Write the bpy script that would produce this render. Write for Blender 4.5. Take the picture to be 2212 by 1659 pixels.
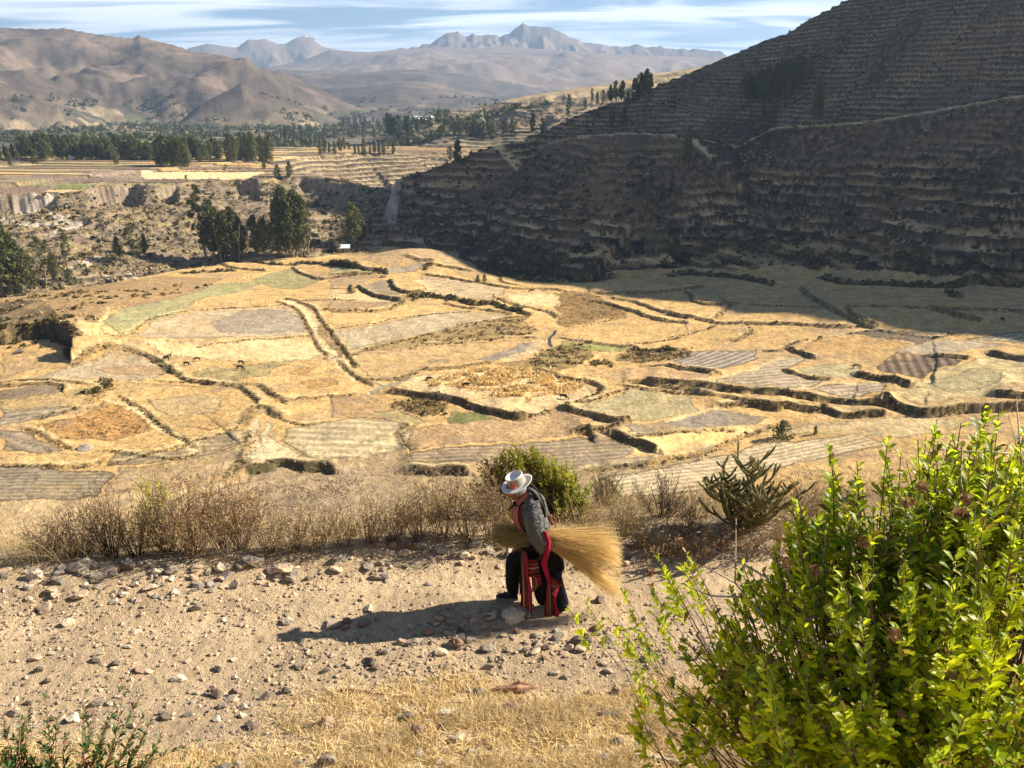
import bpy, math, random
import numpy as np
from mathutils import Vector, Matrix
PI = math.pi
# ------------------------------------------------------------------ camera, sky, sun, exposure
SC = bpy.context.scene
for o in list(bpy.data.objects):
    bpy.data.objects.remove(o)
PITCH = 19.8                       # degrees below the horizon; the eye is the origin of the world
FPX = 1703.0                       # focal length in units of a 2212 x 1659 picture
cam = bpy.data.cameras.new('camera'); camo = bpy.data.objects.new('camera', cam)
SC.collection.objects.link(camo); SC.camera = camo
cam.sensor_width = 36.0; cam.lens = 36.0 * FPX / 2212.0
cam.clip_start = 0.05; cam.clip_end = 60000
camo.location = (0, 0, 0); camo.rotation_euler = (math.radians(90 - PITCH), 0, 0)

SUN_EL, SUN_AZ = 33.0, 78.0        # azimuth from +y (forward) towards +x (right)
SUNV = Vector((math.sin(math.radians(SUN_AZ)) * math.cos(math.radians(SUN_EL)),
               math.cos(math.radians(SUN_AZ)) * math.cos(math.radians(SUN_EL)), math.sin(math.radians(SUN_EL))))
sl = bpy.data.lights.new('sun', 'SUN'); sl.energy = 5.0; sl.angle = math.radians(0.53); sl.color = (1.0, 0.90, 0.74)
so = bpy.data.objects.new('sun', sl); SC.collection.objects.link(so)
so.rotation_euler = SUNV.to_track_quat('Z', 'Y').to_euler()
W = bpy.data.worlds.new('World'); SC.world = W; W.use_nodes = True
SKY_STRENGTH = 0.05
SC.view_settings.view_transform = 'Standard'; SC.view_settings.look = 'None'
SC.view_settings.exposure = 1.28; SC.view_settings.gamma = 1.0; SC.view_settings.use_curve_mapping = False
SC.cycles.use_denoising = True
SC.cycles.max_bounces = 6; SC.cycles.diffuse_bounces = 2; SC.cycles.transmission_bounces = 3; SC.cycles.transparent_max_bounces = 6
SC.cycles.volume_bounces = 0

def world_nodes():
    nt = W.node_tree; nt.nodes.clear(); L = nt.links.new
    out = nt.nodes.new('ShaderNodeOutputWorld'); bg = nt.nodes.new('ShaderNodeBackground')
    sky = nt.nodes.new('ShaderNodeTexSky'); sky.sky_type = 'NISHITA'; sky.sun_disc = False
    sky.sun_elevation = math.radians(SUN_EL); sky.sun_rotation = math.radians(SUN_AZ)
    sky.altitude = 2500; sky.air_density = 1.0; sky.dust_density = 0.2; sky.ozone_density = 3.0
    tc = nt.nodes.new('ShaderNodeTexCoord'); sep = nt.nodes.new('ShaderNodeSeparateXYZ')
    L(tc.outputs['Generated'], sep.inputs[0])
    def M(op, a, b=None, clamp=False):
        n = nt.nodes.new('ShaderNodeMath'); n.operation = op; n.use_clamp = clamp
        for i, v in enumerate((a, b)):
            if v is None: continue
            if isinstance(v, (int, float)): n.inputs[i].default_value = v
            else: L(v, n.inputs[i])
        return n.outputs[0]
    # cirrus layer: direction projected on a high plane (soft near the horizon)
    zz = M('ADD', M('MAXIMUM', sep.outputs['Z'], 0.0), 0.07)
    cx = M('DIVIDE', sep.outputs['X'], zz); cy = M('DIVIDE', sep.outputs['Y'], zz)
    cmb = nt.nodes.new('ShaderNodeCombineXYZ'); L(cx, cmb.inputs[0]); L(cy, cmb.inputs[1])
    mp = nt.nodes.new('ShaderNodeMapping'); mp.inputs['Rotation'].default_value = (0, 0, math.radians(-12))
    mp.inputs['Scale'].default_value = (0.16, 0.50, 1); mp.inputs['Location'].default_value = (3.3, 1.9, 0)
    L(cmb.outputs[0], mp.inputs[0])
    n1 = nt.nodes.new('ShaderNodeTexNoise'); n1.inputs['Scale'].default_value = 2.8; n1.inputs['Detail'].default_value = 8
    n1.inputs['Roughness'].default_value = 0.55; n1.inputs['Distortion'].default_value = 0.9
    L(mp.outputs[0], n1.inputs['Vector'])
    mp2 = nt.nodes.new('ShaderNodeMapping'); mp2.inputs['Scale'].default_value = (0.16, 0.3, 1); mp2.inputs['Location'].default_value = (1.2, 4.4, 0)
    L(cmb.outputs[0], mp2.inputs[0])
    n2 = nt.nodes.new('ShaderNodeTexNoise'); n2.inputs['Scale'].default_value = 1.0; n2.inputs['Detail'].default_value = 4
    L(mp2.outputs[0], n2.inputs['Vector'])
    s = M('ADD', M('MULTIPLY', n1.outputs['Fac'], 0.75), M('MULTIPLY', n2.outputs['Fac'], 0.55))
    # cloudier towards the sun side
    s = M('ADD', s, M('MULTIPLY', sep.outputs['X'], 0.10))
    # the cirrus bank lies low over the mountains, open sky above it
    s = M('SUBTRACT', s, M('MULTIPLY', M('MAXIMUM', M('SUBTRACT', sep.outputs['Z'], 0.13), 0.0), 1.1))
    s = M('ADD', s, M('MULTIPLY', M('MAXIMUM', M('SUBTRACT', 0.10, M('ABSOLUTE', sep.outputs['Z'])), 0.0), 0.9))
    mr = nt.nodes.new('ShaderNodeMapRange'); mr.interpolation_type = 'SMOOTHSTEP'
    mr.inputs['From Min'].default_value = 0.54; mr.inputs['From Max'].default_value = 0.70
    mr.inputs['To Min'].default_value = 0.0; mr.inputs['To Max'].default_value = 0.88
    L(s, mr.inputs['Value'])
    mix = nt.nodes.new('ShaderNodeMixRGB'); mix.inputs['Color2'].default_value = (15.0, 15.2, 15.6, 1)
    L(mr.outputs[0], mix.inputs['Fac']); L(sky.outputs[0], mix.inputs['Color1'])
    L(mix.outputs[0], bg.inputs['Color']); bg.inputs['Strength'].default_value = SKY_STRENGTH
    L(bg.outputs[0], out.inputs['Surface'])
world_nodes()

# ------------------------------------------------------------------ small helpers
def tag(o, label=None, cat=None, group=None, kind=None):
    if label: o['label'] = label
    if cat: o['category'] = cat
    if group: o['group'] = group
    if kind: o['kind'] = kind
    return o
def link(o, parent=None):
    SC.collection.objects.link(o)
    if parent is not None: o.parent = parent
    return o
def empty(name, loc=(0, 0, 0), rz=0.0):
    o = bpy.data.objects.new(name, None); link(o); o.location = loc; o.rotation_euler = (0, 0, rz); o.empty_display_size = .2
    return o
def np_mesh(name, V, F, mats=None, midx=None, smooth=False, attrs=None):
    """V (n,3), F (m,k) with one k, or list of index arrays of several k"""
    me = bpy.data.meshes.new(name)
    Fs = F if isinstance(F, list) else [F]
    V = np.ascontiguousarray(V, dtype=np.float32)
    me.vertices.add(len(V)); me.vertices.foreach_set('co', V.ravel())
    loops = np.concatenate([f.ravel() for f in Fs]).astype(np.int32)
    tot = np.concatenate([np.full(len(f), f.shape[1], np.int32) for f in Fs])
    st = np.concatenate(([0], np.cumsum(tot)[:-1])).astype(np.int32)
    me.loops.add(len(loops)); me.loops.foreach_set('vertex_index', loops)
    me.polygons.add(len(tot)); me.polygons.foreach_set('loop_start', st); me.polygons.foreach_set('loop_total', tot)
    if midx is not None: me.polygons.foreach_set('material_index', np.ascontiguousarray(midx, dtype=np.int32))
    me.polygons.foreach_set('use_smooth', np.full(len(tot), bool(smooth)))
    me.update(calc_edges=True)
    if attrs:
        for k, a in attrs.items():
            if a.ndim == 2:
                at = me.attributes.new(k, 'FLOAT_COLOR', 'POINT')
                c = np.ones((len(V), 4), np.float32); c[:, :a.shape[1]] = a; at.data.foreach_set('color', c.ravel())
            else:
                at = me.attributes.new(k, 'FLOAT', 'POINT'); at.data.foreach_set('value', np.ascontiguousarray(a, dtype=np.float32))
    for m in (mats or []): me.materials.append(m)
    return me
def obj(name, me, parent=None, loc=None):
    o = bpy.data.objects.new(name, me); link(o, parent)
    if loc is not None: o.location = loc
    return o

# numpy noise -------------------------------------------------------
def _h(ix, iy, seed):
    h = (ix.astype(np.uint32) * np.uint32(374761393) + iy.astype(np.uint32) * np.uint32(668265263) + np.uint32(seed * 974711 + 17))
    h = (h ^ (h >> np.uint32(13))) * np.uint32(1274126177)
    return h ^ (h >> np.uint32(16))
def rnd(ix, iy, seed=0):
    return (_h(np.asarray(ix, dtype=np.int64), np.asarray(iy, dtype=np.int64), seed) & np.uint32(0xffff)).astype(np.float32) / 65535.0
def pn(x, y, seed=0):
    x = np.asarray(x, dtype=np.float64); y = np.asarray(y, dtype=np.float64)
    ix = np.floor(x).astype(np.int64); iy = np.floor(y).astype(np.int64)
    fx = (x - ix).astype(np.float32); fy = (y - iy).astype(np.float32)
    u = fx * fx * fx * (fx * (fx * 6 - 15) + 10); v = fy * fy * fy * (fy * (fy * 6 - 15) + 10)
    def g(dx, dy):
        a = (_h(ix + dx, iy + dy, seed) & np.uint32(1023)).astype(np.float32) * np.float32(2 * PI / 1024)
        return np.cos(a) * (fx - dx) + np.sin(a) * (fy - dy)
    n00, n10, n01, n11 = g(0, 0), g(1, 0), g(0, 1), g(1, 1)
    return ((n00 * (1 - u) + n10 * u) * (1 - v) + (n01 * (1 - u) + n11 * u) * v) * 1.5
def fbm(x, y, oct=4, seed=0, gain=.5):
    s = 0; a = 1.0
    for i in range(oct):
        s = s + a * pn(x * 2 ** i, y * 2 ** i, seed + i * 7); a *= gain
    return s
def ridged(x, y, oct=4, seed=0, gain=.5):
    s = 0; a = 1.0
    for i in range(oct):
        s = s + a * (1 - 2 * np.abs(pn(x * 2 ** i, y * 2 ** i, seed + i * 7))); a *= gain
    return s
def ss(a, b, x):
    t = np.clip((x - a) / (b - a), 0, 1); return t * t * (3 - 2 * t)
def smax(a, b, k):
    h = np.clip(.5 + .5 * (a - b) / k, 0, 1)
    return b * (1 - h) + a * h + k * h * (1 - h)
cP, sP = math.cos(math.radians(PITCH)), math.sin(math.radians(PITCH))
def ray(px, py):
    u = (np.asarray(px, float) - 1106) / FPX; v = (np.asarray(py, float) - 829.5) / FPX
    return np.stack([u, cP - v * sP, -sP - v * cP], -1)
def elev(px, py):                         # tangent of elevation and azimuth of a sight line
    d = ray(px, py); return d[..., 2] / np.hypot(d[..., 0], d[..., 1]), np.arctan2(d[..., 0], d[..., 1])
def on_plane(px, py, z):
    d = ray(px, py); t = z / d[..., 2]; return d * np.asarray(t)[..., None]
def topx(x, y, z):
    dep = y * cP - z * sP; up = y * sP + z * cP
    return 1106 + x / dep * FPX, 829.5 - up / dep * FPX

# distance to polylines ----------------------------------------------
def polydist(x, y, P, signed=True):
    """distance to open polyline P (n,2); sign + on the side away from the eye; also arc position and overshoot past the ends"""
    best = np.full(x.shape, 1e9, np.float32); sg = np.ones(x.shape, np.float32); arc = np.zeros(x.shape, np.float32); over = np.zeros(x.shape, np.float32)
    s0 = 0.0
    n = len(P) - 1
    P = np.asarray(P, float); dP = P[1:] - P[:-1]; mP = P[1:] + P[:-1]
    osg = 1.0 if (-dP[:, 1] * mP[:, 0] + dP[:, 0] * mP[:, 1]).sum() >= 0 else -1.0
    for i in range(n):
        ax, ay = P[i]; bx, by = P[i + 1]; dx, dy = bx - ax, by - ay; L = math.hypot(dx, dy) + 1e-9
        tr = ((x - ax) * dx + (y - ay) * dy) / L; t = np.clip(tr, 0, L)
        qx = ax + dx / L * t; qy = ay + dy / L * t
        d = np.hypot(x - qx, y - qy)
        nx, ny = -dy / L * osg, dx / L * osg
        m = d < best
        best[m] = d[m]; sg[m] = np.where(((x - ax) * nx + (y - ay) * ny) >= 0, 1, -1)[m]; arc[m] = (s0 + t)[m]
        ov = np.zeros_like(best)
        if i == 0: ov = np.maximum(ov, -tr)
        if i == n - 1: ov = np.maximum(ov, tr - L)
        over[m] = ov[m]
        s0 += L
    return best * sg, arc, over, s0
def inpoly(x, y, P):
    c = np.zeros(x.shape, bool); n = len(P); j = n - 1
    for i in range(n):
        xi, yi = P[i]; xj, yj = P[j]
        m = ((yi > y) != (yj > y)) & (x < (xj - xi) * (y - yi) / ((yj - yi) if yj != yi else 1e-9) + xi)
        c ^= m; j = i
    return c

# ------------------------------------------------------------------ landforms (metres, eye at 0,0,0)
def polar_ridge(pts):
    p = np.array(pts, float); e, a = elev(p[:, 0], p[:, 1]); return a, e
EDGE_X = [-40, -12, -5.5, -2.6, -1.1, 1.1, 4, 12, 40]
EDGE_Y = [5.5, 6.9, 7.26, 7.67, 8.15, 8.2, 8.5, 9.2, 11]
def near_hill(x, y):
    e = np.interp(x, EDGE_X, EDGE_Y) + .12 * pn(x * .9, y * 0, 3)
    ne = 5.75 + .05 * x + .2 * pn(x * .7, 0 * x, 4)          # near edge of the track
    z = -4.9 + 0 * x
    d = ne - y
    z = z + .22 * np.clip(d, 0, 1.6) + .62 * np.clip(d - 1.6, 0, 60)
    z = z + .14 * ss(-.75, 0, y - e) * (1 - ss(0, .6, y - e))     # rubble bank along the far edge
    z = z - .12 * np.clip(y - e - .1, 0, 1.0) - .74 * np.clip(y - e - 1.0, 0, None)
    z = z - .035 * np.exp(-((y - 6.55) / .22) ** 2) - .035 * np.exp(-((y - 7.35 - .02 * x) / .2) ** 2)
    return z
MESA = [(-760, 455), (-300, 425), (0, 419), (99, 416), (173, 412), (198, 405), (293, 398), (337, 402), (424, 392), (503, 388), (558, 390), (602, 384), (661, 383), (697, 387)]
_m = on_plane([p[0] for p in MESA], [p[1] for p in MESA], -52.0)[:, :2]
MESA_W = [tuple(q) for q in _m]
def cliff_zone(x, y):
    px = topx(x, y, -54.0)[0]; px = px + 10 * pn(x / 9, y / 9, 35)
    return np.clip(ss(-500, -480, px) * (1 - ss(95, 125, px)) + ss(188, 205, px) * (1 - ss(298, 312, px)) + ss(335, 345, px) * (1 - ss(372, 385, px)) * .8 + ss(500, 508, px) * (1 - ss(555, 566, px)) * .8 + ss(640, 650, px) * (1 - ss(735, 760, px)) * .5, 0, 1)
MESA_SPUR = MESA_W + [(-99, 512), (-112, 560), (-165, 625), (-225, 700)]
MESA_POLY = [tuple(q) for q in _m] + [(-112, 545), (-165, 625), (-225, 720), (-300, 1500), (-2500, 1500), (-2500, 350)]
AMPH = [(-225, 715), (-195, 775), (-150, 815), (-60, 850), (60, 900), (300, 960)]
RH_A = np.radians([-12, -8.6, -2.1, 9.8, 15.5, 23, 33, 45, 60, 90, 130])
_pts = [(866, 385), (921, 368), (973, 351), (1008, 336), (1043, 320), (1078, 316), (1130, 302), (1199, 271), (1234, 253), (1310, 226), (1373, 208), (1425, 181), (1481, 160), (1580, 118), (1650, 88), (1700, 72), (1750, 40), (1790, 20), (1835, -5), (2212, -150)]
_e, _a = elev([p[0] for p in _pts], [p[1] for p in _pts])
RA = np.concatenate(([math.radians(-14)], _a, np.radians([36, 39.5, 43, 50, 60, 90, 130]))); RE = np.concatenate(([_e[0] - .01], _e, [.31, .47, .37, .265, .24, .22, .2]))  # unseen ridge right of the view, heights shaped to cast the hillside shade
GX, GY, G0 = .60, .552, -334.0
def _crest(P):
    e, a = elev([p[0] for p in P], [p[1] for p in P]); rho = np.array([p[2] for p in P], float)
    w = np.stack([rho * np.sin(a), rho * np.cos(a)], 1); arc = np.concatenate([[0], np.cumsum(np.hypot(*np.diff(w, axis=0).T))])
    return [tuple(q) for q in w], arc, rho * e
SPUR1 = _crest([(1010, 462, 523), (1045, 445, 513), (1100, 398, 493), (1140, 345, 480), (1180, 312, 470), (1230, 297, 458), (1300, 289, 446), (1380, 287, 438), (1450, 291, 431), (1500, 306, 424), (1530, 335, 418)])
SPUR2 = _crest([(1500, 352, 454), (1560, 338, 450), (1625, 300, 442), (1680, 273, 434), (1760, 270, 426), (1850, 264, 420), (1950, 250, 414), (2050, 232, 410), (2150, 214, 408), (2300, 190, 402)])
def right_hill(x, y):
    r = np.hypot(x, y) + 1e-6; a = np.arctan2(x, y)
    te = np.interp(a, RA, RE)
    z = smax(-379 + .70 * y + .10 * x, -356.7 + .85 * x + .45 * y, 26.0)
    # concave foot, steeper shoulder
    ex = z - te * r
    z = z + 5.0 * fbm(x / 90, y / 90, 3, 11) * ss(0, 30, -ex)
    ex = z - te * r
    z = np.where(ex > 0, te * r - .6 * ex, z)
    for C_, w_, fs_ in ((SPUR1, 1, .80), (SPUR2, 1, .95)):
        m = (r > 300) & (r < 620) & (x > -60) & (x < 330)
        if m.any():
            X, Y = x[m], y[m]
            d, arc, ov, _ = polydist(X, Y, C_[0]); zc = np.interp(arc, C_[1], C_[2])
            nn = 1.6 * pn(X / 12, Y / 12, 12) + 2.5 * pn(X / 40, Y / 40, 13)
            q = zc - np.where(d < 0, fs_ * -d + nn * ss(0, 12, -d), .10 * d) - .5 * np.clip(ov, 0, 80)
            z[m] = smax(z[m], q, 2.5)
    dq = -(x + 70 + 3 * pn(y / 9, x * 0, 5)); z = z - (2.4 * np.clip(dq, 0, 9) + .9 * np.clip(dq - 9, 0, 60)) * ss(400, 440, y)
    return z
def layer(x, y, r, a, pts, D, slope, back=.5, na=0., ns=400., seed=1, cap=None, gain=.5):
    A, E = polar_ridge(pts)
    o = np.argsort(A); A = A[o]; E = E[o]
    e = np.interp(a, A, E)
    ag = np.linspace(-1.6, 1.9, 1400); kw = np.exp(-(np.arange(-80, 81) / 26.) ** 2); kw /= kw.sum()
    esm = np.convolve(np.pad(np.interp(ag, A, E), 80, mode='edge'), kw, 'valid')
    # fade past the traced ends
    e = e - .35 * np.clip(A[0] - a, 0, 1) - .35 * np.clip(a - A[-1], 0, 1)
    d = np.interp(a, np.radians(D[0]), D[1]) if isinstance(D, tuple) else D + 0 * a
    q = d - r
    mixw = np.exp(-np.clip(q, 0, None) / (.026 * d)); e = e * mixw + np.minimum(np.interp(a, ag, esm), e + .02) * (1 - mixw)
    nz = 0
    if na:
        w = ss(0, .12, q / d)
        nz = na * (.55 * ridged(x / ns + .25 * pn(x / ns * 2, y / ns * 2, seed + 3), y / ns, 5, seed, gain) + 1.0 * fbm(x / ns * 1.5, y / ns * 1.5, 5, seed + 40, gain) - .6) * w
    return e * d - slope * np.clip(q, 0, None) - back * np.clip(-q, 0, None) + nz
L_A = [(-400, 30), (0, 59), (87, 62), (139, 60), (205, 73), (250, 79), (285, 82), (299, 75), (333, 87), (371, 95), (413, 109), (486, 120), (514, 127), (555, 142), (608, 156), (650, 172), (698, 194), (729, 212), (768, 229), (830, 252), (900, 275)]
L_A2 = [(-400, 120), (0, 152), (50, 150), (100, 168), (140, 178), (180, 196), (230, 206), (280, 216), (330, 232), (380, 246), (440, 258), (520, 275)]
L_A3 = [(380, 270), (430, 225), (470, 205), (500, 190), (515, 181), (521, 178), (528, 182), (550, 196), (580, 206), (620, 216), (680, 236), (740, 262)]
L_B = [(500, 200), (560, 170), (600, 150), (640, 152), (700, 154), (770, 158), (850, 152), (900, 150), (960, 158), (1000, 160), (1060, 172), (1120, 180), (1180, 192), (1260, 215), (1400, 245)]
L_C = [(560, 150), (650, 132), (713, 108), (740, 110), (800, 112), (860, 107), (960, 101), (1010, 104), (1100, 101), (1200, 108), (1350, 118), (1481, 122), (1600, 134), (1750, 150), (2300, 150)]
L_D = [(-300, 160), (300, 140), (395, 112), (408, 104), (448, 94), (500, 102), (514, 102), (522, 95), (536, 85), (555, 86), (573, 84), (588, 90), (601, 95), (618, 94), (628, 88), (639, 82), (650, 80), (667, 82), (685, 92), (698, 101), (729, 108), (768, 111), (860, 120), (1000, 150)]
L_E = [(780, 122), (860, 108), (890, 103), (907, 101), (913, 95), (921, 96), (930, 94), (941, 85), (955, 74), (968, 68), (980, 71), (991, 70), (1000, 76), (1005, 79), (1014, 77), (1022, 71), (1032, 77), (1043, 79), (1054, 76), (1062, 77), (1071, 74), (1079, 80), (1090, 74), (1102, 73), (1113, 63), (1122, 58), (1130, 50), (1138, 56), (1147, 57), (1158, 56), (1171, 59), (1180, 58), (1192, 60), (1200, 64), (1213, 67), (1222, 75), (1234, 81), (1247, 85), (1262, 92), (1280, 92), (1303, 96), (1320, 99), (1348, 101), (1362, 99), (1376, 95), (1393, 101), (1440, 104), (1482, 108), (1506, 105), (1548, 111), (1590, 122), (1700, 140), (2300, 180)]
L_M = [(820, 300), (870, 262), (930, 250), (998, 236), (1060, 226), (1109, 212), (1150, 205), (1199, 198), (1251, 189), (1303, 184), (1355, 172), (1407, 160), (1481, 149), (1600, 130), (1800, 110), (2300, 60)]
def base_parts(x, y):
    r = np.hypot(x, y) + 1e-6; a = np.arctan2(x, y)
    vf = np.interp(y, [-50, 110, 430, 600, 715, 900, 1200, 1400], [-66, -68, -80, -86, -88, -82, -64, -60])
    vf = vf + 11 * ss(40, 190, x) * (1 - ss(330, 430, y)) - 5 * ss(-120, -260, x) * (1 - ss(330, 400, y))
    vf = vf + 1.2 * fbm(x / 70, y / 70, 2, 21)
    return r, a, vf
RAV = None; GULLY = None
def base(x, y, full=False):
    x = np.asarray(x, float); y = np.asarray(y, float)
    r, a, vf = base_parts(x, y)
    # knoll at the end of the valley floor, spur on the left
    vf = vf + 8 * np.exp(-(((x + 52) / 34) ** 2 + ((y - 392) / 26) ** 2))
    vf = vf + 6 * np.exp(-(((x + 165) / 60) ** 2 + ((y - 290) / 30) ** 2)) + 3 * np.exp(-(((x + 200) / 60) ** 2 + ((y - 240) / 30) ** 2))
    # ravine winding away to the left behind the knoll
    if RAV is not None:
        m = (y > 300) & (y < 760) & (x > -160) & (x < 80)
        if m.any():
            d, arc, ov, _ = polydist(x[m], y[m], RAV)
            vf[m] = vf[m] - 11 * np.exp(-(d / 13) ** 2)
    # gully with boulders at the foot of the left slope
    m = (y > 200) & (y < 640) & (x < 20)
    if GULLY is not None and m.any():
        d, arc, ov, _ = polydist(x[m], y[m], GULLY); vf[m] = vf[m] - 9 * ss(-1, 9, d)
    # left mesa
    me = np.full(x.shape, -400.0)
    m = (r < 3000) & (x < 150) & (y > 250)
    if m.any():
        d, arc, ov, _ = polydist(x[m], y[m], MESA_SPUR); ins = inpoly(x[m], y[m], MESA_POLY)
        d = np.abs(d)
        n = fbm(x[m] / 14, y[m] / 14, 3, 31)
        gul = ridged(x[m] / 46 + .02 * y[m], y[m] / 150, 3, 33)
        cliffh = 1.2 + 9.0 * cliff_zone(x[m], y[m])
        dd = np.maximum(d + 2.2 * n, 0)
        zt = -52 + .004 * np.clip(y[m] - 560, 0, 400) + .8 * fbm(x[m] / 60, y[m] / 60, 2, 37)
        DX = np.interp(x[m], [-420, -330, -200, -120, -90], [215, 200, 165, 112, 95])
        out = -52 - cliffh * ss(0, 3.5, dd) * (1 - ss(14, 45, d)) - 31.0 * d / DX + (1.7 * n + .4 * (gul - .8) + 1.3 * pn(x[m] / 45, y[m] / 16, 38)) * ss(0, 25, d)
        me[m] = np.where(ins, zt, out) - 60 * ss(960, 1090, r[m])
    am = np.full(x.shape, -400.0)
    m = (r > 450) & (r < 3000) & (x > -400)
    if m.any():
        d, arc, ov, _ = polydist(x[m], y[m], AMPH)
        q = -d + 14 * np.sin(arc / 33.) * ss(0, 60, -d)
        am[m] = np.where(d > 0, -50 + 0.0 * d, -50 - .43 * np.clip(q, 0, 200)) - .35 * np.clip(x[m] - 60, 0, 200) * 0
        am[m] = am[m] - 60 * ss(40, 140, x[m]) - 60 * ss(960, 1090, r[m])
    rh = right_hill(x, y)
    nh = near_hill(x, y)
    z = smax(vf, me, 4.0); z = smax(z, am, 3.0)
    rr = np.where((r < 1400) & (x > -140), rh, -400)
    z = smax(z, rr, 6.0)
    z = np.where(y < 260, smax(z, np.where(r < 260, nh, -400), np.where(r < 40, .02, 5.0)), z)
    # the far country
    far = r > 880
    fz = np.full(x.shape, -400.0); fid = np.zeros(x.shape, np.int32)
    if far.any():
        X, Y, R_, A_ = x[far], y[far], r[far], a[far]
        pl = -60 + 5 * fbm(X / 300, Y / 300, 3, 41) + 0 * X
        cw = 110 * pn(A_ * 22, A_ * 0, 44) + 40 * pn(A_ * 70, A_ * 0, 45)
        can = ss(1150, 1200, R_) * (1 - ss(1780 + cw, 1840 + cw, R_)) * ss(math.radians(-24), math.radians(-19), A_)
        pl = pl - 38 * can
        lay = [pl,
               layer(X, Y, R_, A_, L_M, (np.array([-12., 0, 12, 30]), np.array([1150., 1300, 1500, 1700])), .10, .3, 10, 170, 51) ,
               layer(X, Y, R_, A_, L_A, (np.array([-40., -30, -10]), np.array([3600., 3400, 2600])), .25, .3, 85, 900, 52, gain=.52) + 14 * np.clip(-ridged(X / 260 + .4 * pn(X / 120, Y / 120, 60), Y / 300, 3, 58), -1, 0) * ss(2650, 2300, R_),
               layer(X, Y, R_, A_, L_A2, 2500, .30, .4, 42, 480, 61, gain=.5),
               layer(X, Y, R_, A_, L_A3, 2150, .34, .4, 30, 380, 62, gain=.5),
               layer(X, Y, R_, A_, L_B, 4600, .10, .2, 45, 900, 53, gain=.42),
               layer(X, Y, R_, A_, L_C, 7000, .13, .05, 60, 1300, 54),
               layer(X, Y, R_, A_, L_D, 8900, .45, .5, 80, 1500, 55) + 45 * (ridged(X / 330, Y / 330, 4, 64) - 1.0) * ss(0, 350, 8900 - R_),
               layer(X, Y, R_, A_, L_E, 8000, .50, .5, 170, 800, 56, gain=.62) + 16 * fbm(X / 110, Y / 110, 3, 59) * ss(7000, 7800, R_) + 60 * (ridged(X / 280, Y / 280, 4, 63) - 1.0) * ss(0, 330, 8000 - R_)]
        st = np.stack(lay); k = np.argmax(st, 0)
        zz = st.max(0)
        w = ss(880, 1000, R_)
        fz[far] = zz; fid[far] = k + 1
        z[far] = np.where(w < 1, z[far] * (1 - w) + np.maximum(z[far], zz) * w, np.maximum(z[far], zz))
    if not full: return z
    lid = np.zeros(x.shape, np.int32)          # 0 valley, 1 near slope, 2 left mesa, 3 amphitheatre, 4 right hill, 5.. far
    lid[me > vf + 1.0] = 2
    lid[(am > me + .5) & (am > vf + 1)] = 3
    lid[(rr > np.maximum(np.maximum(vf, me), am) + 1.5)] = 4
    lid[(nh > z - 1.0) & (r < 260)] = 1
    lid[far & (fz > z - .3)] = (4 + fid)[far & (fz > z - .3)]
    lid[(r > 900) & (lid == 0)] = 5; lid[(r > 950) & ((lid == 2) | (lid == 3))] = 5
    return z, lid
GULLY = [tuple(q) for q in on_plane([-900, -300, 0, 110, 230, 330, 400, 470], [700, 660, 632, 612, 598, 584, 572, 562], -76.0)[:, :2]] + [(-112, 452), (-92, 470), (-70, 478)]
RAV = [tuple(q) for q in on_plane([1230, 1150, 1080, 1030, 970, 900, 850, 812, 800], [612, 600, 588, 566, 532, 500, 478, 462, 440], -82.0)[:, :2]]

_T = np.concatenate([np.arange(2.5, 14, .02), np.geomspace(14, 12000, 2600)])
def at(px, py, zfun=None):
    """first point where the sight line through a picture point meets the bare terrain (world metres)"""
    d = ray(px, py); d = d / np.hypot(d[..., 0], d[..., 1])[..., None]
    d = np.atleast_2d(d); out = []
    f = zfun or base
    X = d[:, None, 0] * _T[None]; Y = d[:, None, 1] * _T[None]; Z = d[:, None, 2] * _T[None]
    G = f(X.ravel(), Y.ravel()).reshape(X.shape)
    hit = Z <= G
    k = np.argmax(hit, 1); k = np.where(hit.any(1), k, len(_T) - 1); i = np.arange(len(k)); k0 = np.maximum(k - 1, 0)
    f0 = (Z - G)[i, k0]; f1 = (Z - G)[i, k]; w = np.clip(f0 / np.where(f0 - f1 == 0, 1, f0 - f1), 0, 1)
    t = _T[k0] * (1 - w) + _T[k] * w
    return d * t[:, None]
# ------------------------------------------------------------------ field banks, ditches, tracks and fields of the valley floor
ZK = .3472
def _z(ox, pts): p = np.array(pts, float); return np.stack([ox + p[:, 0] * ZK, 521 + p[:, 1] * ZK], 1)
Z4 = lambda *p: _z(0, p)
Z5 = lambda *p: _z(713, p)
Z6 = lambda *p: _z(1444, p)
def ZA(*p): p = np.array(p, float); return np.stack([p[:, 0] * .19836, 329 + p[:, 1] * .19836], 1)
def ZB(*p): p = np.array(p, float); return np.stack([384 + p[:, 0] * .19836, 329 + p[:, 1] * .19836], 1)
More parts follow.
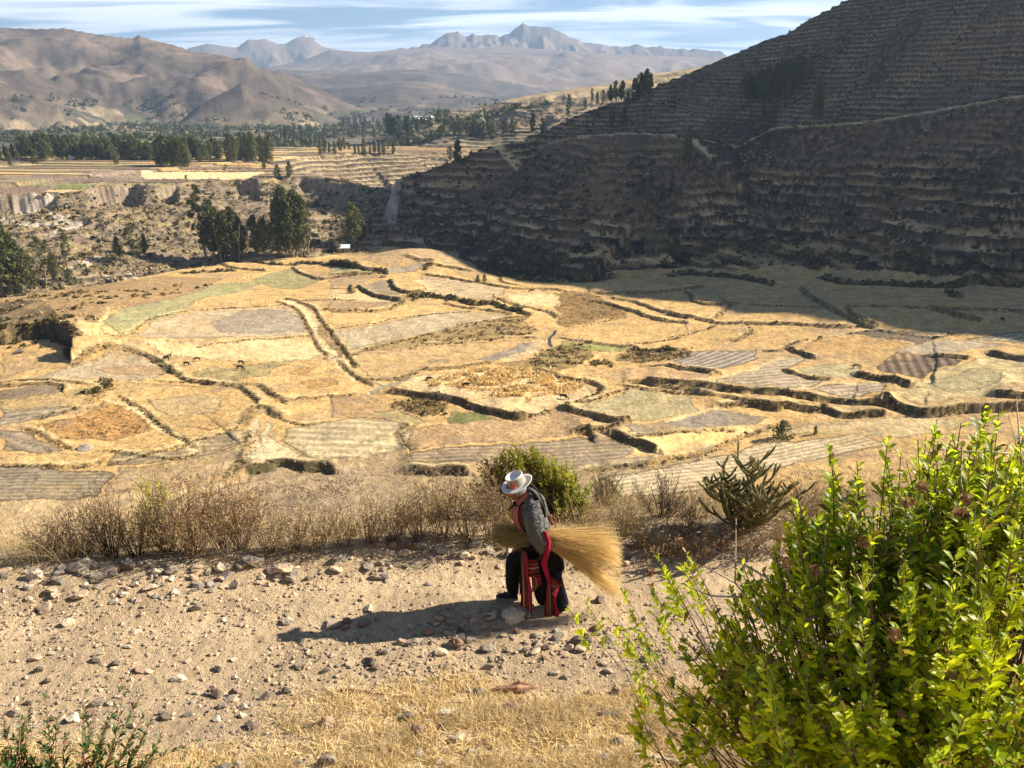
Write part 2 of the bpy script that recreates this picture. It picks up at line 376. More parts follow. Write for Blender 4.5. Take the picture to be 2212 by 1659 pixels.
# (picture trace, height of the step in metres, decay length behind it, half width of the brushy bank)
STEPS = [
 (Z4((450,785),(560,745),(700,722),(850,720),(960,740),(1040,785),(1110,840),(1200,880),(1300,890),(1430,905),(1510,925),(1560,970),(1600,1010)), 1.3, 25, .9),
 (Z4((930,735),(1020,790),(1080,825)), .9, 8, .7),
 (Z4((1480,905),(1600,908),(1640,930),(1700,985),(1760,1015)), 1.1, 20, .9),
 (Z4((1760,1015),(1900,995),(2212,960)), .7, 20, .6),
 (Z4((1730,390),(1830,430),(1880,480),(1920,560),(1940,600),(1990,680),(2030,710)), 1.0, 18, .8),
 (Z4((1780,370),(1900,410),(1960,450),(1990,500),(2040,560),(2100,640),(2160,720),(2212,790)), 1.2, 18, .8),
 (Z4((1350,145),(1440,170),(1560,180),(1640,185)), 1.6, 18, 1.2),
 (Z4((1820,165),(1850,195),(1930,225),(2000,240),(2100,225),(2212,210)), 1.6, 18, 1.0),
 (Z4((1580,130),(1700,150),(1830,150),(1900,140),(2212,170)), 1.6, 18, 1.5),
 (Z4((1850,395),(1950,385),(2212,385)), 1.2, 14, .8),
 (Z4((1980,455),(2100,450),(2212,450)), 1.5, 12, .9),
 (Z4((1130,200),(1250,195),(1380,190),(1460,185)), 1.4, 12, 1.6),
 (Z4((0,905),(100,900),(250,893),(370,905),(390,930)), 1.2, 14, .9),
 (Z4((1510,1160),(1550,1100),(1580,1050),(1650,1045),(1680,1080),(1740,1100)), 1.3, 10, 1.2),
 (Z4((1700,1100),(1780,1130),(1880,1160),(1980,1150)), .6, 10, .5),
 (Z4((1200,690),(1500,650),(1930,605)), .4, 10, .3),
 (Z4((660,640),(790,640),(880,590),(960,530),(1130,470),(1400,440),(1700,415),(1760,405)), .5, 10, .3),
 (Z4((1430,1470),(1500,1400),(1545,1370),(1560,1300),(1555,1200)), 1.6, 10, 1.0),
 (Z4((1560,1440),(1640,1430),(1720,1400),(1800,1405),(1900,1430),(2000,1415),(2060,1430)), 3.0, 22, 1.2),
 (Z4((150,1170),(250,1200),(330,1250),(430,1300)), .8, 12, .5),
 (Z4((740,970),(830,1020),(920,1080),(1000,1150),(1060,1200),(1150,1250),(1210,1290)), .6, 10, .4),
 (Z4((0,1400),(200,1405),(450,1410),(640,1385)), .8, 12, .5),
 (Z4((640,1385),(800,1370),(1100,1290),(1300,1240),(1480,1180)), .5, 12, .3),
 (Z4((960,870),(1100,880),(1250,885),(1330,895)), .5, 8, .5),
 (Z4((0,890),(150,870),(300,875),(560,905)), .5, 8, .6),
 (Z4((240,1110),(330,1080),(420,1060),(500,1040)), .8, 8, .8),
 (Z4((560,950),(640,920),(700,880)), 1.3, 8, 1.6),
 (Z4((1280,1320),(1100,1360),(850,1340),(700,1320)), .6, 8, .5),
 (Z5((400,950),(480,960),(560,980),(650,985),(760,1000),(870,1040),(960,1065),(1040,1085),(1150,1110),(1200,1105)), 3.0, 45, .9),
 (Z5((1200,1105),(1300,1085),(1400,1055),(1450,1045)), .8, 16, .6),
 (Z5((260,880),(450,860),(600,820),(800,800),(1000,770)), 1.3, 8, .9),
 (Z5((1300,820),(1400,845),(1500,870),(1600,880),(1670,910),(1660,960),(1560,1010),(1470,1040)), 1.6, 9, 1.2),
 (Z5((1450,1060),(1530,1090),(1600,1110),(1700,1140),(1800,1160)), 2.0, 22, 1.1),
 (Z5((1600,1200),(1700,1190),(1800,1180),(1850,1150)), 2.2, 18, 1.0),
 (Z5((1540,1200),(1600,1190),(1630,1230)), 2.0, 8, 1.2),
 (Z5((1740,1220),(1830,1250),(1920,1280),(2000,1315)), 3.2, 28, .9),
 (Z5((480,1170),(440,1220),(480,1310)), 2.4, 14, 1.2),
 (Z5((490,1440),(560,1440),(650,1450),(750,1440),(820,1450)), 3.0, 14, 1.4),
 (Z5((1870,895),(1960,900),(2060,925),(2150,938),(2212,942),(2280,955)), 2.2, 24, .8),
 (Z6((-100,905),(0,915),(200,935),(400,955),(700,978),(900,1005),(1200,1030),(1340,1040)), 3.4, 36, .8),
 (Z6((-280,915),(-100,940),(0,948),(200,968),(350,990),(450,1012),(560,1030),(650,1050)), 1.4, 10, .7),
 (Z6((330,1040),(450,1030),(560,1040),(650,1055),(760,1045),(900,1060),(970,1050)), 2.8, 10, .8),
 (Z6((990,1060),(1050,1090),(1120,1095),(1250,1085),(1330,1080)), 2.8, 10, .9),
 (Z6((1340,1020),(1450,1055),(1600,1090),(1800,1065),(2000,1055),(2300,1045)), 4.2, 30, .8),
 (Z6((2050,1000),(2212,1015),(2320,1010)), 3.5, 12, 1.2),
 (Z5((500,375),(560,355),(650,350),(780,370),(880,400),(1000,395),(1100,430),(1230,460)), 2.4, 9, 2.0),
 (Z5((720,395),(840,420),(960,430),(1120,455)), 1.4, 8, 1.0),
 (Z5((1050,370),(1130,400),(1200,420),(1300,440),(1370,450),(1400,480)), 1.2, 14, 1.3),
 (Z5((170,290),(250,340),(330,370),(430,385)), 2.8, 18, 1.0),
 (Z5((370,250),(390,300),(430,325),(500,340),(580,330)), 2.6, 16, 1.3),
 (Z5((0,295),(150,300)), .8, 8, .6),
 (Z5((0,455),(100,455),(200,450),(330,440),(430,400),(480,370)), 1.8, 14, .9),
 (Z5((0,150),(100,160),(200,180),(350,200)), 2.6, 12, 1.8),
 (Z5((0,215),(100,210),(260,205)), 1.2, 10, .9),
 (Z5((570,180),(620,150),(640,140)), 1.6, 8, 1.5),
 (Z5((660,155),(760,170),(870,190)), 2.0, 14, .9),
 (Z5((600,210),(700,225),(800,245),(870,255)), 1.8, 14, .9),
 (Z5((480,100),(560,125),(640,130)), 1.6, 8, 1.4),
 (Z5((900,250),(950,265),(1060,285),(1170,300),(1260,300),(1380,305),(1460,315)), 1.6, 20, .9),
 (Z5((1080,220),(1060,240),(1080,265),(1170,280)), .9, 8, .7),
 (Z5((1490,135),(1700,145),(1950,150)), 2.4, 20, .9),
 (Z5((1380,190),(1480,200),(1550,235),(1650,245),(1760,235)), 3.0, 12, 2.2),
 (Z5((1650,330),(1800,335),(1950,330),(2100,320),(2212,305),(2320,290)), 2.4, 26, .8),
 (Z5((1620,380),(1700,390),(1850,430),(1950,470),(2080,500),(2212,515)), 1.8, 10, 1.0),
 (Z5((1750,360),(1900,390),(2000,430),(2120,470),(2212,490)), 1.6, 20, .9),
 (Z5((110,750),(200,700),(400,640),(650,580)), .9, 8, .8),
 (Z5((600,645),(800,640),(1000,615),(1280,605)), .9, 10, .5),
 (Z5((0,580),(400,490),(600,460),(880,440)), .4, 8, .3),
 (Z5((1430,610),(1600,635),(1750,655),(1880,660)), 1.2, 14, .9),
 (Z5((1900,650),(2212,605)), .7, 12, .5),
 (Z5((1890,680),(2000,690),(2212,690)), 1.2, 8, 1.6),
 (Z5((1960,790),(2100,800),(2212,820),(2350,860)), 1.0, 12, .7),
 (Z5((1460,1010),(1600,1030),(1850,930)), .5, 8, .5),
 (Z5((60,760),(140,840),(200,880),(260,900)), 1.0, 6, .8),
 (Z6((-10,470),(100,485),(200,500),(300,515),(450,520),(650,520),(900,530),(1100,545),(1180,535)), 1.8, 28, .8),
 (Z6((100,320),(140,350),(150,385),(220,405),(300,410),(380,405)), 1.8, 14, 1.0),
 (Z6((380,408),(330,460),(290,500)), 1.4, 10, 1.0),
 (Z6((300,395),(500,400),(750,415),(900,420),(980,415)), .9, 14, .5),
 (Z6((0,610),(150,585),(300,535)), .8, 12, .5),
 (Z6((480,530),(520,570),(480,600),(400,630)), 1.4, 10, .8),
 (Z6((820,300),(880,360),(950,400),(1040,450),(1130,490),(1200,530),(1260,545)), 2.0, 8, 1.3),
 (Z6((1100,430),(1150,470),(1200,510),(1290,535)), 1.3, 10, 1.0),
 (Z6((1110,425),(1300,415),(1500,420),(1650,430),(1900,440),(2212,440)), 1.6, 24, .8),
 (Z6((1640,430),(1750,455),(1850,480),(1940,495)), 2.4, 18, 1.0),
 (Z6((0,220),(150,205),(320,220),(500,240),(650,280)), 2.2, 14, 2.2),
 (Z6((960,230),(1060,260),(1200,270),(1340,270),(1500,285),(1750,290),(1850,260),(2060,270),(2250,265)), 2.6, 20, 2.2),
 (Z6((1740,320),(1780,350),(1820,355)), 2.0, 8, 1.6),
 (Z6((0,60),(120,75),(230,90)), 2.4, 14, 1.8),
 (Z6((300,110),(400,130),(480,165),(560,175)), 2.0, 12, .9),
 (Z6((140,150),(260,165),(410,190)), 2.0, 12, .9),
 (Z6((180,0),(400,50),(560,60),(700,80),(880,110)), 3.4, 16, 2.2),
 (Z6((820,130),(890,160),(950,175)), 2.6, 10, 1.6),
 (Z6((990,90),(1060,115),(1140,130)), 2.6, 10, 1.8),
 (Z6((1020,150),(1060,175),(1110,185)), 2.0, 10, 1.2),
 (Z6((1420,140),(1480,165),(1560,170)), 2.6, 10, 2.0),
 (Z6((1100,0),(1300,50),(1450,90),(1620,110)), 3.4, 16, 2.4),
 (Z6((1570,150),(1620,200),(1720,220)), 2.2, 10, 1.8),
 (Z6((750,680),(800,705),(880,735)), 2.2, 10, .9),
 (Z6((720,830),(820,865),(900,885),(990,890)), 1.6, 12, .9),
 (Z6((1190,855),(1300,875),(1400,890),(1480,905)), 3.4, 14, .9),
 (Z6((1650,725),(1750,735),(1850,745)), 2.0, 10, 1.0),
 (Z6((2020,710),(2120,730),(2260,745)), 3.2, 14, .9),
 (Z6((0,800),(150,840),(300,860)), 1.3, 12, .9),
 (Z6((1110,580),(1300,560),(1480,590),(1700,605)), .6, 10, .4),
 (Z6((860,620),(760,650),(700,690),(560,690)), .8, 10, .6),
 (Z6((0,1360),(200,1330),(420,1240),(640,1160)), 1.0, 14, .8),
 (Z6((-620,1470),(-400,1420),(-200,1400),(0,1370)), .8, 14, 1.2),
 (Z6((-200,1250),(100,1215),(400,1200)), .6, 10, .7),
]
STRAW = (.63,.405,.165); PALE = (.71,.51,.26); GOLD = (.76,.50,.20); ORANGE = (.46,.255,.09); BROWN = (.33,.235,.14); GREY = (.31,.245,.17)
PLOUGH = (.22,.165,.11); GREEN = (.41,.38,.18); DGREEN = (.10,.11,.03); LGREEN = (.24,.30,.07); MARSH = (.17,.12,.045); CLAY = (.47,.35,.21); TAN = (.50,.33,.155)
# (trace, colour, amount, furrow period in m or 0, furrow direction in degrees from x)
FIELDS = [
 (Z5((-500,1400),(0,1340),(400,1300),(480,1330),(1000,1400),(1600,1430),(2000,1400),(2300,1330),(2400,1480),(1500,1700),(-400,1800)), (.31,.23,.135), .8, 0, 0),
 (Z4((-200,1600),(600,1590),(720,1560),(1400,1500),(1500,1560),(1300,1900),(-200,1900)), (.46,.34,.19), .8, 0, 0),
 (Z4((0,300),(300,260),(700,260),(1000,220),(1400,230),(1300,270),(1100,370),(900,420),(700,470),(680,560),(600,580),(440,620),(400,560),(200,540),(0,600)), (.40,.26,.125), .9, 0, 0),
 (Z4((0,380),(200,370),(340,450),(380,560),(440,640),(300,580),(150,590),(0,620)), (.15,.105,.06), .85, 0, 0),  # dark patch paints the shade on the near side of the left spur
 (Z4((500,560),(640,590),(740,630),(660,690),(500,700),(460,640)), (.70,.50,.22), .9, 0, 0),
 (Z4((650,590),(690,520),(760,460),(900,420),(1100,370),(1300,270),(1560,255),(1620,265),(1500,310),(1240,380),(1130,470),(960,540),(880,590),(800,630),(720,620)), GREEN, .9, 0, 0),
 (Z4((1540,230),(1800,170),(1850,200),(1990,245),(1900,290),(1750,300),(1600,260)), (.36,.32,.15), .9, 0, 0),
 (Z4((1450,240),(1540,205),(1780,175),(1700,200),(1560,240)), GOLD, .9, 0, 0),
 (Z4((830,660),(950,560),(1150,480),(1400,440),(1700,420),(1830,440),(1900,520),(1930,600),(1700,620),(1400,640),(1100,660)), (.52,.40,.25), .9, 0, 0),
 (Z4((1300,540),(1500,450),(1780,430),(1880,500),(1900,580),(1600,600),(1380,590)), (.33,.27,.20), .75, 0, 0),
 (Z4((800,680),(1000,650),(1200,640),(1500,625),(1300,650),(1000,672)), (.34,.28,.22), .6, 0, 0),
 (Z4((760,700),(1430,650),(1940,610),(2010,700),(1900,750),(1600,760),(1200,740),(900,700)), PALE, .8, 0, 0),
 (Z4((1180,835),(1330,790),(1480,800),(1700,755),(1850,740),(1650,840),(1500,885),(1300,885)), (.33,.30,.14), .65, 0, 0),
 (Z4((1770,830),(1900,790),(1960,800),(1870,850)), ORANGE, .7, 0, 0), (Z4((1850,890),(2050,860),(2100,910),(1950,940)), ORANGE, .6, 0, 0),
 (Z4((180,870),(450,790),(700,730),(860,725),(970,760),(1060,820),(940,870),(700,870)), (.50,.39,.24), .9, 0, 0),
 (Z4((560,800),(800,770),(1000,790),(1050,830),(900,840),(700,830)), ORANGE, .45, 0, 0),
 (Z4((0,930),(200,900),(370,900),(400,930),(200,970),(0,995)), PLOUGH, .9, 0, 0),
 (Z4((0,1050),(300,1030),(500,1040),(270,1110),(0,1150)), GREY, .9, 3, 20),
 (Z4((0,1000),(250,960),(560,930),(600,1000),(480,1030),(0,1060)), (.48,.33,.15), .8, 0, 0),
 (Z4((220,1150),(480,1090),(700,980),(780,1020),(860,1080),(960,1170),(700,1250),(400,1240)), ORANGE, .95, 0, 0),
 (Z4((0,1180),(200,1190),(320,1260),(380,1310),(180,1320),(0,1300)), GREY, .85, 3, -30),
 (Z4((780,880),(1400,910),(1520,940),(1590,1020),(1510,1150),(1300,1180),(1040,1160),(820,1000)), STRAW, .9, 0, 0),
 (Z4((900,990),(1200,960),(1400,980),(1350,1080),(1050,1100)), (.50,.38,.20), .6, 0, 0),
 (Z4((90,1330),(500,1330),(900,1290),(1250,1260),(900,1370),(450,1410),(100,1400)), GOLD, .8, 0, 0),
 (Z4((700,1330),(1100,1300),(1480,1190),(1560,1230),(1540,1290),(1100,1370),(700,1400)), (.35,.27,.16), .9, 2.2, 12),
 (Z4((760,1410),(1100,1380),(1540,1300),(1500,1390),(1430,1460),(1200,1500),(900,1540),(640,1560)), (.38,.27,.15), .85, 0, 0),
 (Z4((-200,1400),(0,1395),(450,1420),(720,1450),(590,1590),(0,1610),(-200,1600)), (.30,.24,.155), 1.0, 1.45, 4),
 (Z4((1780,1190),(2212,1110),(2400,1120),(2550,1180),(2630,1210),(2610,1290),(2400,1340),(2212,1380),(1920,1380),(1760,1260)), (.50,.40,.23), .9, 3.4, -6),
 (Z4((1960,520),(2040,560),(2140,690),(2130,750),(2010,740),(2070,690),(1960,560)), (.36,.24,.11), .9, 0, 0),
 (Z4((1560,1330),(1620,1230),(1650,1120),(1700,1160),(1680,1230),(1800,1310),(1910,1375),(1700,1400),(1550,1380)), (.74,.58,.33), .95, 0, 0),
 (Z4((1500,1500),(1800,1450),(2212,1440),(2600,1500),(2700,1600),(1500,1800),(1200,1600)), (.34,.245,.145), .8, 0, 0),
 (Z4((0,700),(300,680),(450,740),(200,800),(0,860)), TAN, .7, 0, 0),
 (Z4((1330,130),(1600,120),(1800,160),(1640,180),(1440,165)), STRAW, .9, 0, 0),
 (Z5((0,165),(150,165),(290,200),(100,205),(0,212)), (.46,.40,.20), .9, 0, 0),
 (Z5((0,225),(230,210),(300,215),(160,270),(0,290)), (.42,.29,.16), .9, 0, 0),
 (Z5((0,300),(160,310),(330,370),(430,385),(0,380)), PALE, .9, 0, 0),
 (Z5((190,290),(300,250),(370,240),(380,300),(440,340),(400,370),(250,330)), (.33,.26,.17), .9, 2.4, 30),
 (Z5((0,390),(430,390),(330,430),(200,445),(0,450)), (.36,.25,.14), .85, 0, 0),
 (Z5((330,180),(560,140),(610,150),(530,190),(380,205)), (.30,.25,.18), .9, 0, 0),
 (Z5((20,580),(400,500),(800,430),(1130,460),(900,540),(500,600),(130,690)), (.53,.42,.26), .9, 9, 120),
 (Z5((0,460),(430,400),(600,390),(800,430),(400,500),(0,560)), STRAW, .9, 0, 0),
 (Z5((110,700),(500,610),(850,510),(1100,475),(1240,460),(1200,500),(1290,560),(1200,600),(700,640),(400,680)), (.34,.24,.10), .8, 0, 0),
 (Z5((120,730),(700,650),(1270,610),(1290,650),(1200,710),(800,760),(450,850),(250,870)), TAN, .8, 0, 0),
 (Z5((900,750),(1180,650),(1280,620),(1290,640),(1230,690),(1000,760)), (.28,.24,.19), .85, 0, 0),
 (Z5((590,760),(640,740),(760,745),(740,770),(640,775)), (.27,.23,.18), .7, 0, 0),
 (Z5((280,900),(600,850),(800,815),(1300,815),(1600,880),(1640,960),(1450,1040),(1200,1100),(880,1030),(760,995),(500,950)), PALE, .95, 0, 0),
 (Z5((380,1010),(560,980),(740,1010),(720,1060),(620,1100),(480,1050)), MARSH, .9, 0, 0),
 (Z5((740,1070),(900,1060),(1080,1110),(900,1130),(730,1140)), (.16,.17,.06), .9, 0, 0),
 (Z5((1380,330),(1520,310),(1650,340),(1850,430),(1830,480),(1650,520),(1500,550),(1420,520)), (.30,.185,.075), .9, 0, 0),
 (Z5((1250,760),(1300,700),(1450,650),(1620,660),(1640,720),(1560,770),(1440,820),(1250,780)), (.23,.17,.065), .8, 0, 0),
 (Z5((1010,770),(1250,740),(1450,800),(1430,825),(1200,810)), (.22,.16,.06), .8, 0, 0),
 (Z5((1420,620),(1880,665),(1800,690),(1560,690),(1430,650)), (.20,.24,.07), .7, 0, 0),
 (Z5((1780,740),(1900,680),(2212,690),(2300,720),(2212,745),(1900,765)), (.20,.14,.06), .85, 0, 0),
 (Z5((1430,600),(1500,530),(1700,480),(1900,480),(2212,520),(2212,600),(1900,650),(1600,640)), STRAW, .85, 0, 0),
 (Z5((500,1180),(1000,1110),(1420,1070),(1560,1120),(1580,1190),(1000,1260),(480,1310)), (.45,.295,.15), .9, 0, 0),
 (Z5((500,1320),(850,1290),(1560,1220),(1740,1240),(2000,1320),(2000,1400),(1600,1430),(1000,1400),(500,1400)), (.36,.275,.18), .9, 2.0, 6),
 (Z5((1530,1080),(1870,930),(2250,970),(2300,1080),(1840,1160)), (.48,.40,.21), .9, 0, 0),
 (Z5((1820,1190),(2212,1105),(2400,1090),(2500,1120),(2300,1170),(1900,1230)), (.30,.25,.19), .9, 0, 0),
 (Z5((1900,1240),(2212,1190),(2450,1160),(2420,1230),(2212,1290),(2010,1320)), GOLD, .95, 0, 0),
 (Z5((1560,840),(1900,800),(2212,830),(2380,870),(2212,925),(1900,885)), (.56,.37,.19), .8, 0, 0),
 (Z5((0,980),(230,965),(420,1010),(560,1090),(450,1160),(300,1110),(0,1110)), TAN, .8, 0, 0),
 (Z5((230,1080),(420,1040),(600,1140),(480,1170),(330,1120)), (.36,.30,.14), .7, 0, 0),
 (Z5((1090,215),(1300,215),(1560,260),(1450,305),(1250,295),(1090,265)), STRAW, .9, 0, 0),
 (Z5((560,220),(760,240),(1120,295),(1000,380),(700,350),(600,330)), (.55,.41,.24), .9, 3, -20),
 (Z5((1500,300),(1700,250),(1950,240),(2212,300),(2000,330),(1650,330)), STRAW, .95, 0, 0),
 (Z5((1380,120),(1700,80),(2100,90),(2140,130),(1700,140),(1480,135)), PALE, .9, 0, 0),
 (Z5((1080,330),(1300,310),(1420,340),(1430,410),(1250,410),(1120,380)), PALE, .9, 0, 0),
 (Z5((200,130),(560,0),(700,60),(980,200),(900,250),(700,130),(350,170)), (.44,.30,.16), .8, 0, 0),
 (Z6((0,730),(150,695),(520,690),(560,740),(420,800),(250,860),(130,830)), (.34,.29,.23), .9, 2.6, 50),
 (Z6((0,820),(130,840),(250,890),(200,925),(0,905)), (.52,.33,.17), .8, 0, 0),
 (Z6((260,920),(420,850),(720,730),(860,730),(700,840),(990,890),(840,970),(600,950)), (.45,.36,.24), .9, 3, 10),
 (Z6((880,960),(1100,900),(1340,900),(1340,950),(1200,1010)), (.40,.32,.22), .9, 2.4, 10),
 (Z6((850,650),(1000,590),(1150,590),(1490,640),(1400,680),(1250,700),(1000,730),(880,720)), (.52,.32,.13), .9, 0, 0),
 (Z6((780,820),(1080,770),(1200,790),(1180,860),(1050,885),(850,860)), (.46,.40,.23), .8, 0, 0),
 (Z6((1270,830),(1400,705),(1640,720),(1820,760),(1700,810),(1600,850),(1550,880)), (.17,.12,.085), .95, 2.5, 70),
 (Z6((1130,580),(1300,545),(1700,600),(1550,640),(1400,620)), (.15,.12,.09), .9, 0, 0),
 (Z6((1370,690),(1600,625),(1900,620),(2100,650),(1700,720),(1500,700)), (.42,.34,.23), .9, 0, 0),
 (Z6((1850,610),(2212,560),(2400,560),(2400,640),(2212,640)), (.44,.36,.25), .9, 2.5, 30),
 (Z6((1380,980),(1700,820),(2000,720),(2212,740),(2400,760),(2400,900),(2212,900),(1900,1010),(1500,1030)), (.56,.44,.22), .9, 0, 0),
 (Z6((1600,900),(1900,810),(2100,800),(2050,920),(1750,980)), (.35,.30,.16), .7, 0, 0),
 (Z6((600,1015),(900,1025),(935,1040),(700,1035)), LGREEN, .95, 0, 0), (Z6((420,1000),(600,1030),(560,1040),(430,1020)), DGREEN, .8, 0, 0),
 (Z6((-200,1250),(0,1230),(400,1150),(640,1160),(300,1290),(0,1340),(-300,1370)), GOLD, .85, 0, 0),
 (Z6((-300,1250),(0,1150),(300,1050),(600,1110),(560,1150),(200,1190),(-200,1250)), (.27,.225,.165), .85, 0, 0),
 (Z6((-400,1480),(0,1400),(600,1260),(1200,1190),(1350,1270),(1000,1340),(700,1420),(200,1560),(-300,1600)), (.58,.46,.28), .9, 1.6, 18),
 (Z6((650,1200),(1000,1120),(1300,1100),(1700,1090),(1900,1150),(1500,1220),(1100,1200)), (.60,.45,.23), .9, 0, 0),
 (Z6((0,60),(300,40),(560,80),(880,120),(700,160),(300,110)), (.40,.31,.17), .7, 0, 0),
 (Z6((320,200),(650,170),(760,190),(700,240),(500,230)), STRAW, .9, 0, 0),
 (Z6((560,30),(900,10),(1100,30),(1300,80),(1400,130),(1000,85),(800,90)), (.44,.33,.18), .7, 0, 0),
]
TRACKS = [   # trodden tracks and ditches: trace, width, colour
 (Z4((1760,370),(1900,450),(1960,540),(1960,600),(2060,700),(2140,800),(2212,870)), 1.6, (.74,.56,.31)),
 (Z4((1580,1120),(1570,1200),(1590,1280),(1560,1380)), 1.0, (.74,.60,.38)),
 (Z4((690,990),(830,1040),(1000,1160),(1150,1260),(1230,1310)), 1.1, (.74,.56,.29)),
 (Z4((440,780),(560,735),(700,710),(860,708),(1000,750),(1150,850),(1300,880),(1480,898)), .9, (.70,.53,.27)),
 (Z4((620,640),(690,450),(760,440)), .9, (.74,.55,.24)), (Z4((600,590),(760,640),(830,620)), 1.0, (.72,.52,.22)),
 (Z4((1240,400),(1500,330),(1700,330),(1830,300)), .9, (.66,.47,.22)),
 (Z6((190,925),(420,850),(720,730)), 1.4, (.72,.55,.28)), (Z6((0,1140),(250,1060),(400,1020)), 1.2, (.74,.56,.27)),
 (Z6((860,370),(1000,440),(1100,500),(1160,540)), 1.4, (.55,.44,.24)), (Z6((1000,590),(1130,575),(1300,540)), .9, (.66,.5,.28)),
 (Z6((700,970),(900,950),(1010,900),(1340,900)), .9, (.70,.54,.28)),
 (Z5((1290,600),(1300,650),(1250,700),(1100,745)), 2.4, (.60,.45,.24)), (Z5((560,250),(640,300),(600,340)), 2.0, (.70,.54,.30)),
 (Z5((230,960),(300,920),(400,890),(470,865)), 1.2, (.30,.29,.22)),
]
def _cat(L): return np.concatenate([l[0] for l in L])
_all = np.concatenate([_cat(STEPS), _cat(FIELDS), _cat(TRACKS)])
_w = at(_all[:, 0], _all[:, 1])
def _split(L, k):
    o = []
    for l in L:
        n = len(l[0]); o.append((_w[k:k + n, :2],) + tuple(l[1:])); k += n
    return o, k
STEPS_W, _k = _split(STEPS, 0); FIELDS_W, _k = _split(FIELDS, _k); TRACKS_W, _k = _split(TRACKS, _k)
def densify(P, n=3):
    """Catmull-Rom through the traced points so banks bend softly"""
    P = np.asarray(P)
    if len(P) < 3: return P
    Q = np.vstack([2 * P[0] - P[1], P, 2 * P[-1] - P[-2]]); out = []
    for i in range(1, len(Q) - 2):
        for t in np.arange(n) / n:
            a, b, c, d = Q[i - 1], Q[i], Q[i + 1], Q[i + 2]
            out.append(.5 * ((2 * b) + (c - a) * t + (2 * a - 5 * b + 4 * c - d) * t * t + (3 * b - a - 3 * c + d) * t ** 3))
    out.append(P[-1]); return np.array(out)
STEPS_W = [(densify(s[0]),) + s[1:] for s in STEPS_W]
# spur on the left with its steep shaded side
_s = at(*Z4((-300,640),(-100,640),(0,640),(150,612),(300,600),(390,620),(440,645),(468,690),(462,730)).T)
STEPS_W.append((densify(_s[:, :2]), 7.0, 34, 2.6))
# tracks on the face of the mesa
_t = [ZA((-200,780),(0,715),(200,650),(440,560),(620,470),(720,430),(870,400),(1000,370),(1180,345)), ZA((0,770),(300,765),(780,770),(900,780)), ZA((560,900),(700,830),(900,785)),
      ZA((440,590),(560,640),(680,720),(780,775)), ZA((760,1260),(900,1210),(1000,1160),(1080,1130)), ZA((0,720),(100,700))]
MTRACK_W = [at(p[:, 0], p[:, 1])[:, :2] for p in _t]

